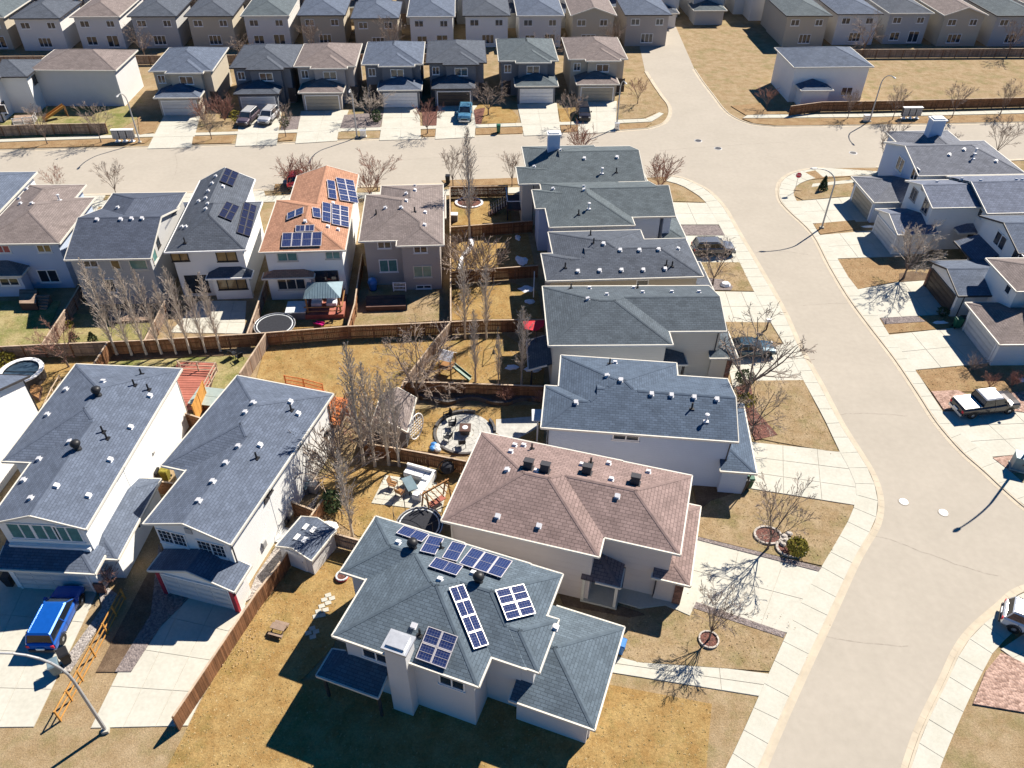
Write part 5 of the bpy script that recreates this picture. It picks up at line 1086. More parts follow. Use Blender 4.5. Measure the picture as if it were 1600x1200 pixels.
needles('cedar_shrub', (370, 190), 1.6, .9, 'golden cedar beside two parked cars across the street', 'needle_y', cone=False, n=300, seed=7)
needles('cedar_shrub', (446, 199), 1.6, .7, 'green bush under the sapling beside the silver car', 'needle', cone=False, n=250, seed=8)
needles('cedar_shrub', (10, 572), 1.3, 1.0, 'yellow-green cedar beside the pool at the left edge', 'needle_y', cone=False, n=420, seed=9)
needles('cedar_shrub', (521, 800), 2.2, .7, 'dark juniper between the fence and the lone poplar', cone=False, n=420, seed=10)
needles('cedar_shrub', (117, 535), 1.2, .55, 'left of two small cedars behind the rear fence', cone=True, n=240, seed=11)
needles('cedar_shrub', (146, 534), 1.1, .55, 'right of two small cedars behind the rear fence', cone=True, n=240, seed=12)
needles('cedar_shrub', (110, 512), .8, .4, 'small yellow cedar at the side fence of the poplar yard', 'needle_y', cone=False, n=140, seed=13)
needles('cedar_shrub', (1471, 493), .9, .6, 'dark low shrub at the dark garage corner', cone=False, n=240, seed=14)
needles('cedar_shrub', (1376, 362), 1.1, .6, 'dark low shrub beside the blue-roofed house garage', cone=False, n=240, seed=15)
# loose trees beyond the far street (unlabelled individually in the photo's cropped part)
for i in range(26):
    x = -110 + i * 9 + rnd.uniform(-3, 3); y = rnd.choice((143, 146, 171, 174)) + x * .061
    if 20 < x < 50: continue
    tree(('vase%d' % (i % 3), 'wide%d' % (i % 3))[i % 2], None, rnd.uniform(4.5, 7), 'bare tree %s from the left among the distant back rows' % ORDN[i], 'bare trees among the distant back rows', wpos=Vector((x, y, 0)))

# ------------------------------------------------------------------ street lamps, signs, boxes, bins
def lamp(px, arm, label, h=7.6, reach=2.6):
    p = at(*px); r = T('street_lamp', label, 'street lamp', (p.x, p.y, 0), math.radians(arm), 'curved street lamps'); b = MB(); pts = [(0, 0, 0), (0, 0, 5.6)]
    for i in range(1, 9): t = i / 8 * math.pi / 2; pts.append((reach * (1 - math.cos(t)) , 0, 5.6 + (h - 5.6) * math.sin(t)))
    b.path([Vector(q) for q in pts], [.11, .085] + [.075 - .003 * i for i in range(8)], 8); P('pole', b, MT['pole'], r)
    c = MB(); c.box(-.2, -.2, 0, .2, .2, .25); P('base', c, MT['concrete2'], r)
    hd = MB(); hd.loft([[(reach + x, w * math.cos(a), h + .02 + q * math.sin(a)) for a in [k * math.pi / 4 for k in range(8)]] for x, w, q in ((-.1, .05, .05), (.1, .14, .08), (.5, .16, .09), (.75, .06, .04))]); P('lamp_head', hd, MT['pole'], r); return r
lamp((219, 223.5), -84, 'street lamp by the mailbox cluster on the far left pavement'); lamp((558, 215.5), -84, 'street lamp by the utility box between far driveways')
lamp((963, 201), -84, 'street lamp on the far side near the cross street corner'); lamp((1358, 191), -84, 'street lamp at far upper right in front of the long fence')
lamp((1283.5, 357), -176, 'curved street lamp on the right-hand grass strip of the side street'); lamp((1592, 727), -150, 'street lamp at the right edge with long shadow over the road')
lamp((166, 1142), 192, 'street lamp at the lower left corner, curving over the driveway', 9.2, 3.0)
p = at(1241, 301); r = T('stop_sign', 'red octagonal stop sign on a thin post at the corner', 'stop sign', (p.x, p.y, 0), math.radians(-12)); b = MB(); b.tube((0, 0, 0), (0, 0, 2.3), .035, .035, 6); P('post', b, MT['metal'], r)
b = MB(); oc = [(.38 * math.cos(math.pi / 8 + k * math.pi / 4), .38 * math.sin(math.pi / 8 + k * math.pi / 4)) for k in range(8)]
b.poly([(x, -.06, 2.4 + z) for x, z in oc]); b.poly([(x, -.04, 2.4 + z) for x, z in reversed(oc)])
for k in range(8): a, c = oc[k], oc[(k + 1) % 8]; b.poly([(a[0], -.04, 2.4 + a[1]), (c[0], -.04, 2.4 + c[1]), (c[0], -.06, 2.4 + c[1]), (a[0], -.06, 2.4 + a[1])])
sg = P('sign_plate', b, MT['red'], r); b = MB()
for k in range(8):
    a, c = oc[k], oc[(k + 1) % 8]; b.poly([(a[0], -.064, 2.4 + a[1]), (c[0], -.064, 2.4 + c[1]), (c[0] * .92, -.064, 2.4 + c[1] * .92), (a[0] * .92, -.064, 2.4 + a[1] * .92)])
P('border', b, MT['white'], sg)
fc = bpy.data.curves.new('lettering', 'FONT'); fc.body = 'STOP'; fc.size = .27; fc.align_x = 'CENTER'; fc.align_y = 'CENTER'; fc.extrude = .004; fc.materials.append(MT['white'])
ft = bpy.data.objects.new('lettering', fc); COL.objects.link(ft); bpy.context.view_layer.update(); fm = bpy.data.meshes.new_from_object(ft.evaluated_get(bpy.context.evaluated_depsgraph_get())); bpy.data.objects.remove(ft)
fo = bpy.data.objects.new('lettering', fm); COL.objects.link(fo); fo.parent = sg; fo.location = (0, -.068, 2.4); fo.rotation_euler = (math.pi / 2, 0, 0)
def mailboxes(px, rz, label):
    p = at(*px); r = T('community_mailbox', label, 'mailbox', (p.x, p.y, .1), math.radians(rz), 'community mailbox clusters')
    for i in range(3):
        x = -1.0 + i * 1.0; b = MB(); b.box(x - .46, -.25, .45, x + .46, .25, 1.65); q = P('box', b, MT['gravel_dark'] if False else MT['slate'], r); c = MB()
        for u in range(4):
            for v in range(3): c.box(x - .42 + v * .29, -.275, .52 + u * .27, x - .16 + v * .29, -.252, .76 + u * .27)
        P('compartment_door', c, MT['pole'], q); t = MB(); t.box(x - .5, -.3, 1.652, x + .5, .3, 1.74); P('lid', t, MT['white'], q); f = MB(); f.box(x - .15, -.15, .05, x + .15, .15, .45); f.box(x - .35, -.3, -.05, x + .35, .3, .05); P('pedestal', f, MT['white'], r)
mailboxes((196, 222), 4, 'grey community mailbox cluster with white lids at upper left'); mailboxes((1421, 186), 4, 'grey community mailbox cluster with white lids at upper right')
def cabinet(px, label, w=.8, h=.9, m='metal', name='utility_box', cat='utility box', rz=4):
    p = at(*px); r = T(name, label, cat, (p.x, p.y, .08), math.radians(rz)); b = MB(); b.box(-w / 2, -w * .35, .1, w / 2, w * .35, h); P('cabinet', b, MT[m], r); c = MB(); c.box(-w / 2 - .04, -w * .35 - .04, h + .002, w / 2 + .04, w * .35 + .04, h + .07); P('lid', c, MT[m], r)
    d = MB(); d.box(-w / 2 - .08, -w * .35 - .08, -.05, w / 2 + .08, w * .35 + .08, .1); P('plinth', d, MT['concrete2'], r); e = MB(); e.box(-.02, -w * .35 - .03, h * .5, .05, -w * .35 - .002, h * .62); P('handle', e, MT['dark_trim'], r)
cabinet((568, 214.5), 'small grey utility box beside the lamp post across the street'); cabinet((1352, 190), 'grey utility box beside the far upper right lamp'); cabinet((1591, 732), 'dark green utility box at the right edge beside the lamp', 1.3, 1.3, 'teal_roof', rz=-20); cabinet((963.5, 203), 'small grey utility box at the far corner lamp', .6, .9)
def bin_(px, label, m, rz=0, h=1.05):
    p = at(*px); r = T('wheelie_bin', label, 'bin', (p.x, p.y, .12), math.radians(rz), 'wheeled bins'); b = MB(); b.loft([[(-.22, -.25, .08), (.22, -.25, .08), (.22, .25, .08), (-.22, .25, .08)], [(-.29, -.34, h), (.29, -.34, h), (.29, .36, h), (-.29, .36, h)]]); P('body', b, MT[m], r)
    l = MB(); l.loft([[(-.31, -.38, h + .002), (.31, -.38, h + .002), (.31, .38, h + .002), (-.31, .38, h + .002)], [(-.27, -.3, h + .09), (.27, -.3, h + .09), (.27, .32, h + .09), (-.27, .32, h + .09)]]); P('lid', l, MT[m], r)
    for s in (-1, 1): w = MB(); w.tube((s * .24 - .03, .28, .1), (s * .24 + .03, .28, .1), .1, .1, 10, True); P('wheel', w, MT['tyre'], r)
    k = MB(); k.tube((-.24, .42, h - .04), (.24, .42, h - .04), .02, .02, 6); P('handle', k, MT[m], r)
bin_((779, 208), 'green wheeled bin standing on the far boulevard', 'green_plastic', 180); bin_((700, 288), 'black wheeled bin on the near kerb by a bare tree', 'black', 0); bin_((1493, 513), 'green wheeled bin with pale lid at the right white garage', 'green_plastic', 90); bin_((1501, 511), 'black wheeled bin beside the green one at the white garage', 'black', 90)
bin_((1160, 765), 'dark bin at the corner of the white-flank garage, left one', 'black', 90); bin_((1167, 762), 'dark bin at the corner of the white-flank garage, right one', 'green_plastic', 90); bin_((107, 1035), 'black bin lying by the left driveway edge', 'black', 40); bin_((92, 1052), 'second dark bin at the left driveway edge, lower', 'teal_roof', 30); bin_((20, 915), 'dark bin in shade at the left garage', 'black'); bin_((968, 1020), 'blue-lidded bin at the corner of the solar house garage', 'blue_plastic', -20)
bin_((247, 752), 'dark bin behind the short orange fence, left', 'black', 0); bin_((262, 750), 'yellow bin behind the short orange fence, right', 'needle_y', 0)
for px, lb in [((1412, 784), 'round pale manhole cover upper left of two on the road'), ((1474, 801), 'round pale manhole cover at the tip of the lamp shadow')]:
    p = at(*px); r = T('manhole_cover', lb, 'manhole cover', (p.x, p.y, .018)); b = MB(); b.lathe([(.0, .02), (.33, .02), (.34, .0)], 24); P('lid', b, MT['white'], r); b = MB(); b.lathe([(.35, 0), (.355, .016), (.42, .014), (.44, 0)], 24); P('ring', b, MT['road'], r)
for px, lb in [((1091, 220), 'dark manhole cover left on the junction'), ((1122, 232), 'dark manhole cover right on the junction'), ((1333, 239), 'dark manhole cover before the right corner house')]:
    p = at(*px); r = T('manhole_cover', lb, 'manhole cover', (p.x, p.y, .014)); b = MB(); b.lathe([(.0, .014), (.42, .014), (.43, .0)], 20); P('lid', b, MT['dark_trim'], r); b = MB(); b.lathe([(.44, 0), (.45, .016), (.55, .012), (.57, 0)], 20); P('ring', b, MT['pole'], r)
p = at(1197, 516); r = T('letterbox', 'white-topped letterbox post on the tan front lawn', 'letterbox', (p.x, p.y, .05)); b = MB(); b.box(-.06, -.06, 0, .06, .06, 1.0); P('post', b, MT['wood_dark'], r); b = MB(); b.box(-.22, -.14, 1.002, .22, .14, 1.3); P('box', b, MT['white'], r)

# ------------------------------------------------------------------ vehicles (nose towards +x)
def ring(x, hw, zb, zt, ch=.12): return [(x, -hw * .93, zb), (x, -hw, zb + ch * 1.2), (x, -hw, zt - ch), (x, -hw * .9, zt - .02), (x, -hw * .45, zt + .02), (x, hw * .45, zt + .02), (x, hw * .9, zt - .02), (x, hw, zt - ch), (x, hw, zb + ch * 1.2), (x, hw * .93, zb)]
def car(kind, pos, heading, col, label, cat, roofcol=None, bedcol=None):
    r = T(kind, label, cat, (pos.x, pos.y, .1), heading); pick = kind == 'parked_pickup'
    if pick: L, W, st = 5.7, .98, [(-2.85, .86, .5, .98), (-2.78, .95, .42, 1.1), (-1.2, .98, .38, 1.12), (.4, .98, .38, 1.12), (1.3, .98, .38, 1.16), (1.9, .97, .38, 1.16), (2.6, .94, .42, 1.08), (2.82, .86, .5, .85)]; gh = (-1.0, 1.55, -.85, .75, 1.86, 1.13)
    elif kind == 'parked_car': L, W, st = 4.6, .9, [(-2.3, .78, .42, .8), (-2.2, .87, .35, .95), (-1.2, .9, .3, .97), (.8, .9, .3, .95), (1.5, .88, .32, .9), (2.1, .84, .36, .8), (2.3, .72, .45, .65)]; gh = (-1.75, .95, -1.1, .15, 1.42, .95)
    else: L, W, st = 4.7, .94, [(-2.35, .82, .45, .95), (-2.25, .92, .38, 1.06), (-1.2, .94, .34, 1.08), (.8, .94, .34, 1.07), (1.5, .93, .36, 1.05), (2.15, .88, .4, .95), (2.36, .76, .48, .72)]; gh = (-2.2, 1.15, -1.95, .4, 1.68, 1.05)
    b = MB(); b.loft([ring(*q) for q in st]); P('body', b, MT[col], r)
    x0, x1, t0, t1, zt, zb = gh; hb, ht = W * .9, W * .77; g_ = MB()
    g_.loft([[(x0, -hb, zb), (x1, -hb * .95, zb), (x1, hb * .95, zb), (x0, hb, zb)], [(t0, -ht, zt - .06), (t1, -ht, zt - .06), (t1, ht, zt - .06), (t0, ht, zt - .06)]]); P('window_glass', g_, MT['car_glass'], r)
    q = MB(); q.loft([[(t0 - .06, -ht - .03, zt - .075), (t1 + .08, -ht - .03, zt - .075), (t1 + .08, ht + .03, zt - .075), (t0 - .06, ht + .03, zt - .075)], [(t0 + .05, -ht * .88, zt + .02), (t1 - .1, -ht * .88, zt + .02), (t1 - .1, ht * .88, zt + .02), (t0 + .05, ht * .88, zt + .02)]]); P('roof', q, MT[roofcol or col], r)
    pl = MB()
    for s in (-1, 1):
        for xa, xb in ((x0, t0), (x1, t1), ((x0 + x1) / 2 - .1, (t0 + t1) / 2)):
            pl.tube((xa, s * hb * (.97 if xa == x1 else 1.0), zb), (xb, s * (ht + .01), zt - .05), .05, .045, 5)
    P('pillar', pl, MT[col], r)
    for s in (-1, 1):
        for x in (-L * .31, L * .31):
            w = MB(); w.lathe([(.16, -.11), (.36, -.11), (.375, -.06), (.375, .06), (.36, .11), (.16, .11)], 18); w.v = [(v[0], v[2], v[1]) for v in w.v]
            wo = P('wheel', w, MT['tyre'], r, (x, s * (W - .1), .36)); m_ = MB(); m_.lathe([(0, .05), (.06, .1), (.2, .085), (.24, .06), (.24, -.06), (0, -.06)], 14); m_.v = [(v[0], v[2] * s, v[1]) for v in m_.v]; P('rim', m_, MT['rim'], wo)
        h_ = MB(); h_.box(L / 2 - .17, s * W * .72 - .14, .66, L / 2 - .03, s * W * .72 + .14, .8); P('headlight', h_, MT['white'], r)
        t_ = MB(); t_.box(-L / 2 - .01, s * W * .82 - .1, .72, -L / 2 + .13, s * W * .82 + .1, .95); P('taillight', t_, MT['red'], r)
        m2 = MB(); m2.box(x1 - .22, s * (W + .02) - .02 + (0 if s > 0 else -.16), zb - .02, x1 - .06, s * (W + .02) + .02 + (.16 if s > 0 else 0), zb + .17); P('mirror', m2, MT[bedcol or col], r)
    ar = MB()
    for s in (-1, 1):
        for x in (-L * .31, L * .31):
            for k in range(8):
                a0, a1 = math.pi * k / 8, math.pi * (k + 1) / 8; ar.poly([(x + q * math.cos(a), s * (W + .006), .36 + q * math.sin(a)) for q, a in ((.39, a0), (.47, a0), (.47, a1), (.39, a1))] if s < 0 else [(x + q * math.cos(a), s * (W + .006), .36 + q * math.sin(a)) for q, a in ((.39, a1), (.47, a1), (.47, a0), (.39, a0))])
        ar.box(-L * .2, s * (W + .004) - .012, .42, L * .2, s * (W + .004) + .012, .5)
    P('wheel_arch', ar, MT['black'], r); sm_ = MB()
    for s in (-1, 1):
        for x in (x1 - .25, (x0 + x1) / 2 - .1, (x0 * .75 + x1 * .25)): sm_.box(x - .012, s * (W + .001) - .006, .55, x + .012, s * (W + .001) + .006, zb - .08)
    sm_.box(x1 + .02, -W * .78, zb + .012, x1 + .05, W * .78, zb + .03); P('panel_seam', sm_, MT['black'], r)
    pt = MB(); pt.box(-L / 2 - .1, -.26, .62, -L / 2 - .02, .26, .76); P('number_plate', pt, MT['white'], r); gr_ = MB(); gr_.box(L / 2 - .1, -W * .5, .55, L / 2 + .02, W * .5, .72); P('grille', gr_, MT['black'], r)
    wp = MB(); wp.poly([(x1 + (t1 - x1) * f, y * hb * (.95 if f < .5 else .8) , zb + (zt - .06 - zb) * f + .012) for f, y in ((.06, -.96), (.06, .96), (.92, .9), (.92, -.9))]); P('windscreen', wp, MT['glass'], r)
    bp = MB(); bp.box(-L / 2 - .08, -W * .85, .36, -L / 2 + .1, W * .85, .58); bp.box(L / 2 - .12, -W * .8, .3, L / 2 + .05, W * .8, .5); P('bumper', bp, MT['metal' if pick else 'dark_trim'], r)
    if pick: bb = MB(); bb.box(-2.74, -.86, 1.12, -1.08, .86, 1.2); P('bed_cover', bb, MT[bedcol or col], r)
    else:
        rr = MB()
        for s in (-1, 1): rr.beam((t0 + .1, s * ht * .92, zt + .05), (t1 - .2, s * ht * .92, zt + .05), .05, .04)
        P('roof_rail', rr, MT['dark_trim'] if col != 'paint_blue' else MT[col], r)
    return r
for nm, c_ in (('paint_dark', (.035, .03, .032)), ('paint_silver', (.55, .55, .56)), ('paint_blue', (.008, .10, .45)), ('paint_white', (.78, .78, .78)), ('paint_plum', (.13, .1, .12)), ('paint_sky', (.10, .26, .40)), ('paint_red', (.45, .05, .05)), ('paint_grey', (.16, .17, .19)), ('paint_teal', (.03, .07, .10))): MT[nm] = paint(nm, c_)
def between(a, b, side): u, v = at(*a), at(*b); d = (v - u).normalized(); return (u + v) / 2 + Vector((-d.y, d.x, 0)) * side, math.atan2(d.y, d.x)
pos, hd = between((1514, 655), (1574, 647), .85); car('parked_pickup', pos, hd, 'paint_dark', 'black crew-cab pickup with sky glare painted on roof and bed cover, right-hand driveway', 'pickup truck', 'paint_silver', 'paint_silver')  # roof and bed cover silver: sky glare on black paint put into their colour
pos, hd = between((102, 1000), (127, 948), .8); car('parked_suv', pos, hd, 'paint_blue', 'bright blue small SUV on the lower left driveway', 'car')
car('parked_suv', at(1620, 990), math.radians(-32), 'paint_white', 'white car cut by the lower right edge', 'car')
car('parked_suv', at(389, 191), math.radians(-98), 'paint_plum', 'plum car, left of two parked across the street', 'car', 'paint_silver'); car('parked_suv', at(421, 189), math.radians(-98), 'paint_silver', 'silver SUV, right of two parked across the street', 'car')
car('parked_pickup', at(727, 183), math.radians(-90), 'paint_sky', 'light blue pickup truck on a far driveway', 'pickup truck'); car('parked_suv', at(911, 183), math.radians(-88), 'paint_dark', 'dark SUV on a far driveway near the corner', 'car')
car('parked_car', at(462, 287), math.radians(100), 'paint_red', 'red car half hidden behind the orange roof', 'car'); car('parked_suv', at(1113, 396), math.radians(3), 'paint_grey', 'grey SUV on a driveway behind bare branches', 'car'); car('parked_car', at(1170, 553), math.radians(3), 'paint_teal', 'dark teal car on a driveway under the big bare tree', 'car')

# ------------------------------------------------------------------ yards: sheds, decks, patios, play things
def deck(q, z, m, label, name='deck', n=14, cat='deck'):
    c = ats(q, z); o = Vector((c[0].x, c[0].y, 0)); r = T(name, label, cat, o); fr = MB(); fr.prism([p - o for p in c], 0, z - .04); P('frame', fr, MT['wood_dark'], r)
    for i in range(n):
        a, b = c[0].lerp(c[3], (i + .06) / n) - o, c[1].lerp(c[2], (i + .06) / n) - o; a2, b2 = c[0].lerp(c[3], (i + .94) / n) - o, c[1].lerp(c[2], (i + .94) / n) - o
        s_ = MB(); s_.prism([a, b, b2, a2], z - .038, z + rnd.uniform(-.004, .004)); s_.uv = [[(i * .37, 0)] * len(f) for f in s_.f]; P('plank', s_, MT[m], r)
    return r
deck([(277, 566), (338, 566), (316, 640), (250, 640)], .5, 'wood_red', 'red-stained deck behind the left grey house', n=20)
rails([(280, 568), (277, 564), (336, 567), (316, 603)], 'red railing around the left house deck', m='cap', zb=.5); 
b_ = rails([(316, 596), (300, 634)], 'yellow cedar privacy screen on the red deck', 'screen', 1.9, 'wood_yellow', .4, 'privacy_screen', 2); k = MB(); W0, W1 = at(316, 596, 2.3), at(300, 634, 2.3); dv = W1 - W0; dv.z = 0
for i in range(16): c = dv * ((i + .5) / 16); k.obox(Vector((c.x, c.y, 1.0)), dv.normalized() * (dv.length / 34), Vector((-dv.y, dv.x, 0)).normalized() * .012, Vector((0, 0, .9)), i * .7)
P('board', k, MT['wood_yellow'], b_, kind='stuff')
p = at(328, 632); r = T('cold_frame', 'grey-lidded wooden storage box between the left houses', 'storage box', (p.x, p.y, 0), math.radians(-8)); b = MB(); b.box(-1.2, -1.1, 0, 1.2, 1.1, .9); P('box', b, MT['wood_dark'], r)
for s in (-1, 1): b = MB(); b.box(-1.25, (-1.13 if s < 0 else .02), .902, 1.25, (-.02 if s < 0 else 1.13), .97); P('lid', b, MT['lid'], r)
deck([(436, 602), (505, 608), (520, 622), (430, 625)], .7, 'wood_orange', 'orange-stained deck behind the second left house', n=10); rails([(444, 587), (473, 592), (503, 600)], 'orange deck railing on the golden lawn', m='wood_orange', zb=.7, bal=True)
deck([(510, 618), (545, 622), (530, 665), (505, 660)], .5, 'wood_orange', 'orange stair deck beside the tangled shrubs', n=9); rails([(517, 624), (542, 632)], 'short orange railing at the stair deck', m='wood_orange', zb=.5, bal=True)
# sheds
def shed(px, w, d, h, rz, label, wall, roof, ridge='x', name='garden_shed', p=.4):
    c = at(*px); a = math.radians(rz); o = c - Vector((math.cos(a) * w / 2 - math.sin(a) * d / 2, math.sin(a) * w / 2 + math.cos(a) * d / 2, 0))
    H = House(name, label, o.x, o.y, rz, [(0, 0, w, d, h, 'NS' if ridge == 'x' else 'EW', dict(o=.12))], roof, wall, 'cream', cat='shed', pitch=p); return H
SH = shed((485, 867), 2.9, 2.9, 1.9, -24, 'white plastic garden shed with grey gable roof beside the fence', 'pale_wall', 'sh_gray', 'y'); SH.door(0, 'S', 1.4, 'white', 1.5, 1.7, .1)
for y in (.7, 1.7):
    for x in (1.15, 1.75): b = MB(); b.box(x - .16, y, 0, x + .16, y + .5, .06); o = P('skylight', b, MT['white'], SH.root, (0, 0, SH.hr(SH.w[0], x, y) + .01))
S2 = shed((618, 672), 3.0, 4.2, 1.9, -4, 'brown shed with taupe roof half hidden by four bare poplars', 'dark_wall', 'sh_taupe', 'y', p=.7)
p = at(652, 684); r = T('round_lattice', 'white round lattice trellis leaning at the brown shed', 'trellis', (p.x, p.y, 0), math.radians(60)); b = MB()
for k in range(24): a, c = k * math.pi / 12, (k + 1) * math.pi / 12; b.tube((.95 * math.cos(a), 0, 1.3 + 1.25 * math.sin(a)), (.95 * math.cos(c), 0, 1.3 + 1.25 * math.sin(c)), .05, .05, 5)
for k in (-.6, -.3, 0, .3, .6): zz = 1.25 * math.sqrt(1 - (k / .95) ** 2); b.tube((k, 0, 1.3 - zz), (k, 0, 1.3 + zz), .025, .025, 4); b.tube((-.95 * zz / 1.25, 0, 1.3 + k), (.95 * zz / 1.25, 0, 1.3 + k), .025, .025, 4)
P('frame', b, MT['white'], r)
# gazebo and hot tub
p = U4.world(6.05, -2.25); r = T('gazebo', 'metal-roofed gazebo with wooden posts over a deck', 'gazebo', p, math.radians(4.5)); b = MB(); top = [(-.45, 0), (.45, 0)]; ro = [(-1.8, -1.5), (1.8, -1.5), (1.8, 1.5), (-1.8, 1.5)]; z0, z1 = 2.35, 3.2
A0, A1 = (-.45, 0, z1), (.45, 0, z1); q = [(x, y, z0) for x, y in ro]
b.poly([q[0], q[1], A1, A0]); b.poly([q[1], q[2], A1]); b.poly([q[2], q[3], A0, A1]); b.poly([q[3], q[0], A0]); b.poly([(x, y, z) for x, y, z in reversed(q)]); P('roof', b, MT['teal_roof'], r); b = MB()
for i in range(14): x = -1.65 + i * 3.3 / 13; t = min(1, (1.8 - abs(x)) / 1.35); b.beam((x, -1.5, z0 + .02), (x, -1.5 + 1.5 * t, z0 + .02 + (z1 - z0) * t), .03, .04)
P('roof_rib', b, MT['teal_roof'], r)
for x, y in ((-1.6, -1.3), (1.6, -1.3), (1.6, 1.3), (-1.6, 1.3)): b = MB(); b.box(x - .08, y - .08, 0, x + .08, y + .08, z0); P('post', b, MT['wood_brown'], r)
b = MB(); b.box(-1.9, -1.7, 0, 1.9, 1.6, .55); P('deck_floor', b, MT['wood_red'], r); b = MB(); b.beam((-1.85, -1.65, 1.45), (1.85, -1.65, 1.45), .1, .1); b.beam((1.85, -1.65, 1.45), (1.85, 1.5, 1.45), .1, .1); b.beam((-1.85, -1.65, .95), (1.85, -1.65, .95), .05, .08); P('rail', b, MT['wood_brown'], r)
for x in (-.9, .6): b = MB(); b.box(x - .5, -.3, .56, x + .5, .4, .95); b.box(x - .5, .4, .56, x + .5, .55, 1.4); P('bench_seat', b, MT['cushion'], r)
p = U4.world(3.3, -3.0); r = T('hot_tub', 'dark square hot tub with pale cover beside the gazebo', 'hot tub', p, math.radians(4.5)); b = MB(); b.box(-.95, -.95, 0, .95, .95, .85); P('cabinet', b, MT['dark_wall'], r); b = MB(); b.box(-1, -1, .853, 1, -.01, .97); b.box(-1, .01, .853, 1, 1, .97); P('cover', b, MT['pad'], r)
def ring_rail(c, rad, z, m, name, parent, rr=.04, n=28, sx=1, sy=1):
    b = MB()
    for k in range(n): a, d = 6.2832 * k / n, 6.2832 * (k + 1) / n; b.tube((rad * sx * math.cos(a), rad * sy * math.sin(a), z), (rad * sx * math.cos(d), rad * sy * math.sin(d), z), rr, rr, 5)
    return P(name, b, MT[m], parent)
def trampoline(wp, rad, label, net=False):
    r = T('trampoline', label, 'trampoline', wp); b = MB(); b.lathe([(0, .8), (rad * .84, .8)], 28); P('mat', b, MT['net'], r); b = MB(); b.lathe([(rad * .84, .802), (rad * .87, .83), (rad * .9, .8)], 28); P('edge_pad', b, MT['pad'], r)
    b = MB(); b.lathe([(rad * .9, .79), (rad * .99, .78)], 28); P('spring_cover', b, MT['net'], r); ring_rail(None, rad, .8, 'metal', 'frame', r, .045)
    for k in range(4): a = k * math.pi / 2 + .6; b = MB(); b.tube((rad * math.cos(a), rad * math.sin(a), 0), (rad * math.cos(a), rad * math.sin(a), .8), .035, .035, 6); P('leg', b, MT['metal'], r)
    if net:
        for k in range(6): a = k * math.pi / 3 + .2; b = MB(); b.tube((rad * 1.03 * math.cos(a), rad * 1.03 * math.sin(a), .3), (rad * 1.03 * math.cos(a), rad * 1.03 * math.sin(a), 2.6), .03, .03, 6); P('net_pole', b, MT['dark_trim'], r)
        ring_rail(None, rad * 1.03, 2.6, 'dark_trim', 'net_ring', r, .02)
trampoline(Vector((-23.05, 62.3, 0)), 1.95, 'big round trampoline with pale edge below the white patio fence'); trampoline(at(656, 831), 1.7, 'netted trampoline half hidden behind the solar house roof', True)
r = T('above_ground_pool', 'round above-ground pool with broad white rim and dark cover', 'pool', (-43.6, 54.3, 0)); b = MB(); b.lathe([(1.75, 0), (1.75, 1.15)], 28); P('wall', b, MT['dark_trim'], r); b = MB(); b.lathe([(1.5, 1.16), (1.52, 1.22), (1.88, 1.22), (1.9, 1.14)], 28); P('rim', b, MT['white'], r); b = MB(); b.lathe([(0, 1.0), (1.5, 1.05)], 28); P('cover', b, MT['pool'], r)
b = MB(); b.box(-1.5, -.02, 1.06, 1.5, .02, 1.1); P('strap', b, MT['black'], r)
# small cedar deck at the pool yard
deck([(48, 600), (64, 602), (60, 622), (46, 614)], .5, 'wood_brown', 'small brown deck between the pool and the white wall', n=6)
# round patio with low wall, chairs and fire table
c = Vector((-3.9, 48.3, 0)); r = T('round_patio', 'round grey paver patio ringed by a low dark wall', 'patio', c); b = MB(); b.lathe([(0, .1), (.35, .1)], 10); P('paver', b, MT['paver'], r)
for j in range(5):
    r0, r1 = .38 + j * .4, .38 + (j + 1) * .4; n = 8 + j * 6
    for k in range(n):
        a0, a1 = 6.2832 * (k + .012) / n, 6.2832 * (k + .988) / n; q = [(r0 * math.cos(a0), r0 * math.sin(a0)), (r1 * .993 * math.cos(a0), r1 * .993 * math.sin(a0)), (r1 * .993 * math.cos(a1), r1 * .993 * math.sin(a1)), (r0 * math.cos(a1), r0 * math.sin(a1))]
        b = MB(); b.prism([Vector((x, y, 0)) for x, y in q], -.02, .1 + rnd.uniform(-.005, .005)); P('paver', b, MT['paver'], r)
for k in range(30):
    if 2 < k < 6: continue
    a0, a1 = 6.2832 * (k + .02) / 30, 6.2832 * (k + .98) / 30; b = MB(); h = .38 if k < 14 else .2
    b.prism([Vector((2.42 * math.cos(a0), 2.42 * math.sin(a0), 0)), Vector((2.62 * math.cos(a0), 2.62 * math.sin(a0), 0)), Vector((2.62 * math.cos(a1), 2.62 * math.sin(a1), 0)), Vector((2.42 * math.cos(a1), 2.42 * math.sin(a1), 0))], -.02, h); P('wall_block', b, MT['slate'], r)
def chair(pos, rz, label, m='black', seat='net'):
    r = T('patio_chair', label, 'chair', pos, rz, None); b = MB(); b.box(-.27, -.25, .4, .27, .25, .45); P('seat', b, MT[seat], r); b = MB()
    b.loft([[(-.27, .25, .45), (.27, .25, .45), (.27, .29, .45), (-.27, .29, .45)], [(-.27, .38, 1.0), (.27, .38, 1.0), (.27, .42, 1.0), (-.27, .42, 1.0)]]); P('backrest', b, MT[seat], r)
    for x in (-.27, .27):
        for y in (-.24, .26): b = MB(); b.tube((x, y, 0), (x, y, .42), .025, .025, 5); P('leg', b, MT[m], r)
        b = MB(); b.box(x - .03, -.25, .62, x + .03, .3, .66); b.box(x - .02, -.25, .42, x + .02, -.2, .62); P('armrest', b, MT[m], r)
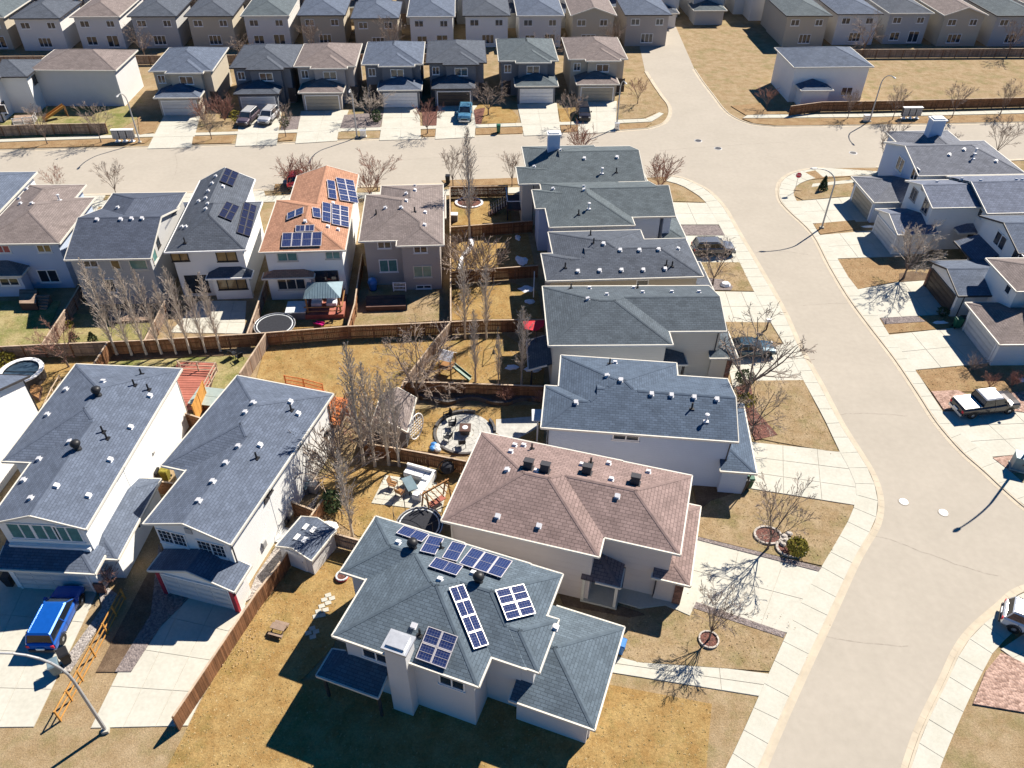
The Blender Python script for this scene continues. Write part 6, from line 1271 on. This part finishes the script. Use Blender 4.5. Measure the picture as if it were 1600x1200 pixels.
for px, rz, lb in [((699, 655), 120, 'dark patio chair at the upper left of the round patio'), ((700, 688), 60, 'dark patio chair at the lower left of the round patio'), ((722, 697), 10, 'dark patio chair at the bottom of the round patio'), ((706, 668), 100, 'dark loveseat chair at the left of the round patio')]:
    q = at(*px, .1); chair(Vector((q.x, q.y, .1)), math.radians(rz + 180), lb)
p = at(727, 676, .1); r = T('fire_table', 'small dark fire table in the middle of the round patio', 'fire table', p); b = MB(); b.box(-.38, -.38, .1, .38, .38, .55); P('base', b, MT['dark_trim'], r); b = MB(); b.box(-.48, -.48, .553, .48, .48, .62); P('top', b, MT['wood_dark'], r); b = MB(); b.lathe([(0, .65), (.2, .64), (.24, .622)], 12); P('burner', b, MT['cushion'], r)
pts = smooth(ats([(655, 624), (678, 629), (700, 634), (722, 628), (745, 626), (770, 634), (795, 634), (815, 627), (848, 630)])); r = T('retaining_wall', 'wavy dark block retaining wall below the brown fence', 'wall', pts[0]); o = Vector((pts[0].x, pts[0].y, 0)); W_ = resample(pts, 34)
for i in range(33):
    for zz in (0, .22):
        a, b2 = W_[i].lerp(W_[i + 1], .02) - o, W_[i].lerp(W_[i + 1], .98) - o; d = (b2 - a).normalized(); nn = Vector((-d.y, d.x, 0)) * .28; b = MB(); b.prism([a, b2, b2 + nn, a + nn], zz, zz + .21); P('wall_block', b, MT['slate'], r)
pts2 = [q for q in pts] + ats([(850, 612), (640, 608)]); pad('planting_bed', pts2, .42, 'dirt', 'raised planting bed behind the wavy wall')
for i, (px, m) in enumerate([((678, 697), 'blue_plastic'), ((683, 700), 'pad'), ((676, 703), 'blue_plastic'), ((684, 705), 'pad')]):
    p = at(*px); r = T('toy_bag', ['blue bag upper left in the pile by the round patio', 'pale bag upper right in the pile by the round patio', 'blue bag lower left in the pile by the round patio', 'pale bag lower right in the pile by the round patio'][i], 'bag', (p.x, p.y, .05), i); b = MB(); b.lathe([(.2, 0), (.26, .1), (.22, .24), (.08, .32), (0, .33)], 9, sx=1.15); P('sack', b, MT[m], r)
pad('patio', ats([(775, 655), (838, 650), (840, 668), (800, 690), (775, 676)], .1), .09, 'paver', 'square paver patio beside the round patio')
# sofa patio
pq = ats([(602, 742), (700, 757), (690, 800), (580, 786)], .1); r = T('stone_patio', 'pale stone patio carrying the white corner sofa', 'patio', (pq[0].x, pq[0].y, 0)); o = Vector((pq[0].x, pq[0].y, 0)); b = MB(); b.prism([p - o for p in pq], -.02, .08); P('bed', b, MT['joint'], r)
for i in range(7):
    for j in range(6):
        f = lambda u, v: (pq[0].lerp(pq[1], u)).lerp(pq[3].lerp(pq[2], u), v) - o; b = MB(); e = .03; b.prism([f((i + e) / 7, (j + e) / 6), f((i + 1 - e) / 7, (j + e) / 6), f((i + 1 - e) / 7, (j + 1 - e) / 6), f((i + e) / 7, (j + 1 - e) / 6)], 0, .11 + rnd.uniform(-.006, .006)); P('paving_stone', b, MT['concrete'], r)
p = at(655, 750, .1); r = T('corner_sofa', 'white L-shaped outdoor sofa on the stone patio', 'sofa', p, math.radians(-20)); b = MB(); b.box(-1.3, -.1, .0, 1.15, .75, .35); b.box(.35, -2.0, 0, 1.15, -.102, .35); P('base', b, MT['white'], r)
for x in (-.9, -.1): b = MB(); b.box(x - .38, -.08, .353, x + .38, .55, .5); P('seat_cushion', b, MT['cushion'], r)
for y in (-1.6, -.85, .15): b = MB(); b.box(.37, y - .35, .354, .92, y + .35, .5); P('seat_cushion', b, MT['cushion'], r)
b = MB(); b.box(-1.3, .56, .35, 1.16, .76, .8); b.box(.96, -2.0, .35, 1.16, .558, .8); P('backrest', b, MT['white'], r)
p = at(641, 763, .1); r = T('patio_table', 'dark rectangular table between sofa and chairs', 'table', p, math.radians(-62)); b = MB(); b.box(-.75, -.4, .5, .75, .4, .58); P('tabletop', b, MT['teal_roof'], r)
for x in (-.65, .65):
    for y in (-.32, .32): b = MB(); b.box(x - .03, y - .03, 0, x + .03, y + .03, .5); P('leg', b, MT['black'], r)
for px, rz, lb in [((615, 762), 70, 'brown patio chair left of the dark table'), ((626, 774), 150, 'brown patio chair below the dark table')]: q = at(*px, .1); chair(Vector((q.x, q.y, .1)), math.radians(rz), lb, 'wood_dark', 'wood_brown')
p = at(683, 790); r = T('timber_frame', 'unfinished timber swing frame at the corner of the sofa patio', 'swing frame', p, math.radians(40))
for x in (-1.0, 1.0):
    for y in (-.6, .6): b = MB(); b.beam((x, y, 0), (x, y * .25, 2.1), .09, .09); P('leg', b, MT['wood_brown'], r)
b = MB(); b.beam((-1.2, 0, 2.12), (1.2, 0, 2.12), .1, .14); P('top_beam', b, MT['wood_brown'], r)
for k in range(6): b = MB(); b.beam((-1 + k * .4, -.7, 1.5), (-1 + k * .4, .7, 1.5), .05, .08); P('slat', b, MT['wood_brown'], r)
b = MB(); b.box(-.7, -.25, .5, .7, .25, .56); P('seat', b, MT['wood_red'], r)
p = at(700, 742); r = T('egg_chair', 'dark hanging egg chair frame by the patio fence', 'chair', p); ring_rail(None, .8, 0, 'black', 'hoop', r, .05); r.children[0].rotation_euler = (math.pi / 2, 0, .4); r.children[0].location = (0, 0, .95); b = MB(); b.lathe([(0, .35), (.45, .5), (.55, .8), (.4, 1.2), (0, 1.4)], 12); P('basket', b, MT['net'], r)
# play structure, swing set, canvas, snow
p = at(700, 585); r = T('play_tower', 'small play tower with white canopy and green slide', 'play structure', p, math.radians(-20))
for x in (-.55, .55):
    for y in (-.55, .55): b = MB(); b.box(x - .05, y - .05, 0, x + .05, y + .05, 2.2); P('post', b, MT['wood_brown'], r)
b = MB(); b.box(-.6, -.6, 1.0, .6, .6, 1.1); P('platform', b, MT['wood_brown'], r); b = MB(); b.poly([(-.7, -.75, 2.15), (.7, -.75, 2.15), (.7, 0, 2.75), (-.7, 0, 2.75)]); b.poly([(-.7, 0, 2.75), (.7, 0, 2.75), (.7, .75, 2.15), (-.7, .75, 2.15)]); P('canopy', b, MT['cushion'], r)
b = MB(); b.beam((.6, 0, 1.15), (2.3, -.2, .25), .5, .05); b.beam((.6, .27, 1.25), (2.3, .07, .35), .04, .2); b.beam((.6, -.27, 1.25), (2.3, -.47, .35), .04, .2); P('slide', b, MT['green_plastic'], r)
p = at(777, 548); r = T('swing_set', 'thin black swing set frame in the golden yard', 'swing set', p, math.radians(88))
for x in (-1.3, 1.3):
    for y in (-.6, .6): b = MB(); b.tube((x, y, 0), (x * .95, 0, 1.9), .03, .03, 6); P('leg', b, MT['black'], r)
b = MB(); b.tube((-1.3, 0, 1.9), (1.3, 0, 1.9), .03, .03, 6); P('top_bar', b, MT['black'], r); b = MB(); b.box(-.3, -.12, .5, .3, .12, .54); b.tube((-.28, 0, .54), (-.28, 0, 1.9), .012, .012, 4); b.tube((.28, 0, .54), (.28, 0, 1.9), .012, .012, 4); P('swing_seat', b, MT['black'], r)
q = [at(817, 502, 4.4), at(851, 500, 4.5), at(850, 509, 4.3), at(838, 517, 4.1), at(820, 514, 4.2)]; r = T('shade_canopy', 'bright red canvas shade behind the porch-roof house', 'canopy', (q[0].x, q[0].y, 0)); o = Vector((q[0].x, q[0].y, 0)); b = MB(); b.poly([p - o for p in reversed(q)]); b.poly([p - o + Vector((0, 0, -.02)) for p in q]); P('canvas', b, MT['red'], r)
for i in (0, 3, 4): b = MB(); w0 = q[i] - o; b.tube((w0.x, w0.y, 0), (w0.x, w0.y, w0.z), .04, .04, 6); P('pole', b, MT['dark_trim'], r)
def snow(px, w, d, label, rz=0, seed=1):
    w, d = w * .75, d * .75
    R = random.Random(seed); p = at(*px); b = MB(); n = 14; rr = [R.uniform(.7, 1.15) for _ in range(n)]
    rings = []
    for s_, z in ((1.0, 0), (.8, .08), (.4, .14)): rings.append([(w * s_ * rr[k] * math.cos(6.2832 * k / n), d * s_ * rr[k] * math.sin(6.2832 * k / n), z * R.uniform(.7, 1.2)) for k in range(n)])
    b.loft(rings); o = P('snow_patch', b, MT['snow'], None, (p.x, p.y, .06)); o.rotation_euler = (0, 0, rz); tag(o, label, 'snow patch', 'leftover snow patches')
for i, (px, w, d, lb, rz) in enumerate([((815, 408), .9, 1.5, 'blue-white snow patch in the shaded snow-strip yard', .3), ((822, 452), 1.2, .9, 'snow patch in shade behind the many-vent house', 0), ((829, 472), .8, .7, 'smaller snow patch behind the many-vent house', 0), ((800, 575), .9, .5, 'snow patch left of the bare poplar trunk by the red canvas', 0), ((832, 578), 1.1, .6, 'snow patch right of the bare poplar trunk by the red canvas', 0), ((1468, 505), 1.3, .45, 'long snow patch in shade beside the right white garage', .1), ((1358, 355), 1.3, .35, 'snow patch in shade by the blue-roofed house driveway', .05), ((1598, 595), .6, .5, 'snow patch at the right edge above the pickup', 0), ((809, 372), .5, .9, 'snow sliver beside the peaked-hip house', 0)]): snow(px, w, d, lb, rz, i + 2)
# curved log edging in the snow-strip yard, tree ring beds
pts = smooth(ats([(734, 375), (738, 385), (728, 396), (722, 406), (718, 424)])); r = T('log_edging', 'pale curved stone edging across the snow-strip yard', 'edging', pts[0]); o = Vector((pts[0].x, pts[0].y, 0)); q = resample(pts, 15)
for i in range(14): b = MB(); b.beam(q[i].lerp(q[i + 1], .04) - o + Vector((0, 0, .15)), q[i].lerp(q[i + 1], .96) - o + Vector((0, 0, .15)), .4, .28); P('stone', b, MT['cushion'], r)
def stone_ring(c, rx, ry, n, label, fill='mulch', m='boulder', name='tree_ring'):
    r = T(name, label, 'edging', (c.x, c.y, .05)); b = MB(); b.lathe([(0, .09), (1, .06), (1, 0)], 24, sx=rx, sy=ry); P('soil', b, MT[fill], r)
    for k in range(n): a, d = 6.2832 * (k + .05) / n, 6.2832 * (k + .95) / n; b = MB(); b.prism([Vector((rx * .93 * math.cos(t), ry * .93 * math.sin(t), 0)) for t in (a, d)] + [Vector((rx * 1.1 * math.cos(t), ry * 1.1 * math.sin(t), 0)) for t in (d, a)], 0, .16 + rnd.uniform(-.02, .03)); P('stone', b, MT[m], r)
stone_ring(at(1107, 1001), .62, .62, 14, 'round stone ring at the tree on the bottom lawn'); stone_ring(at(1199, 838), .95, .8, 16, 'stone-edged bed under the leaning front tree, left lobe'); stone_ring(at(1236, 858), 1.05, .8, 16, 'stone-edged bed around the yellow-green shrub, right lobe'); stone_ring(at(733, 318), 1.6, 1.3, 18, 'pale ring bed in the fenced corner yard', 'mulch', 'cushion')
for i, px in enumerate([(1224, 840), (1230, 848), (1222, 852), (1232, 836)]):
    p = at(*px); b = MB(); b.lathe([(.2, 0), (.24, .08), (.15, .18), (0, .2)], 7, sx=1.2); o = P('small_rock', b, MT['boulder'], None, (p.x, p.y, .12)); o.rotation_euler = (0, 0, i); tag(o, ['small rock left-upper in the shrub bed', 'small rock nearest the yellow-green shrub', 'small rock lowest in the shrub bed', 'small rock topmost in the shrub bed'][i], 'rock', 'rocks in the shrub bed')
p = at(1133, 447); b = MB(); b.lathe([(.4, 0), (.5, .15), (.35, .42), (0, .5)], 7, sx=1.2); tag(P('boulder', b, MT['cushion'], None, p), 'pale boulder on the grey gravel bed', 'boulder')
p = at(476, 826); b = MB(); b.lathe([(.5, 0), (.6, .2), (.4, .4), (0, .45)], 8, sx=1.4); tag(P('boulder', b, MT['cushion'], None, at(512, 826)), 'pale rounded boulder behind the white shed', 'boulder')
# solar house yard
ST = [(513, 931), (519, 936), (507, 938), (513, 943), (503, 948), (509, 954), (498, 956), (504, 962), (494, 964), (488, 983), (494, 988), (482, 990), (489, 996)]
for i, px in enumerate(ST):
    p = at(*px); b = MB(); b.box(-.2, -.15, 0, .2, .15, .06); o = P('stepping_stone', b, MT['concrete'], None, (p.x, p.y, .045)); o.rotation_euler = (0, 0, .35 + rnd.uniform(-.06, .06)); tag(o, '%s square stepping stone counted from the kiddie pool end on the golden lawn' % ['first', 'second', 'third', 'fourth', 'fifth', 'sixth', 'seventh', 'eighth', 'ninth', 'tenth', 'eleventh', 'twelfth', 'thirteenth'][i], 'stepping stone', 'stepping stones on the golden lawn')
p = at(535, 903); r = T('paddling_pool', 'small toy paddling pool with red and blue rim by the roof corner', 'paddling pool', (p.x, p.y, .06)); b = MB(); b.lathe([(.32, 0), (.42, .2), (.44, .2)], 16); P('side', b, MT['blue_plastic'], r); b = MB(); b.lathe([(.33, .2), (.36, .26), (.44, .26), (.47, .2)], 16); P('rim', b, MT['pad'], r); b = MB(); b.lathe([(0, .1), (.34, .12)], 16); P('leaf_litter', b, MT['mulch'], r); b = MB(); b.lathe([(.44, .05), (.475, .1), (.45, .16)], 16); P('stripe', b, MT['red'], r)
p = at(437, 987); r = T('picnic_table', 'small weathered picnic table on the golden lawn', 'table', (p.x, p.y, .05), math.radians(-15)); b = MB(); b.box(-.5, -.22, .5, .5, .22, .55); P('tabletop', b, MT['fence_grey'], r)
for y in (-.45, .45): b = MB(); b.box(-.5, y - .1, .28, .5, y + .1, .32); P('bench', b, MT['fence_grey'], r)
for x in (-.38, .38): b = MB(); b.beam((x, -.5, 0), (x, .12, .5), .05, .06); b.beam((x, .5, 0), (x, -.12, .5), .05, .05); P('leg', b, MT['fence_grey'], r)
p = at(474, 765); r = T('compost_box', 'dark grey storage box against the tall white wall', 'storage box', (p.x, p.y, 0), math.radians(-15)); b = MB(); b.box(-.6, -.45, 0, .6, .45, .7); P('body', b, MT['dark_wall'], r); b = MB(); b.loft([[(-.65, -.5, .703), (.65, -.5, .703), (.65, .5, .703), (-.65, .5, .703)], [(-.6, -.1, .95), (.6, -.1, .95), (.6, .1, .95), (-.6, .1, .95)]]); P('lid', b, MT['teal_roof'], r)
# upper yards
deck([(30, 452), (58, 452), (56, 474), (30, 474)], .9, 'fence_grey', 'grey back deck of the left brown-roofed house', n=9)
p = at(68, 478); r = T('deck_steps', 'grey wooden steps down from the back deck', 'steps', (p.x, p.y, 0), math.radians(3))
for k in range(5): b = MB(); b.box(-.65, -.75 + k * .3, 0, .65, -.45 + k * .3 - .02, .17 * (k + 1)); P('step', b, MT['fence_grey'], r)
drive([(310, 470), (385, 470), (382, 518), (268, 516)], 4, 3, 'pale concrete patio behind the white house with solar panels')
for i, (px, lb, m) in enumerate([((583, 452), 'large blue ball-shaped cover in shade behind the taupe house', 'blue_plastic')]):
    p = at(*px); r = T('covered_grill', lb, 'grill', (p.x, p.y, 0)); b = MB(); b.lathe([(.35, 0), (.42, .5), (.5, .9), (.38, 1.25), (0, 1.4)], 14); P('cover', b, MT[m], r); b = MB(); b.lathe([(.36, .0), (.44, .02), (.4, .08)], 14); P('base', b, MT['black'], r)
deck([(572, 462), (633, 460), (634, 478), (572, 480)], .6, 'wood_dark', 'low dark deck behind the taupe house', n=8); rails([(614, 442), (633, 442)], 'white balustrade in shade behind the taupe house', m='cushion', zb=.6, bal=True)
p = at(499, 509); r = T('toy_slide', 'magenta toy slide lying by the rear fence', 'toy', (p.x, p.y, .05), math.radians(-35)); b = MB(); b.beam((-.6, 0, .1), (.6, 0, .35), .4, .05); b.beam((-.6, .2, .15), (.6, .2, .42), .04, .15); b.beam((-.6, -.2, .15), (.6, -.2, .42), .04, .15); P('chute', b, MT['magenta'], r)
p = at(710, 345); r = T('water_tank', 'pale box unit at the lot fence of the ringed-bed yard', 'storage box', (p.x, p.y, .05)); b = MB(); b.box(-.4, -.35, 0, .4, .35, .8); P('body', b, MT['dark_wall'], r); b = MB(); b.box(-.44, -.4, .803, .44, .4, .9); P('lid', b, MT['pad'], r)
p = at(775, 335); r = T('deck_stairs', 'dark stairs with white balusters up to the corner house deck', 'stairs', (p.x, p.y, 0), math.radians(4))
for k in range(7): b = MB(); b.box(-.9 + k * .32, -.5, .2 * k, -.6 + k * .32, .5, .2 * (k + 1)); P('step', b, MT['wood_dark'], r)
for y in (-.52, .52):
    b = MB(); b.beam((-.9, y, .95), (1.35, y, 2.35), .06, .08); P('handrail', b, MT['dark_trim'], r)
    for k in range(8): b = MB(); b.box(-.88 + k * .3, y - .02, .1 + k * .19, -.84 + k * .3, y + .02, .95 + k * .19); P('baluster', b, MT['white'], r)
p = at(806, 335); r = T('raised_deck', 'dark raised deck at the left end of the corner house', 'deck', (p.x, p.y, 0), math.radians(4)); b = MB(); b.box(-1.2, -1.6, 1.35, 1.6, 2.2, 1.5); P('deck_floor', b, MT['wood_dark'], r)
for x in (-1.1, 1.5):
    for y in (-1.5, 2.1): b = MB(); b.box(x - .07, y - .07, 0, x + .07, y + .07, 2.5); P('post', b, MT['dark_trim'], r)
b = MB(); b.beam((-1.1, -1.5, 2.5), (1.5, -1.5, 2.5), .08, .08); b.beam((-1.1, -1.5, 2.5), (-1.1, 2.1, 2.5), .08, .08); P('rail', b, MT['white'], r)
for px, lb, zb in [((848, 470), 'white deck posts and rail behind the many-vent house', 0)]: rails([(835, 425), (834, 450)], lb, m='white', z=1.1, zb=1.0)
p = at(839, 690); r = T('downpipe_post', 'tall white pergola post at the white-flank house patio', 'post', (p.x, p.y, 0)); b = MB(); b.box(-.06, -.06, 0, .06, .06, 2.7); P('post', b, MT['white'], r); b = MB(); b.box(-.5, -.5, 2.702, .9, .9, 2.8); P('deck_corner', b, MT['pad'], r)
# deck furniture in the poplar yard, far corner deck and slide
for i, (px, lb) in enumerate([((200, 488), 'left dark garden seat behind the poplars'), ((232, 492), 'right dark garden seat behind the poplars'), ((366, 558), 'black garden chair left of the rock pile by the poplars'), ((375, 563), 'black garden chair nearest the diagonal side fence')]): q = at(*px); chair(Vector((q.x, q.y, .05)), i * 1.3, lb)
deck([(168, 484), (235, 482), (238, 500), (172, 503)], .3, 'fence_grey', 'low grey deck in shade behind the poplars', n=7)
p = at(88, 186); r = T('play_slide', 'bright orange slide in the fenced corner yard', 'slide', (p.x, p.y, .05), math.radians(42)); b = MB(); b.beam((-1.7, 0, .2), (1.6, 0, 1.5), .8, .08); b.beam((-1.7, .42, .35), (1.6, .42, 1.65), .06, .3); b.beam((-1.7, -.42, .35), (1.6, -.42, 1.65), .06, .3); P('chute', b, MT['wood_yellow'], r)
for y in (-.35, .35): b = MB(); b.tube((1.6, y, 0), (1.6, y, 1.6), .06, .06, 6); P('leg', b, MT['wood_brown'], r)
deck([(22, 180), (52, 179), (48, 190), (20, 191)], .5, 'fence_grey', 'deck at the top left corner house', n=6); rails([(18, 186), (50, 183), (54, 176)], 'white deck railing at the top left corner house', m='white', zb=.5, bal=True)

for i, pts in enumerate([[(1322, 833), (1380, 840), (1440, 862), (1505, 885), (1560, 900)], [(1255, 478), (1300, 474), (1340, 475)], [(1307, 648), (1360, 646), (1420, 650)], [(1240, 985), (1330, 1002), (1420, 1010)], [(620, 250), (700, 246), (780, 245)], [(270, 282), (277, 256), (274, 240)], [(1030, 236), (1130, 228), (1230, 222)], [(1180, 395), (1215, 392), (1262, 398)]]):
    q = smooth(ats(pts, 0), 5); q = [p + Vector((rnd.uniform(-.08, .08), rnd.uniform(-.08, .08), 0)) for p in q]; b = MB()
    for k in range(len(q) - 1): n_ = (q[k + 1] - q[k]); n_ = Vector((-n_.y, n_.x, 0)).normalized() * .035; b.poly([(p.x, p.y, .0165) for p in (q[k] - n_, q[k + 1] - n_, q[k + 1] + n_, q[k] + n_)])
    tag(P('road_crack', b, MT['seal']), 'thin sealed crack across the pale road, %s' % ['below the two manholes', 'level with the dark garage', 'level with the pickup bed', 'near the bottom edge', 'on the through street behind the orange roof', 'on the through street behind the tall grey roof', 'on the junction', 'at the lamp shadow tip'][i], kind='structure')
for yy, x0, x1 in ((142, -110, -10), (143, 52, 125), (166.5, -120, 20)):
    fence(None, 'wooden fence line between distant back yards, %s' % {142: 'left of the cross street', 143: 'right of the cross street', 166.5: 'farthest one'}[yy], 'fence_grey', raw=[Vector((x0, yy + x0 * .061, 1.8)), Vector(((x0 + x1) / 2, yy + (x0 + x1) * .0305, 1.8)), Vector((x1, yy + x1 * .061, 1.8))], group='distant back yard fences')

# dry grass tufts over the lawns and leaf litter under the shrubs: nobody could count them
def inside(p, poly):
    c = False; j = len(poly) - 1
    for i in range(len(poly)):
        if (poly[i].y > p[1]) != (poly[j].y > p[1]) and p[0] < (poly[j].x - poly[i].x) * (p[1] - poly[i].y) / (poly[j].y - poly[i].y) + poly[i].x: c = not c
        j = i
    return c
R = random.Random(5); b = MB()
for poly, hh in LAWNS:
    x0, x1, y0, y1 = min(p.x for p in poly), max(p.x for p in poly), min(p.y for p in poly), max(p.y for p in poly)
    n = int(min((x1 - x0) * (y1 - y0) * (9 if y0 < 75 else 3), 5200))
    for _ in range(n):
        x, y = R.uniform(x0, x1), R.uniform(y0, y1)
        if not inside((x, y), poly): continue
        a = R.uniform(0, 6.283); w_ = R.uniform(.03, .09); h_ = R.uniform(.01, .045); dx, dy = math.cos(a) * w_, math.sin(a) * w_; lx, ly = R.uniform(-.08, .08), R.uniform(-.08, .08); u_ = R.random() * 90
        b.poly([(x - dx, y - dy, hh), (x + dx, y + dy, hh), (x + lx, y + ly, hh + h_)], [(u_, 0)] * 3); b.poly([(x - dy, y + dx, hh), (x + dy, y - dx, hh), (x + lx, y + ly, hh + h_)], [(u_, 0)] * 3)
tag(P('dry_grass', b, MT['tuft']), 'short dry grass tufts scattered over the lawns', 'grass', kind='stuff'); b = MB()
for c0, rx, ry, n in (((528, 824), 1.8, 1.3, 420), ((640, 700), 2.4, 1.5, 260), ((690, 560), 2.2, 2.5, 300), ((745, 590), 3.0, 1.6, 300), ((545, 770), 2.5, 2.0, 220), ((722, 405), 1.8, 2.6, 300), ((1172, 650), 1.2, 2.6, 260), ((1245, 860), 1.2, .8, 60), ((200, 900), 1.2, 1.6, 120), ((385, 1000), 1.2, 3.0, 200), ((1215, 640), 3.5, 5, 260), ((1150, 980), 4, 2.5, 200)):
    c = at(*c0)
    for _ in range(n):
        x, y = c.x + R.gauss(0, rx * .5), c.y + R.gauss(0, ry * .5); a = R.uniform(0, 6.283); s_ = R.uniform(.02, .055); u_ = R.random() * 90; z = .125 + R.uniform(0, .05); dx, dy = math.cos(a) * s_, math.sin(a) * s_
        b.poly([(x - dx, y - dy, z), (x + dy * .6, y - dx * .6, z + R.uniform(-.03, .05)), (x + dx, y + dy, z), (x - dy * .6, y + dx * .6, z + R.uniform(-.03, .05))], [(u_, 0)] * 4)
tag(P('fallen_leaves', b, MT['leaf']), 'fallen leaves scattered under bare shrubs and along the fences', 'leaves', kind='stuff')
